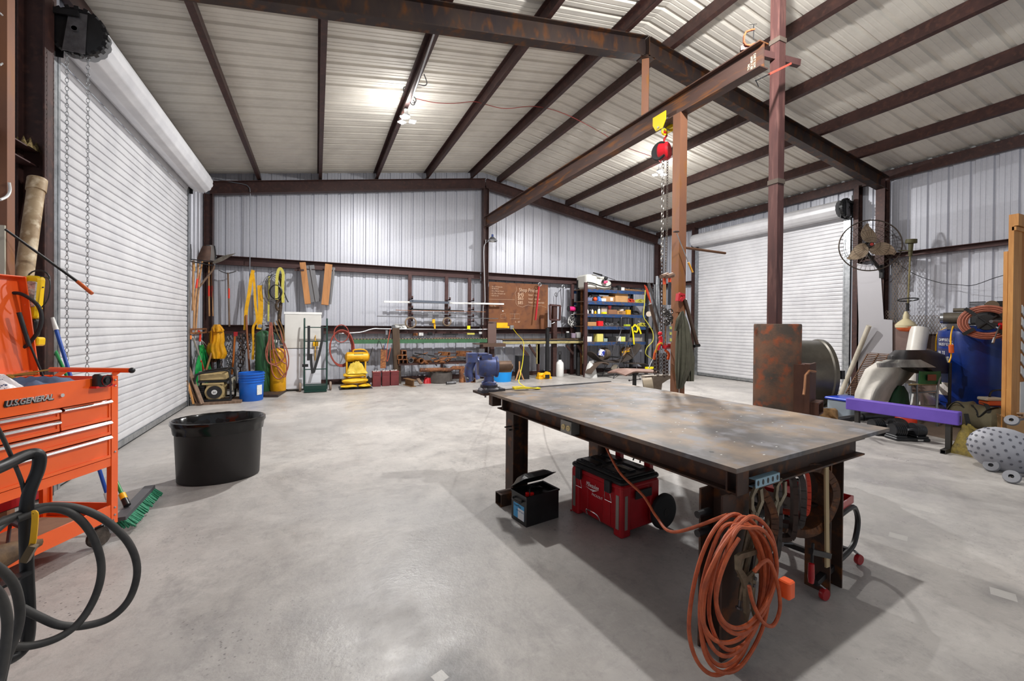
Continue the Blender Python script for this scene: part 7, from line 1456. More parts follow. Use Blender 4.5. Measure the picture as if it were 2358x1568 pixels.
# stove
stx, sty = 4.62, 3.05; SP = (stx, sty, 0)
sv = thing('wood_stove', 'tall rusty cylindrical wood stove with a boxed firing door', 'stove', SP)
stv = mat('stove_rust', '#71503c', 0.75, 0.15, col2='#4a4038', scale=3.2, col3='#8c4a2c', bump=0.15, bscale=60, lo=0.42, hi=0.6)
obj('barrel', MB().lathe([(0, 0.0), (0.222, 0.0), (0.227, 0.01), (0.227, 1.53), (0.222, 1.545), (0, 1.545)], SP, 44), stv, sv)
fd = V(0.35, -0.94, 0).normalized(); fr_ = V(-fd.y, fd.x, 0); sb = frame(V(stx, sty, 0), fr_, (0, 0, 1))   # local x across, y up, z towards the front
sM = Matrix.Translation(V(stx, sty, 0)) @ Matrix(((fr_.x, fd.x, 0, 0), (fr_.y, fd.y, 0, 0), (0, 0, 1, 0), (0, 0, 0, 1)))
obj('firebox_collar', MB().box((-0.13, 0.1, 0.52), (0.16, 0.29, 1.12), sM), mat('stove_brown', '#5a3a2c', 0.6, 0.3, col2='#4a2f26', scale=4), sv)
dr_ = obj('stove_door', MB().box((-0.13, 0.31, 0.5), (0.17, 0.33, 1.13), sM).box((-0.15, 0.285, 0.5), (-0.125, 0.33, 1.13), sM), _M['stove_brown'], sv)
mb = MB().box((-0.09, 0.33, 0.72), (0.16, 0.4, 0.735), sM).box((-0.09, 0.33, 0.6), (0.16, 0.4, 0.615), sM).box((-0.1, 0.33, 0.6), (-0.085, 0.4, 0.735), sM).box((0.15, 0.33, 0.6), (0.165, 0.4, 0.735), sM)
obj('draft_frame', mb, _M['stove_brown'], dr_); obj('draft_hole', MB().box((-0.08, 0.331, 0.62), (0.15, 0.334, 0.715), sM), blackm, dr_)
obj('door_latch', MB().tube([sM @ V(-0.05, 0.36, 1.05), sM @ V(-0.24, 0.34, 1.07), sM @ V(-0.3, 0.32, 1.03), sM @ V(-0.33, 0.32, 0.9), sM @ V(-0.37, 0.32, 0.84)], 0.012, 8), mat('latch_bronze', '#8a5e3e', 0.5, 0.4), dr_)
fx_ = obj('flue_pipe', MB().sqtube((stx - 0.02, sty + 0.02, 1.545), (stx - 0.02, sty + 0.02, 6.0), 0.105, 0.105, 0.006, up=(1, 0, 0)), flue_m, sv)
for z in (3.08, 4.62): obj('flue_joint', MB().sqtube((stx - 0.02, sty + 0.02, z), (stx - 0.02, sty + 0.02, z + 0.05), 0.12, 0.12, 0.008, up=(1, 0, 0)), mat('joint_grey', '#5a5048', 0.6, 0.3), fx_)
# clamps on the beam end
def gclamp(lb, M, s_, m):
    r = thing('c_clamp', lb, 'clamp', M @ V(0, 0, 0)); P = [M @ V(x * s_, y * s_, 0) for x, y in ((0.5, 0.62), (0.2, 0.6), (-0.25, 0.45), (-0.42, 0.1), (-0.42, -0.5), (-0.25, -0.75), (0.1, -0.82), (0.5, -0.7))]
    mb = MB()
    for a, b in zip(P, P[1:]): mb.bar(a, b + (b - a) * 0.08, 0.13 * s_, 0.16 * s_, up=M.to_3x3() @ V(0, 0, 1))
    obj('clamp_frame', mb, m, r); obj('screw', MB().cyl(M @ V(0.42 * s_, 1.1 * s_, 0), M @ V(0.42 * s_, -0.25 * s_, 0), 0.045 * s_), blackm, r)
    obj('sliding_bar', MB().cyl(M @ V(0.05 * s_, 1.1 * s_, 0), M @ V(0.7 * s_, 1.12 * s_, 0), 0.022 * s_), blackm, r)
gclamp('orange C-clamp standing on the near end of the trolley beam', frame((4.33, 3.22, 4.72), (1, -0.6, 0), (0, 0, 1)), 0.12, mat('clamp_orange', '#b8552e', 0.45, 0.2, col2='#8a4428', scale=12))
solo('tie_bar', MB().bar((4.4, 3.13, 4.5), (4.86, 3.0, 4.44), 0.05, 0.07), redox_l, 'brown steel bar tying the beam end to the flue pipe', 'bar')
solo('tube_stub', MB().sqtube((4.3, 3.3, 4.62), (4.42, 3.18, 4.62), 0.05), redox_l, 'short brown square tube under the orange C-clamp', 'tube')
bc2 = thing('f_clamp', 'red bar clamp fixing the tie bar to the flue pipe', 'clamp', (4.8, 2.95, 4.4)); a, b = aty(1820, 147, 2.92), aty(1740, 186, 2.92)
obj('bar', MB().bar(a, a + (b - a) * 0.62, 0.025, 0.02), mat('bar_red', '#b84a3c', 0.5), bc2); obj('screw', MB().cyl(a + (b - a) * 0.55, b, 0.006), blackm, bc2); obj('tommy_bar', MB().cyl(b + V(0, 0, 0.01), aty(1747, 200, 2.92), 0.004), blackm, bc2)
# trolley and chain hoist
tl = thing('beam_trolley', 'yellow beam trolley riding the rusty rail by the post', 'trolley', (4.36, 4.5, 4.3))
mb = MB()
for s_ in (-1, 1): mb.prism([(-0.12, 0.09), (0.12, 0.09), (0.12, -0.02), (0.06, -0.12), (-0.06, -0.12), (-0.12, -0.02)], frame((4.36 + s_ * 0.095, 4.5, 4.33), (0, 1, 0), (0, 0, 1)), 0.012)
obj('side_plate', mb, mat('hoist_yellow', '#e8cc10', 0.4), tl)
mb = MB()
for s_ in (-1, 1):
    for y in (-0.07, 0.07): mb.cyl((4.36 + s_ * 0.03, 4.5 + y, 4.33), (4.36 + s_ * 0.088, 4.5 + y, 4.33), 0.035)
obj('roller', mb, steelg, tl); obj('axle', MB().cyl((4.24, 4.5, 4.24), (4.48, 4.5, 4.24), 0.013), zinc, tl); obj('lifting_eye', MB().torus((4.36, 4.5, 4.2), 0.04, 0.014, (0, 1, 0)), _M['hoist_yellow'], tl)
ho = thing('chain_hoist', 'red manual chain hoist with long load and hand chains', 'hoist', (4.36, 4.5, 3.95))
obj('top_hook', MB().tube(spline([V(4.36, 4.5, 4.04), V(4.36, 4.5, 4.1), V(4.4, 4.5, 4.16), V(4.36, 4.5, 4.2), V(4.33, 4.5, 4.16)], 4), 0.014, 8), redp, ho)
obj('hoist_body', MB().lathe([(0, -0.07), (0.1, -0.07), (0.12, -0.05), (0.12, 0.05), (0.1, 0.07), (0, 0.07)], (4.36, 4.5, 3.93), 26, (0.5, -1, 0)), mat('hoist_red', '#c01826', 0.35), ho)
obj('hand_wheel', MB().lathe([(0, -0.02), (0.115, -0.02), (0.13, 0.0), (0.115, 0.02), (0, 0.02)], (4.29, 4.52, 3.93), 24, (1, 0.2, 0)), blackm, ho)
cz = mat('chain_steel', '#a8a49e', 0.35, 0.8)
obj('hand_chain', MB().chain([HP(1527, 365, 4.5), HP(1524, 600, 4.5)], 0.024, 0.0045, 0.052), cz, ho)
obj('hand_chain', MB().chain([HP(1524, 600, 4.5), HP(1523, 800, 4.5)], 0.024, 0.0055, 0.052), chm, ho)
obj('load_chain', MB().chain([HP(1537, 365, 4.52), HP(1536, 520, 4.52), HP(1532, 625, 4.52), HP(1530, 790, 4.52)], 0.016, 0.004, 0.036), cz, ho)
hk = obj('load_hook', MB().ball(HP(1520, 768, 4.45), 0.03).tube(spline([HP(1520, 775, 4.45), HP(1522, 785, 4.45), HP(1516, 797, 4.45), HP(1514, 806, 4.45)], 4), 0.026, 8), mat('hook_red', '#d01c28', 0.4), ho)
chs = (('rust brown chain hanging nearest the camera below the hoist hook', 1508, 826, 864), ('dark chain second from the left below the hoist', 1515, 822, 864), ('steel chain in the middle below the hoist', 1522, 818, 864), ('brown chain fourth from the left below the hoist', 1529, 818, 864), ('dark chain against the post below the hoist', 1536, 815, 862))
for k, (lb, px, y0, y1) in enumerate(chs): solo('rigging_chain', MB().chain([HP(px, y0, 4.42 + 0.02 * k), HP(px, y1, 4.42 + 0.02 * k)], 0.022, 0.007, 0.046, 8, 5), (chm, chm, steelg, chm, chm)[k], lb, 'chain', 'rigging chains hanging below the hoist')
for px, px2, lb in ((1511, 1506, 'left orange chain hook on the rigging chains'), (1532, 1538, 'right orange chain hook on the rigging chains')): solo('chain_hook', TB(MB(), [(px, 806), (px2 + 2, 815), (px2, 828)], 4.38, 0.018, 8), mat('hook_orange', '#e0602a', 0.4), lb, 'hook', 'orange hooks on the rigging chains')
rb_ = thing('chain_binder', 'red ratchet tool head hung on the hoist post', 'tool', HP(1538, 798, 4.35)); obj('head', MB().cyl(HP(1530, 797, 4.38), HP(1548, 798, 4.38), 0.04), redp, rb_); obj('cap', MB().cyl(HP(1548, 798, 4.38), HP(1552, 798, 4.38), 0.042), blackp, rb_)
solo('yellow_hose', TB(MB(), [(1510, 812), (1514, 796), (1522, 790), (1528, 794)], 4.36, 0.01, 8), mat('cord_ochre', '#d8a828', 0.5), 'ochre lever arching over the orange chain hooks', 'hook')
solo('grey_rod', CR(MB(), 1513, 806, 1494, 848, 4.4, 0.006), zinc, 'thin bright rod slanting down from the hoist hooks', 'rod')
# tools on the post: sledge hammers, level, wrenches
for k, (px, hx, m, lb) in enumerate(((1533, 1529, woodh, 'sledge hammer with red and wood handle hung on the post, left one'), (1543, 1541, mat('handle_dark', '#2c3038', 0.5), 'sledge hammer with black rubber handle hung on the post, right one'))):
    r = thing('sledge_hammer', lb, 'hammer', HP(px, 640), 0, 'sledge hammers on the post'); Y = 4.02 + 0.0 * k
    obj('head', MB().cyl(HP(hx - 6, 637, Y - 0.05), HP(hx + 8, 632, Y + 0.03), 0.026), mat('hammer_head', '#8d7262', 0.6, 0.4), r)
    obj('handle', CR(MB(), px - 3 + 2 * k, 640, px - 3 + k, 702, Y, 0.018, 0.02), m, r); obj('painted_band', CR(MB(), px - 3 + 2 * k, 640, px - 3 + 2 * k, 655 - 5 * k, Y, 0.0195), mat('band_orange', '#e0522c', 0.5), r)
for k, px in enumerate((1547, 1551)): solo('hammer_head', MB().cyl(HP(px - 4, 636, 4.1), HP(px + 2, 633, 4.06), 0.022), _M['hammer_head'], ('third', 'fourth')[k] + ' round hammer head in the row on the hoist post', 'hammer')
rnd = random.Random(4); mb = MB()
for k in range(22): mb.torus(HP(1528 + rnd.uniform(0, 18), 719 + rnd.uniform(-6, 26), 4.05 + rnd.uniform(-0.03, 0.03)), rnd.uniform(0.02, 0.035), 0.008, (rnd.uniform(-1, 1), rnd.uniform(-1, 1), rnd.uniform(-1, 1)), 12, 5)
solo('shackle_cluster', mb, mat('shackle', '#5a5654', 0.3, 0.8), 'cluster of dark shackles and rings hung on the post', 'shackles')['kind'] = 'stuff'
for k, px in enumerate((1529, 1533, 1537)): solo('hanging_rod', CR(MB(), px + 1, 738, px - 1, 795, 4.08, 0.007), (steelg, rustm, zinc)[k], ('thin grey rod hanging under the shackles', 'thin rusty rod hanging under the shackles', 'bright rod hanging under the shackles')[k], 'rod')
lv = thing('spirit_level', 'short level with yellow vials hung on the hoist post', 'level', HP(1545, 770)); obj('rail', BX(MB(), 1541, 750, 1548, 788, 4.03, 0.02), zinc, lv); obj('vials', BX(BX(BX(MB(), 1543, 752, 1547, 758, 4.02, 0.01), 1543, 765, 1547, 771, 4.02, 0.01), 1543, 779, 1547, 786, 4.02, 0.01), mat('vial', '#c8c86a', 0.4), lv)
gr = thing('magnet_tool', 'pick-up tool with grey disc head and yellow grip on the post', 'tool', HP(1557, 534, 4.12)); obj('disc', MB().cyl(HP(1557, 534, 4.11), HP(1557, 534, 4.13) + V(-0.02, -0.02, 0), 0.04), steelg, gr); obj('rod', MB().cyl(HP(1558, 537, 4.08), HP(1586, 606, 4.05), 0.006), zinc, gr); obj('grip', MB().cyl(HP(1585, 604, 4.05), HP(1595, 627, 4.05), 0.013, 0.012), mat('grip_yellow', '#e0a23a', 0.5), gr)
solo('peg_arm', CR(MB(), 1567, 569, 1670, 583, 4.2, 0.017), mat('arm_brown', '#6a4a36', 0.6, 0.3), 'brown pipe arm sticking out of the hoist post', 'arm')
solo('bent_bracket', MB().bar(HP(1560, 693, 4.1), HP(1562, 676, 4.1), 0.03, 0.05).bar(HP(1564, 676, 4.1), HP(1576, 680, 4.1), 0.03, 0.03).bar(HP(1567, 692, 4.1), HP(1575, 682, 4.1), 0.03, 0.04), mat('bracket_red', '#b8222c', 0.45), 'red steel clamp bracket bolted to the hoist post', 'bracket')
pipe2 = thing('slanted_pipe', 'grey brown pipe slanting down beside the hanging jacket', 'pipe', HP(1590, 740)); obj('pipe', MB().pipe(HP(1577, 690), HP(1605, 792), 0.024, 0.018), mat('pipe_brown', '#5c4a40', 0.5, 0.4), pipe2); obj('elbow', MB().cyl(HP(1598, 797), HP(1610, 795), 0.022), blackm, pipe2)
solo('coat_peg', MB().cyl(HP(1556, 719), HP(1568, 718), 0.01), rustm, 'rusty coat peg on the hoist post', 'peg')
jk = thing('work_jacket', 'olive grey work coveralls hanging on the post peg', 'coveralls', HP(1575, 800)); jm = mat('olive_cloth', '#5e5d4e', 0.85, 0, col2='#504f42', scale=8)
obj('cloth_body', coat('', '', jm, [(1570, 716), (1560, 745), (1555, 790), (1554, 850), (1558, 895)], [(1574, 716), (1586, 745), (1596, 800), (1592, 850), (1573, 893)], 4.1, 0.05, 14, amp=0.02), jm, jk)
obj('sleeve', coat('', '', jm, [(1567, 718), (1557, 735), (1552, 762)], [(1572, 718), (1572, 740), (1563, 763)], 4.04, 0.03, 15, amp=0.008), jm, jk)
obj('trouser_leg', coat('', '', jm, [(1574, 760), (1577, 820), (1579, 878)], [(1590, 770), (1600, 825), (1598, 882)], 4.16, 0.04, 16, amp=0.01), jm, jk)
obj('cord_end', CR(MB(), 1564, 893, 1564, 904, 4.1, 0.004), white, jk)
# leaning stock by the back right corner
for x0, y0, x1, y1, Y, r, m, lb in ((1497, 700, 1521, 790, 4.7, 0.024, mat('pipe_brown', '#5c4a40', 0.5, 0.4), 'thick brown pipe leaning against the hoist post'), (1493, 650, 1520, 742, 4.75, 0.018, steelg, 'grey tube slanting above the thick brown pipe'), (1513, 636, 1508, 868, 10.9, 0.05, zinc, 'bright galvanised tube standing in the back corner'), (1508, 655, 1502, 868, 10.8, 0.04, steelg, 'grey tube standing beside the bright galvanised one'), (1516, 640, 1520, 866, 11.2, 0.04, zinc, 'second bright tube standing deepest in the corner')):
    solo('leaning_tube', CR(MB(), x0, y0, x1, y1, Y, r), m, lb, 'tube')
solo('white_disc', MB().cyl(aty(1494, 723, 10.5), aty(1494, 723, 10.53), 0.085), mat('disc_cream', '#c8bcae', 0.6), 'pale round disc hung beside the shelving', 'disc')
solo('yellow_wall_cable', TB(MB(), [(1486, 668), (1484, 700), (1482, 728), (1492, 745), (1503, 765), (1503, 785), (1490, 800), (1487, 815), (1500, 826)], 10.4, 0.014, 6), _M['cord_yellowgreen'], 'yellow cord trailing down the right side of the shelving', 'cord')
solo('yellow_block', BX(BX(MB(), 1492, 845, 1507, 850, 9.5, 0.12), 1492, 852, 1507, 859, 9.5, 0.12), yellowb, 'bright yellow plastic step in the back right corner', 'step')
# roller stand, anvil, spoked wheel
rs = thing('roller_stand', 'steel pedestal stand with tilted dished top beyond the table', 'stand', (4.55, 6.1, 0)); RYs = 6.1
def R_(px, py, y=RYs): return aty(px, py, y)
obj('dished_top', MB().grid(lambda u, v: tuple(R_(1420 + 78 * u, 850 + 3 * u, RYs) + V(0, -0.25 + 0.5 * v, -0.07 * max(0, 1 - 4 * u) - 0.03 * abs(2 * v - 1))), 14, 6, 0.025), mat('stand_top', '#7a5c52', 0.45, 0.3, col2='#8f7468', scale=5), rs)
cx_ = R_(1461, 870).x; zt = R_(1461, 855).z
obj('stand_post', MB().bar((cx_, RYs, 0), (cx_, RYs, zt), 0.05, 0.05).bar((cx_ - 0.3, RYs, 0.02), (cx_ + 0.3, RYs, 0.02), 0.06, 0.04).bar((cx_, RYs - 0.3, 0.02), (cx_, RYs + 0.3, 0.02), 0.06, 0.04).bar((cx_ - 0.12, RYs, zt + 0.0), (cx_, RYs, zt - 0.09), 0.02, 0.02).bar((cx_ + 0.12, RYs, zt), (cx_, RYs, zt - 0.09), 0.02, 0.02), blackm, rs)
obj('locking_screw', MB().cyl(R_(1449, 876), R_(1474, 873), 0.008).ball(R_(1449, 876), 0.018).ball(R_(1474, 873), 0.018), steelg, rs)
av = thing('anvil', 'grey blacksmith anvil on a stand beside the hoist post', 'anvil', (4.45, 4.75, 0)); aM = frame((4.47, 4.72, 0.0), (0.95, -0.3, 0), (0, 0, 1))
am = mat('anvil_grey', '#9c9184', 0.5, 0.3, col2='#857b6e', scale=10)
obj('anvil_body', MB().prism([(-0.2, 0.8), (0.12, 0.81), (0.28, 0.8), (0.14, 0.74), (0.06, 0.69), (0.05, 0.6), (0.16, 0.52), (0.16, 0.48), (-0.2, 0.48), (-0.2, 0.52), (-0.12, 0.6), (-0.1, 0.69), (-0.2, 0.76)], aM, 0.12), am, av)
obj('anvil_stand', MB().box((-0.18, 0.0, -0.13), (0.16, 0.47, 0.13), aM), blackm, av)
swh = thing('spoked_wheel', 'old cast spoked wheel leaning by the anvil', 'wheel', (4.1, 4.9, 0)); c_ = aty(1493, 893, 4.4); ax_ = V(0.75, -0.6, 0.15).normalized()
obj('rim', MB().lathe([(0.115, -0.06), (0.135, -0.06), (0.135, 0.06), (0.115, 0.06)], c_, 30, ax_, closed=True), mat('rim_tan', '#8d806c', 0.6, 0.2), swh)
mb = MB(); bx_, by_, _d = basis(ax_)
for k in range(7): mb.bar(c_, c_ + (bx_ * cos(2 * pi * k / 7) + by_ * sin(2 * pi * k / 7)) * 0.12, 0.03, 0.05, up=ax_)
obj('spokes', mb, blackm, swh); mb = MB(); mb.cyl((c_.x, c_.y + 0.03, 0), (c_.x, c_.y + 0.03, c_.z - 0.13), 0.03); obj('wheel_stand', mb, blackm, swh)
# small square stub under the front seat (drum fan)
dfn = thing('barrel_fan', 'large grey barrel fan on wheels behind the stove', 'fan', (8.6, 5.0, 0)); dc = V(8.55, 5.0, 0.65)
dxx = V(0.825, -0.568, 0); dgm = mat('fan_grey', '#5a564e', 0.4, 0.5, col2='#4a4640', scale=3)
obj('drum', MB().lathe([(0.0, -0.7), (0.6, -0.7), (0.6, -0.75), (0.62, -0.75), (0.62, 0.0), (0.62, 0.05), (0.645, 0.07), (0.645, 0.13), (0.61, 0.13), (0.6, -0.68)], dc + dxx * 0.05, 48, dxx), dgm, dfn)
mb = MB()
for r in (0.12, 0.24, 0.36, 0.48, 0.58): mb.torus(dc + dxx * 0.18, r, 0.004, dxx, 30, 5)
gx_, gy_, _d = basis(dxx)
for k in range(16): a = gx_ * cos(k * pi / 8) + gy_ * sin(k * pi / 8); mb.cyl(dc + dxx * 0.18 + a * 0.08, dc + dxx * 0.18 + a * 0.62, 0.003, n=5)
obj('guard', mb, blackm, dfn)['kind'] = 'stuff'
mb = MB()
for k in range(4): a = gx_ * cos(k * pi / 2) + gy_ * sin(k * pi / 2); mb.bar(dc - dxx * 0.2 + a * 0.05, dc - dxx * 0.2 + a * 0.55, 0.18, 0.02, up=dxx + a.cross(dxx) * 0.5)
obj('blades', mb, steelg, dfn)
mb = MB().bar(dc - dxx * 0.5 + V(0, 0, -0.6), dc + dxx * 0.05 + V(0, 0, -0.6), 0.05, 0.05)
for s_ in (-0.45, 0.0): q = dc + dxx * s_; n2 = V(-dxx.y, dxx.x, 0); mb.bar(q + n2 * 0.35 + V(0, 0, -0.5), q + n2 * 0.35 + V(0, 0, -0.62), 0.05, 0.04).bar(q - n2 * 0.35 + V(0, 0, -0.5), q - n2 * 0.35 + V(0, 0, -0.62), 0.05, 0.04).bar(q - n2 * 0.35 + V(0, 0, -0.59), q + n2 * 0.35 + V(0, 0, -0.59), 0.05, 0.04)
obj('base_frame', mb, blackm, dfn)
for s_ in (-1, 1): q = dc - dxx * 0.2 + V(-dxx.y, dxx.x, 0) * 0.4 * s_; obj('wheel', MB().lathe([(0, -0.03), (0.08, -0.03), (0.1, 0), (0.08, 0.03), (0, 0.03)], (q.x, q.y, 0.1), 18, dxx), rubber, dfn)
obj('switch_box', MB().box((dc + dxx * -0.1 + V(0.0, -0.64, -0.05)), (dc + dxx * -0.1 + V(0.1, -0.6, 0.1))), blackp, dfn)

# ceiling lamps: puck, wings
for (p, wa, wp), lb in zip(LAMPS, ('bright LED shop lamp hanging under the purlin with loose cable', 'bright LED shop lamp beside the chain hoist', 'LED shop lamp high above the welding table')):
    r = thing('shop_lamp', lb, 'lamp', p); c = V(*p); obj('socket', MB().cyl(c + V(0, 0, 0.08), c + V(0, 0, 0.2), 0.035), white, r)
    mb = MB()
    for k in range(3): a = 2 * pi * k / 3; q = c + V(cos(a) * 0.11, sin(a) * 0.11, 0.01); mb.cbox(q, (0.1, 0.1, 0.015), a)
    obj('led_wing', mb, mat('led', '#ffffff', 0.5, emit=30.0), r); obj('heat_sink', MB().cyl(c + V(0, 0, 0.075), c + V(0, 0, 0.1), 0.07), zinc, r)
    if p[2] < 5.0 and p[1] < 4: obj('drop_cord', MB().cyl(c + V(0, 0, 0.2), (c.x, c.y, roofz(c.x)), 0.006), blackp, r)
cb = thing('lamp_cable', 'loose grey cable looped on the purlin above the lamp', 'cable', (1.4, 7.2, 5.2)); mb = MB()
mb.tube(spline([aty(1010, 47, 4.95) + V(0, 0, 0), aty(965, 180, 6.2), aty(955, 208, 6.7), aty(948, 235, 7.2)], 6), 0.012, 7); obj('white_cable', mb, cdm, cb)
mb = MB(); mb.tube(spline([aty(976, 170, 6.3), aty(983, 190, 6.35), aty(978, 197, 6.4), aty(964, 195, 6.45)], 5), 0.008, 6); mb.torus(aty(951, 230, 7.3), 0.05, 0.008, (0.2, 1, 0.2), 18, 5).torus(aty(950, 236, 7.3), 0.04, 0.008, (-0.2, 1, 0.1), 18, 5).tube(spline([aty(934, 200, 6.9), aty(929, 203, 6.9), aty(930, 215, 6.95), aty(928, 222, 7)], 4), 0.008, 6); obj('dark_cable', mb, steelg, cb)
rw = solo('red_wire', MB().tube(spline([aty(958, 227, 7.3), aty(1000, 236, 7.3), aty(1045, 238, 7.3), aty(1092, 234, 7.3), aty(1120, 241, 7.3), aty(1165, 250, 7.3), aty(1232, 245, 7.3), aty(1300, 262, 7.3), aty(1375, 300, 7.3), aty(1440, 338, 7.3), aty(1505, 362, 7.3), aty(1523, 375, 7.45)], 5), 0.006, 6), mat('wire_red', '#b04a44', 0.5), 'thin red wire sagging from purlin to purlin between the lamps', 'wire')

# ================================================================== RIGHT SIDE
WX = 10.72
def PX(px, py, x=WX): return atx(px, py, x)
# wall fan
wf = thing('wall_fan', 'big oscillating wall fan with tan blades in a wire cage', 'fan', PX(2003, 565, 10.2)); fc = PX(2003, 565, 10.15); fa = V(-0.72, -0.66, 0.05).normalized(); R1 = 0.515
bxf, byf, _d = basis(fa); mb = MB()
mb.torus(fc, R1, 0.012, fa, 48, 6)
for r, o in ((0.14, 0.09), (0.3, 0.075), (0.42, 0.05)):
    for s_ in (-1, 1): mb.torus(fc + fa * o * s_, r, 0.0035, fa, 36, 4)
for k in range(40):
    a = 2 * pi * k / 40; d = bxf * cos(a) + byf * sin(a)
    for s_ in (-1, 1): mb.tube([fc + fa * 0.1 * s_ + d * 0.08, fc + fa * 0.085 * s_ + d * 0.3, fc + fa * 0.0 * s_ + d * R1], 0.0022, 4)
o = obj('wire_cage', mb, mat('cage_brown', '#4a4038', 0.5, 0.5), wf)
for k, a0 in enumerate((75, 195, 315)):
    def bl(u, v, a0=a0):
        r = 0.05 + 0.4 * u; t = radians(a0 + 0 + 24 * sin(u * 2.2)) + (v - 0.5) * (0.12 + 0.5 * sin(pi * min(1, u * 1.05) ** 0.8)) / max(r * 2.2, 0.12)
        return tuple(fc + (bxf * cos(t) + byf * sin(t)) * r + fa * (0.05 * (v - 0.5)))
    obj('fan_blade', MB().grid(bl, 12, 6, 0.004), mat('blade_tan', '#a8957e', 0.5, 0.1, col2='#8a7660', scale=9), wf)
obj('hub', MB().cyl(fc - fa * 0.05, fc + fa * 0.1, 0.045), blackp, wf); obj('hub_badge', MB().cyl(fc + fa * 0.1, fc + fa * 0.106, 0.03), mat('badge_red', '#a83428', 0.4), wf)
obj('motor', MB().cyl(fc - fa * 0.3, fc - fa * 0.08, 0.09), blackm, wf)
obj('arm', MB().bar(fc - fa * 0.25 + V(0, 0, -0.05), PX(2030, 625, 10.6), 0.04, 0.05).bar(PX(2030, 610, 10.62), PX(2030, 640, 10.62), 0.06, 0.06).bar(PX(2030, 625, 10.6), PX(2034, 625, 10.8), 0.05, 0.05), blackm, wf)
solo('fan_cable', MB().tube(spline([PX(2046, 590), PX(2100, 628), PX(2160, 650), PX(2210, 656), (10.72, 3.5, 2.3), PX(2290, 640), PX(2330, 628), PX(2358, 612)], 6), 0.006, 6), blackp, 'black cord sagging across the right wall from the fan', 'cord')
# perforated sheets, plates, mesh leaning on the right wall
def sheet(nm, lb, P, m, x=WX, t=0.012, cat='sheet'):
    pts = [PX(a, b, x) for a, b in P]; n = len(pts); mb = MB().add([(p.x, p.y, max(p.z, 0.0)) for p in pts] + [(p.x + t, p.y, max(p.z, 0.0)) for p in pts], [tuple(range(n)), tuple(range(2 * n - 1, n - 1, -1))] + [(i, (i + 1) % n, n + (i + 1) % n, n + i) for i in range(n)]); return solo(nm, mb, m, lb, cat)
def perf_mat():
    m = mat('perforated', '#a3a1a6', 0.45, 0.4); nt = m.node_tree; N, L = nt.nodes, nt.links; b = N['Principled BSDF']; tc = N.new('ShaderNodeTexCoord'); v = N.new('ShaderNodeTexVoronoi'); v.inputs['Scale'].default_value = 22; v.inputs['Randomness'].default_value = 0.0
    mp = N.new('ShaderNodeMapping'); mp.inputs['Rotation'].default_value = (radians(45), 0, 0); L.new(tc.outputs['Object'], mp.inputs[0]); L.new(mp.outputs[0], v.inputs[0]); r = N.new('ShaderNodeValToRGB'); r.color_ramp.elements[0].position = 0.3; r.color_ramp.elements[1].position = 0.36
    r.color_ramp.elements[0].color = (*lin('#5c5456'), 1); r.color_ramp.elements[1].color = (*lin('#aaa8ac'), 1); L.new(v.outputs['Distance'], r.inputs[0]); L.new(r.outputs[0], b.inputs['Base Color']); return m
pfm = perf_mat(); bpl = mat('plate_taupe', '#77615a', 0.6, 0.15, col2='#6a5650', scale=4)
sheet('perforated_sheet', 'tall perforated steel sheet with stepped edge leaning by the door jamb', [(1973, 606), (2003, 611), (2027, 612), (2035, 735), (2055, 737), (2055, 840), (1975, 900), (1977, 740)], pfm, 10.66)
sheet('taupe_plate', 'taupe steel plate leaning right of the perforated sheet', [(2056, 742), (2100, 748), (2100, 860), (2056, 860)], bpl, 10.7); sheet('taupe_plate', 'darker taupe plate leaning behind the white plastic pipe', [(2100, 772), (2170, 773), (2185, 905), (2100, 905)], mat('plate_taupe_dark', '#5f4d44', 0.6, 0.15, col2='#6f5a50', scale=4), 10.74)
def expanded(lb, P, x, sx=0.05, sz=0.1):
    pts = [PX(a, b, x) for a, b in P]; y0, y1 = min(p.y for p in pts), max(p.y for p in pts); z0, z1 = min(p.z for p in pts), max(p.z for p in pts); mb = MB(); ny = int((y1 - y0) / sx) + 1; nz = int((z1 - z0) / sz) + 1
    for j in range(nz):
        for i in range(ny):
            y, z = y0 + i * sx, z0 + j * sz
            for s_ in (-1, 1): mb.bar((x, y, z), (x, y + s_ * sx / 2, z + sz / 2), 0.006, 0.006); mb.bar((x, y + s_ * sx / 2, z + sz / 2), (x, y, z + sz), 0.006, 0.006)
    return solo('expanded_metal', mb, mat('mesh_brown', '#6a5c50', 0.5, 0.4), lb, 'metal mesh', 'expanded metal offcuts')
expanded('expanded metal strip standing behind the string trimmer', [(2056, 607), (2092, 607), (2092, 745), (2056, 745)], 10.68); expanded('expanded metal offcut low on the wall beside the blue tank', [(2094, 730), (2165, 730), (2165, 772), (2094, 772)], 10.78); expanded('small rusty expanded metal piece beside the perforated sheet', [(2036, 722), (2055, 722), (2055, 738), (2036, 738)], 10.72, 0.05, 0.07)
solo('white_pole', MB().cyl(PX(2001, 750, 10.5), atz(1936, 908, 0.02), 0.045), mat('pole_cream', '#c8c0b0', 0.6, col2='#b0a898', scale=5), 'cream plastic pole leaning in front of the door jamb', 'pole')
gt = thing('rusty_grates', 'stack of rusty toothed grates leaning behind the grey tarp', 'grate', (10.0, 4.9, 0)); mb = MB()
for k in range(24):
    t = k / 23; y = 815 + 90 * t; x0 = 1998 - 50 * t; x1 = 2050 - 58 * t; a, b = atx(x0, y, 10.35 - 0.45 * t), atx(x1, y + 4, 10.35 - 0.45 * t); mb.bar(a, b, 0.02, 0.012)
    mb.bar(a + V(0.08, 0, 0.02), b + V(0.08, 0, 0.02), 0.02, 0.012)
for s_ in (0, 0.5, 1): mb.bar(atx(1998 + 50 * s_, 815, 10.38), atx(1948 + 42 * s_, 905, 9.92), 0.02, 0.02)
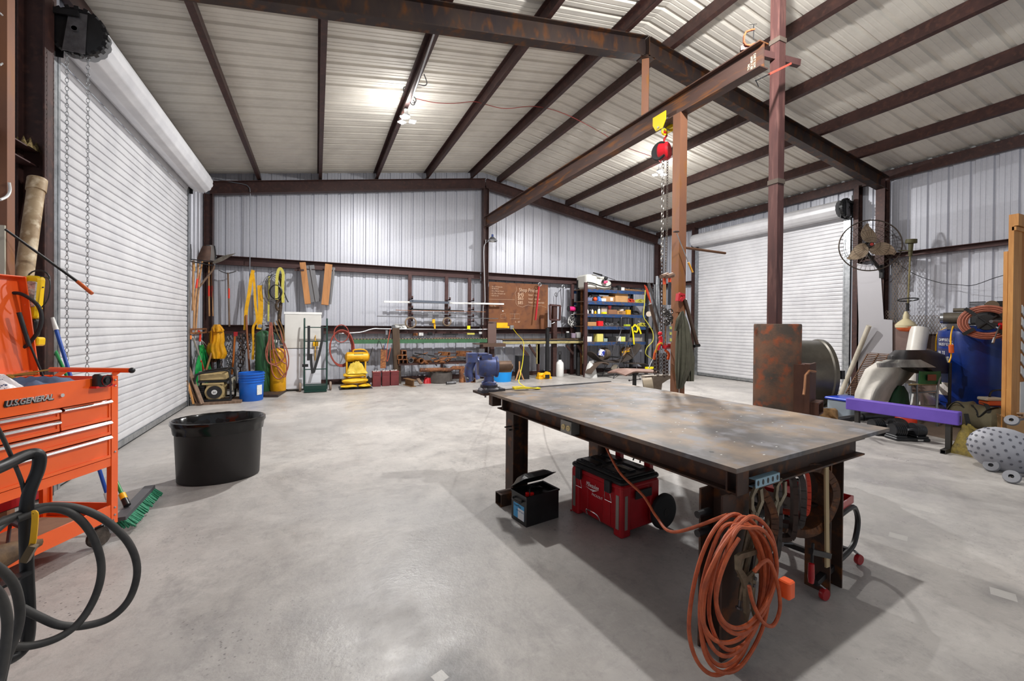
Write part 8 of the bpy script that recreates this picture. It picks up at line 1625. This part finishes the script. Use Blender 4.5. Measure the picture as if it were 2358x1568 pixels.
obj('grate_bars', mb, mat('grate_rust', '#7a5a44', 0.8, 0.1, col2='#4a362a', scale=12), gt)
solo('pine_offcut', MB().bar(atz(1940, 914, 0.02), atz(2010, 918, 0.02), 0.1, 0.03), mat('pine_yellow', '#b88a4c', 0.6), 'yellow pine offcut on the floor under the grates', 'timber')
pv = thing('white_pipe', 'fat white plastic pipe leaning behind the tarp heap', 'pipe', PX(2110, 800, 10.4)); obj('pipe', MB().pipe(PX(2118, 757, 10.5), PX(2096, 880, 10.1), 0.14, 0.13, 28), mat('pvc', '#d8d4cc', 0.4, col2='#ccc8c0', scale=3), pv)
# trimmer
st2 = thing('string_trimmer', 'orange and cream string trimmer hung upside down on the girt', 'trimmer', PX(2092, 650)); q = lambda a, b, x=10.5: PX(a, b, x)
obj('shaft', MB().cyl(q(2097, 565), q(2090, 715), 0.014), mat('shaft_olive', '#8a8058', 0.5, 0.2, col2='#6a6240', scale=8), st2)
obj('trimmer_head', MB().cyl(q(2099, 551), q(2098, 560), 0.085, 0.09).cyl(q(2098, 558), q(2096, 590), 0.04, 0.03), mat('head_olive', '#4c4828', 0.6), st2); obj('shield', MB().bar(q(2070, 577), q(2100, 577), 0.1, 0.015), _M['head_olive'], st2)
obj('handle_ring', MB().torus(q(2091, 690), 0.15, 0.012, (0.1, 0.1, 1), 26, 8), blackp, st2); obj('grip', MB().cyl(q(2090, 698), q(2090, 716), 0.024), blackp, st2)
obj('engine_housing', MB().lathe([(0.02, 0.3), (0.045, 0.22), (0.05, 0.15), (0.12, 0.09), (0.165, 0.03), (0.16, -0.02), (0, -0.02)], q(2086, 752), 24), mat('housing_cream', '#c8bc98', 0.5), st2); obj('fuel_cap', MB().lathe([(0.16, 0), (0.15, -0.04), (0.1, -0.09), (0, -0.1)], q(2087, 752), 24), mat('housing_orange', '#d8622c', 0.45), st2)
# compressor
ac = thing('air_compressor', 'tall blue upright air compressor with pump and motor on top', 'compressor', (10.25, 3.38, 0)); cc = V(10.28, 3.38, 0); tb_ = mat('tank_blue', '#0f2f7c', 0.3, 0.1, col2='#0c2868', scale=3)
obj('tank', MB().lathe([(0, 0.12), (0.25, 0.14), (0.4, 0.24), (0.415, 0.3), (0.415, 1.4), (0.4, 1.47), (0.25, 1.55), (0, 1.57)], cc, 44), tb_, ac)
obj('tank_foot', MB().lathe([(0.36, 0.0), (0.38, 0.0), (0.38, 0.25), (0.36, 0.25)], cc, 30, closed=True), tb_, ac)
tocam = V(-cc.x, -cc.y, 0).normalized(); tside = V(-tocam.y, tocam.x, 0)
def on_tank(ang, z, s_=1.0): a = atan2(tocam.y, tocam.x) + radians(ang); return cc + V(cos(a), sin(a), 0) * 0.417 * s_ + V(0, 0, z)
def tlabel(nm, a0, a1, z0, z1, m, off=1.004): return obj(nm, MB().grid(lambda u, v: tuple(on_tank(a0 + (a1 - a0) * u, z0 + (z1 - z0) * v, off)), 8, 1), m, ac)
tlabel('label', -68, -28, 1.2, 1.37, mat('label_navy', '#282c58', 0.4)); tlabel('label', -74, -38, 1.03, 1.17, _M['label_navy']); tlabel('label_white', -70, -38, 0.93, 1.03, white); tlabel('label_white', -80, -36, 0.36, 0.58, mat('label_print', '#d8d4d0', 0.5, col2='#b8b0aa', scale=40))
for t, a, z, s_ in (('CAMPBELL', -66, 1.295, 0.07), ('HAUSFELD', -66, 1.22, 0.07), ('DRITE', -68, 1.07, 0.075)):
    for i, ch_ in enumerate(t):
        an = a + i * 4.6; p = on_tank(an, z, 1.012); n_ = V(p.x - cc.x, p.y - cc.y, 0).normalized(); text('lettering', ch_, white, ac, frame(p, V(-n_.y, n_.x, 0), (0, 0, 1)), s_, 0.0005, xs=0.7)
pc = cc + V(0, 0, 1.57)
obj('pump_platform', MB().cbox(pc + V(0, 0, 0.02), (0.55, 0.3, 0.03), atan2(tside.y, tside.x)), blackm, ac)
pu_ = pc + tside * 0.13; mt = pc - tside * 0.22
pb = obj('pump', MB().rbox((pu_.x - 0.12, pu_.y - 0.12, pu_.z + 0.03), (pu_.x + 0.12, pu_.y + 0.12, pu_.z + 0.22), 0.03).cyl(pu_ + V(0, 0, 0.2), pu_ + V(0, 0, 0.26), 0.1), blackm, ac)
mb = MB()
for k in range(6): mb.cbox(pu_ + V(0, 0, 0.25 + 0.03 * k) - tside * 0.06, (0.19, 0.15, 0.014), atan2(tside.y, tside.x))
obj('cooling_fins', mb, blackm, pb); obj('intake_filter', MB().cyl(pu_ + tside * 0.1 + V(0, 0, 0.33) + tocam * 0.05, pu_ + tside * 0.1 + V(0, 0, 0.33) + tocam * 0.17, 0.085), mat('filter_brown', '#6a5c4a', 0.6, 0.3), pb)
obj('motor', MB().cyl(mt - tside * 0.12 + V(0, 0, 0.13), mt + tside * 0.16 + V(0, 0, 0.13), 0.1, n=24).cyl(mt - tside * 0.0 + V(0, 0, 0.27), mt + tside * 0.2 + V(0, 0, 0.27), 0.035), mat('motor_grey', '#6a6458', 0.5, 0.3, col2='#55504a', scale=8), ac)
obj('motor_end', MB().cyl(mt - tside * 0.16 + V(0, 0, 0.13), mt - tside * 0.12 + V(0, 0, 0.13), 0.09), zinc, ac)
obj('flywheel_guard', MB().lathe([(0, -0.03), (0.2, -0.03), (0.22, 0), (0.2, 0.03), (0, 0.03)], pu_ + tside * 0.2 + V(0, 0, 0.2) - tocam * 0.12, 26, tocam), blackm, ac)
obj('pressure_switch', MB().cbox(mt + tocam * 0.2 + V(0, 0, -0.02), (0.14, 0.1, 0.1), atan2(tside.y, tside.x)), steelg, ac); obj('brass_valve', MB().cyl(mt + tocam * 0.27 + tside * 0.1 + V(0, 0, 0), mt + tocam * 0.27 + tside * 0.17, 0.025), yellow, ac)
# coiled air hose in front of it
hr_ = thing('hose_reel', 'terracotta air hose coiled on a black reel in front of the blue tank', 'hose reel', aty(2275, 742, 3.0)); hc_ = aty(2272, 742, 2.98); ha = (tocam + V(0, 0, 0.05)).normalized(); mb = MB(); hx, hy, _d = basis(ha)
for k in range(7): mb.torus(hc_ + ha * (0.02 * (k % 2)), 0.19 + 0.016 * k, 0.0095, ha, 36, 6, 1.1, 0.92)
obj('hose_coil', mb, mat('hose_terracotta', '#b8705a', 0.5, col2='#a05f4c', scale=12), hr_)
mb = MB()
for s_ in (0.7, 2.3, 3.9, 5.4): d = hx * cos(s_) * 1.1 + hy * sin(s_) * 0.92; mb.bar(hc_ + ha * 0.05 + d * 0.16, hc_ + ha * 0.05 + d * 0.32, 0.05, 0.05)
mb.bar(hc_ + ha * 0.03 - hx * 0.1 - hy * 0.1, hc_ + ha * 0.03 + hx * 0.1 + hy * 0.1, 0.05, 0.02).bar(hc_ + ha * 0.03 + hx * 0.1 - hy * 0.1, hc_ + ha * 0.03 - hx * 0.1 + hy * 0.1, 0.05, 0.02); obj('reel_arm', mb, blackp, hr_); obj('reel_hub', MB().cyl(hc_ - ha * 0.2, hc_ + ha * 0.02, 0.12), blackm, hr_)
gg = thing('grease_gun', 'red grease gun with grey lever hanging by the hose reel', 'grease gun', aty(2312, 760, 2.85)); obj('barrel', MB().cyl(aty(2307, 745, 2.82), aty(2320, 790, 2.82), 0.042, 0.05), mat('gun_red', '#c4101c', 0.35), gg); obj('lever', MB().cyl(aty(2282, 740, 2.8), aty(2312, 740, 2.8), 0.022).cyl(aty(2303, 748, 2.8), aty(2288, 785, 2.8), 0.008), steelg, gg); obj('nozzle', MB().cyl(aty(2290, 778, 2.79), aty(2286, 790, 2.79), 0.015), zinc, gg)
solo('yellow_power_cable', MB().tube(spline([aty(2196, 748, 3.55), aty(2190, 770, 3.3), aty(2189, 800, 3.2), aty(2190, 820, 3.2), aty(2185, 835, 3.2)], 6), 0.01, 7), yellow, 'yellow power cord hanging in front of the blue tank', 'cord'); solo('orange_plug', MB().cyl(aty(2190, 794, 3.19), aty(2191, 812, 3.19), 0.03), mat('plug_orange2', '#d8642c', 0.5), 'orange plug on the yellow cord before the blue tank', 'plug')
solo('yellow_wall_loop', MB().tube(spline([PX(2155, 808), PX(2156, 780), PX(2162, 765), PX(2175, 757), PX(2190, 752)], 5), 0.012, 6), yellow, 'yellow hose arching from behind the tarps to the tank', 'hose')
solo('brown_locker', MB().box((10.55, 2.75, 0), (10.85, 3.0, 1.25)), mat('locker_brown', '#4a3a34', 0.6, 0.2), 'brown steel column cabinet between tank and wood rack', 'cabinet')
solo('black_stand_pole', MB().cyl(aty(2186, 935, 3.25), aty(2188, 835, 3.25), 0.02).cyl(aty(2186, 940, 3.25), aty(2186, 930, 3.25), 0.035), blackm, 'black upright pole before the left side of the blue tank', 'pole')
# wood rack at the frame edge
wr = thing('plywood_rack', 'open timber frame rack with white diagonal strips at the picture edge', 'rack', (8.6, 2.2, 0)); wy = 2.43; wdm = mat('fir_bright', '#cf9450', 0.55, 0, col2='#b87c3c', scale=2.5, stretch=(5, 5, 0.5), col3='#c08444')
def WP(px, py, y=wy): return aty(px, py, y)
xr = WP(2334, 600).x; x2 = WP(2356, 600).x; zt = WP(2333, 492).z
obj('post', MB().box((xr, wy, 0.0), (x2 - 0.05, wy + 0.05, zt)), wdm, wr); obj('post', MB().box((xr + 0.02, wy + 0.06, 0.0), (xr + 0.1, wy + 0.1, WP(2326, 575).z)), wdm, wr)
obj('top_rail', MB().box((xr - 0.0, wy - 0.04, zt - 0.16), (xr + 1.3, wy + 0.0, zt)).box((xr, wy - 0.02, zt - 0.22), (xr + 1.3, wy + 0.02, zt - 0.17)), wdm, wr)
obj('side_panel', MB().box((x2 - 0.06, wy + 0.01, 0.0), (xr + 1.3, wy + 0.03, zt - 0.2)), mat('ply_orange', '#b4722c', 0.6, col2='#a4641f', scale=3), wr)
for k in range(6): z = WP(2350, 720 + 28 * k).z; p = V(x2 - 0.02, wy, z); obj('diagonal_strip', MB().prism([(0, 0), (0.9, -0.55), (0.9, -0.44), (0, 0.11)], frame(p, (1, 0, 0), (0, 0, 1)), 0.012), white, wr)
obj('white_panel', MB().box((x2 - 0.05, wy - 0.01, 0.0), (xr + 1.3, wy - 0.002, WP(2345, 880).z)), white, wr)
# mat of plywood on the floor with the heap on it
solo('floor_plywood', MB().prism([(p.x, p.y) for p in (atz(1960, 942), atz(2100, 925), atz(2320, 925), atz(2420, 985), atz(2420, 1066), atz(2130, 1000))], Matrix.Translation((0, 0, 0.006)), 0.012), mat('ply_floor', '#7a6a5c', 0.75, 0, col2='#6a5b4e', scale=2.2), 'worn brown plywood sheet lying on the floor under the clutter', 'plywood')
# chair heap
gch = thing('folding_chair', 'green backed metal chair buried under the tarps', 'chair', aty(2140, 970, 3.35)); gcm = mat('chair_green', '#2c6a3c', 0.6, col2='#255a33', scale=8); tb3 = mat('chair_tube', '#8d9196', 0.35, 0.7)
def G(px, py, y=3.35): return aty(px, py, y)
obj('seat_back', MB().grid(lambda u, v: tuple(G(2114 + 52 * u + (2 - 4 * u) * v, 884 - 29 * v + 0 * u, 3.3) + tocam * (0.05 * sin(pi * u) - 0.02)), 10, 4, 0.012), gcm, gch); obj('back_print', MB().grid(lambda u, v: tuple(G(2136 + 20 * u, 876 - 14 * v, 3.26) + tocam * 0.02), 2, 2, 0.002), mat('chair_print', '#7a4030', 0.7), gch)
mb = MB(); mb.tube(spline([G(2113, 860), G(2112, 890), G(2113, 935), G(2112, 975)], 4), 0.015, 8).tube(spline([G(2165, 868, 3.3), G(2160, 890, 3.25), G(2157, 940, 3.2), G(2158, 984, 3.2)], 4), 0.015, 8).tube([G(2098, 884, 3.8), G(2113, 895, 3.4)], 0.015, 8).cyl(G(2100, 905, 3.5), G(2160, 900, 3.25), 0.01).cyl(G(2098, 884, 3.8), G(2098, 950, 3.8), 0.015); obj('chair_frame', mb, tb3, gch); obj('seat', MB().grid(lambda u, v: tuple(G(2092 + 66 * u, 885, 3.3 + 0.45 * v) + V(0, 0, -0.02 * sin(pi * v))), 5, 5, 0.01), mat('seat_yellow', '#c8b888', 0.6), gch)
def drape(nm, lb, m, L_, R_, Y, th, seed, amp=0.03): o = tag(obj(nm, coat('', '', m, L_, R_, Y, th, seed, 4, amp=amp * 0.55), m), lb, 'tarp')
drape('grey_tarp', 'light grey tarp slumped over the heap behind the purple beam', mat('tarp_grey', '#bdb8b0', 0.7, 0, col2='#a8a49c', scale=4), [(2020, 832), (1992, 850), (1978, 880), (1968, 905), (1967, 925)], [(2100, 838), (2112, 852), (2095, 872), (2068, 895), (2050, 925)], 3.75, 0.3, 31, 0.045)
drape('black_tarp', 'black tarp piled on top of the chair heap', mat('tarp_black', '#222022', 0.6, 0, col2='#2e2b2c', scale=5), [(2060, 806), (2044, 818), (2042, 835), (2070, 850), (2110, 860)], [(2150, 808), (2178, 818), (2188, 840), (2186, 858), (2165, 872)], 3.6, 0.25, 32, 0.03)
drape('grey_tarp_fold', 'folded grey edge of tarp lying over the black tarp', mat('tarp_grey_dark', '#8f8c86', 0.7, 0, col2='#7a7772', scale=6), [(2040, 828), (2018, 836), (2020, 846)], [(2140, 838), (2168, 852), (2160, 862)], 3.3, 0.12, 33, 0.02)
drape('green_cloth', 'dark green cloth slumped under the heap beside the grey tarp', mat('cloth_green', '#1f4a2c', 0.7), [(2064, 888), (2050, 905), (2044, 932)], [(2084, 892), (2092, 905), (2096, 935)], 3.7, 0.15, 34, 0.02)
drape('white_sheet', 'white cloth scrap under the green chair', white, [(2100, 905), (2098, 920), (2096, 932)], [(2140, 908), (2155, 920), (2165, 932)], 3.75, 0.1, 35, 0.02)
bl_ = thing('tote_box', 'grey tote with royal blue lid behind the purple beam end', 'tote', (8.2, 4.3, 0)); a = aty(1957, 965, 4.0); b = aty(1985, 920, 4.0); obj('tote_body', MB().rbox((a.x, 4.0, 0.0), (a.x + 0.5, 4.35, b.z - 0.02), 0.03), mat('tote_pale', '#8d99a4', 0.4), bl_); obj('lid', MB().rbox((a.x - 0.03, 3.97, b.z - 0.02), (a.x + 0.53, 4.38, b.z + 0.02), 0.03), mat('lid_blue', '#1c3cb0', 0.4), bl_)
# purple beam
pbm = thing('balance_beam', 'purple padded balance beam on two dark steel legs', 'balance beam', (6.99, 2.95, 0)); ppl = mat('purple_vinyl', '#6a4fb4', 0.55, 0, col2='#6046a8', scale=3)
ba_, bb2 = V(6.96, 3.55, 0.42), V(7.06, 2.4, 0.42); bd_ = (bb2 - ba_).normalized(); bn2 = V(-bd_.y, bd_.x, 0)
PBM = Matrix(((bd_.x, bn2.x, 0, ba_.x), (bd_.y, bn2.y, 0, ba_.y), (0, 0, 1, 0), (0, 0, 0, 1))); Lb = (bb2 - ba_).length
bmesh_ = MB().rbox((0, -0.065, 0.345), (Lb, 0.065, 0.505), 0.015, PBM); obj('padded_beam', bmesh_, ppl, pbm)
for x in (0.12, Lb - 0.1): lg = obj('leg', MB().bar(PBM @ V(x, 0, 0.04), PBM @ V(x, 0, 0.345), 0.05, 0.05), mat('leg_dark', '#3a3836', 0.5, 0.4), pbm); obj('foot', MB().sqtube(PBM @ V(x, -0.19, 0.025), PBM @ V(x, 0.15, 0.025), 0.05), _M['leg_dark'], lg)
obj('end_slot', MB().box((Lb, -0.02, 0.38), (Lb + 0.002, 0.005, 0.46), PBM), blackp, pbm)
# adjustable dumbbells in their trays
for k, (p, lb) in enumerate(((atz(2040, 1000), 'black adjustable dumbbell in its cradle, the one farther left'), (atz(2088, 1012), 'black adjustable dumbbell in its cradle, nearer the beam leg'))):
    r = thing('dumbbell', lb, 'dumbbell', p, 0, 'dumbbells under the purple beam'); M = Matrix.Translation(p) @ Matrix.Rotation(radians(-28), 4, 'Z')
    obj('cradle', MB().rbox((-0.22, -0.11, 0.0), (0.22, 0.11, 0.04), 0.02, M).rbox((-0.21, -0.1, 0.04), (-0.06, 0.1, 0.065), 0.02, M).rbox((0.06, -0.1, 0.04), (0.21, 0.1, 0.065), 0.02, M), mat('cradle_grey', '#232427', 0.45), r)
    mb = MB()
    for s_ in (-1, 1):
        for j in range(6): x = s_ * (0.075 + 0.023 * j); mb.cyl(M @ V(x - 0.009, 0, 0.13), M @ V(x + 0.009, 0, 0.13), 0.098 - 0.003 * j, n=26)
    obj('weight_plates', mb, mat('plate_black', '#2a2b2e', 0.4), r); obj('handle', MB().cyl(M @ V(-0.07, 0, 0.13), M @ V(0.07, 0, 0.13), 0.02), chrome, r); obj('label', MB().box((0.05, -0.1115, 0.01), (0.12, -0.11, 0.03), M), white, r)
lb2 = thing('leaf_blower', 'orange red leaf blower with a long black tube under the beam', 'blower', atz(2075, 990, 0)); obj('blower_tube', MB().cyl(aty(1932, 966, 3.75), aty(1985, 961, 3.55), 0.04, 0.055).cyl(aty(1985, 961, 3.55), aty(2050, 957, 3.4), 0.06, 0.07), blackp, lb2)
obj('body', MB().ball(aty(2078, 968, 3.35), 0.2, 18, (1.0, 0.8, 0.75)), mat('blower_red', '#d8381c', 0.4), lb2); obj('fan_housing', MB().ball(aty(2068, 978, 3.2), 0.14, 16, (1, 0.8, 0.7)), blackp, lb2); obj('skid', MB().cbox(atz(2085, 1000, 0.03), (0.3, 0.15, 0.06), -0.4), blackp, lb2)
# canvas and carpets behind the stove
drape('canvas_bundle', 'folded tan canvas lying on the floor behind the stove', mat('canvas_tan', '#b08a5c', 0.85, 0, col2='#86653f', scale=8), [(1862, 940), (1853, 948), (1862, 958), (1900, 966)], [(1915, 936), (1955, 945), (1962, 958), (1950, 966)], 4.35, 0.2, 41, 0.05)
# duffel bag
df = thing('duffel_bag', 'long olive duffel bag with dark straps on the floor', 'bag', atz(2260, 985)); om = mat('duffel_olive', '#6d6650', 0.85, 0, col2='#5c5643', scale=3); a, b = atz(2188, 985) + V(0.2, 0.1, 0), atz(2345, 1010) + V(0.2, 0.15, 0); dd = (b - a).normalized(); n3 = V(-dd.y, dd.x, 0); LD = (b - a).length
mb = MB(); rnd = random.Random(3)
def duf(u, v): t = 2 * pi * v; r = 0.2 * (0.35 + 0.65 * min(1, 6 * min(u, 1 - u)) ** 0.5) * (1 + 0.05 * sin(9 * u + 2 * t) + 0.03 * sin(17 * u)); p = a + dd * LD * u + n3 * (r * 1.15 * cos(t)); return (p.x, p.y, max(0.0, 0.18 + r * (1.15 if u < 0.45 else 0.95) * sin(t)))
obj('bag_body', MB().grid(duf, 30, 20), om, df); mb = MB()
for P in ([(0.35, 0.0, 0.4), (0.5, -0.12, 0.36), (0.62, -0.2, 0.22), (0.75, -0.14, 0.35), (0.85, 0.0, 0.38)], [(0.42, -0.22, 0.25), (0.48, -0.24, 0.1), (0.6, -0.25, 0.04)], [(0.55, 0.05, 0.41), (0.68, -0.05, 0.4), (0.78, -0.18, 0.3)]):
    q_ = spline([a + dd * LD * x + n3 * y + V(0, 0, z) for x, y, z in P], 5)
    mb.ribbon(q_, 0.05, 0.008, (0.6, 0.3, 0.8))
obj('carry_strap', mb, mat('strap_dark', '#26282a', 0.8), df); zp = [a + dd * LD * (0.04 + 0.42 * t) + n3 * (-0.2 * cos(t * 1.3 - 0.6)) + V(0, 0, 0.2 + 0.2 * sin(pi * t)) for t in [i / 12 for i in range(13)]]; obj('zip', MB().tube(zp, 0.008, 5), blackp, df)
csw = thing('chainsaw', 'orange and cream chainsaw lying on the duffel bag', 'chainsaw', aty(2295, 930, 3.0)); cm_ = Matrix.Translation(aty(2295, 933, 2.95)) @ Matrix.Rotation(radians(-25), 4, 'Z'); obj('body', MB().rbox((-0.22, -0.08, 0.0), (0.2, 0.08, 0.1), 0.03, cm_), mat('saw_orange', '#e0622c', 0.45), csw); obj('top_cover', MB().rbox((-0.25, -0.09, 0.08), (0.02, 0.07, 0.13), 0.02, cm_), mat('saw_cream', '#d0c8b4', 0.5), csw); obj('handle', MB().tube(spline([cm_ @ V(*p) for p in ((-0.12, 0, 0.1), (-0.08, 0, 0.22), (0.1, 0, 0.24), (0.24, 0, 0.16), (0.26, 0, 0.04))], 5), 0.014, 8), blackp, csw)
# carton with rope, olive net bag, pale cart with castors at the edge
bxm = thing('cardboard_box', 'open cardboard box full of rope by the duffel bag', 'box', atz(2335, 1010)); c_ = atz(2352, 1012); M = Matrix.Translation((c_.x + 0.1, c_.y + 0.05, 0)) @ Matrix.Rotation(radians(30), 4, 'Z')
mb = MB().box((-0.3, -0.2, 0), (0.3, -0.19, 0.3), M).box((-0.3, 0.19, 0), (0.3, 0.2, 0.3), M).box((-0.3, -0.2, 0), (-0.29, 0.2, 0.3), M).box((0.29, -0.2, 0), (0.3, 0.2, 0.3), M).box((-0.3, -0.2, 0), (0.3, 0.2, 0.01), M); obj('carton', mb, mat('carton_brown', '#9a7a54', 0.8), bxm); mb = MB()
for k in range(12): mb.torus(M @ V(rnd.uniform(-0.15, 0.15), rnd.uniform(-0.1, 0.1), 0.22 + rnd.uniform(0, 0.1)), rnd.uniform(0.06, 0.12), 0.012, (rnd.uniform(-0.5, 0.5), rnd.uniform(-0.5, 0.5), 1), 16, 6)
obj('rope', mb, mat('rope_tan', '#c8a888', 0.8), bxm)
nb = atz(2290, 1062); solo('net_bag', crumple(MB(), (nb.x + 0.15, nb.y + 0.18, 0.0), 0.36, 0.4, 0.26, 8, None, 20, 16, 0.05), mat('net_olive', '#8a7834', 0.7, 0, col2='#5e5230', scale=14, bump=0.6, bscale=50), 'olive yellow net bag slumped beside the pale cart', 'net bag')
kc = thing('plastic_creeper', 'pale grey perforated plastic creeper tipped on its side with castors', 'creeper', atz(2320, 1110)); ka = atz(2290, 1090) + V(0.05, 0.0, 0); kM = frame(ka + V(0.0, 0.0, 0.05), (0.75, -0.62, -0.0), (0.35, 0.4, 1.0)); kg = mat('creeper_grey', '#a3a4ac', 0.5, 0, col2='#9697a0', scale=3)
kc0 = atz(2345, 1092) + V(0.1, 0.12, 0.2); KR = Matrix.Rotation(radians(-35), 3, 'Z') @ Matrix.Rotation(radians(18), 3, 'Y')
obj('shell', MB().ball(kc0, 0.3, 26, (1.15, 0.62, 0.8), KR), kg, kc); mb = MB()
for i in range(22):
    for j in range(3, 9):
        t, f = 2 * pi * (i + 0.5 * (j % 2)) / 22, pi * j / 12; n0 = V(sin(f) * cos(t) * 1.15, sin(f) * sin(t) * 0.62, cos(f) * 0.8) * 0.3; nn = KR @ V(sin(f) * cos(t) / 1.15, sin(f) * sin(t) / 0.62, cos(f) / 0.8).normalized(); p = kc0 + KR @ n0; mb.cyl(p - nn * 0.004, p + nn * 0.003, 0.012, n=9)
obj('dimples', mb, mat('dimple_grey', '#5c5d66', 0.6), kc)['kind'] = 'stuff'
for px, py in ((2283, 1072), (2330, 968), (2330, 1098)):
    c = atz(px, py, 0.06) if py > 1000 else aty(px, py, 2.1); ct = obj('castor', MB().lathe([(0.02, -0.02), (0.06, -0.02), (0.066, 0), (0.06, 0.02), (0.02, 0.02)], c, 22, tocam + V(0.2, 0.3, 0.4)), mat('castor_grey', '#7d7e84', 0.6), kc); obj('castor_plate', MB().bar(c, c + V(0.1, -0.06, 0.02), 0.03, 0.02), steelg, ct)
solo('small_bench_leg', MB().bar(aty(1990, 985, 3.3), aty(2012, 1000, 3.1), 0.02, 0.02), chrome, 'short chrome rod lying by the dumbbells', 'rod')
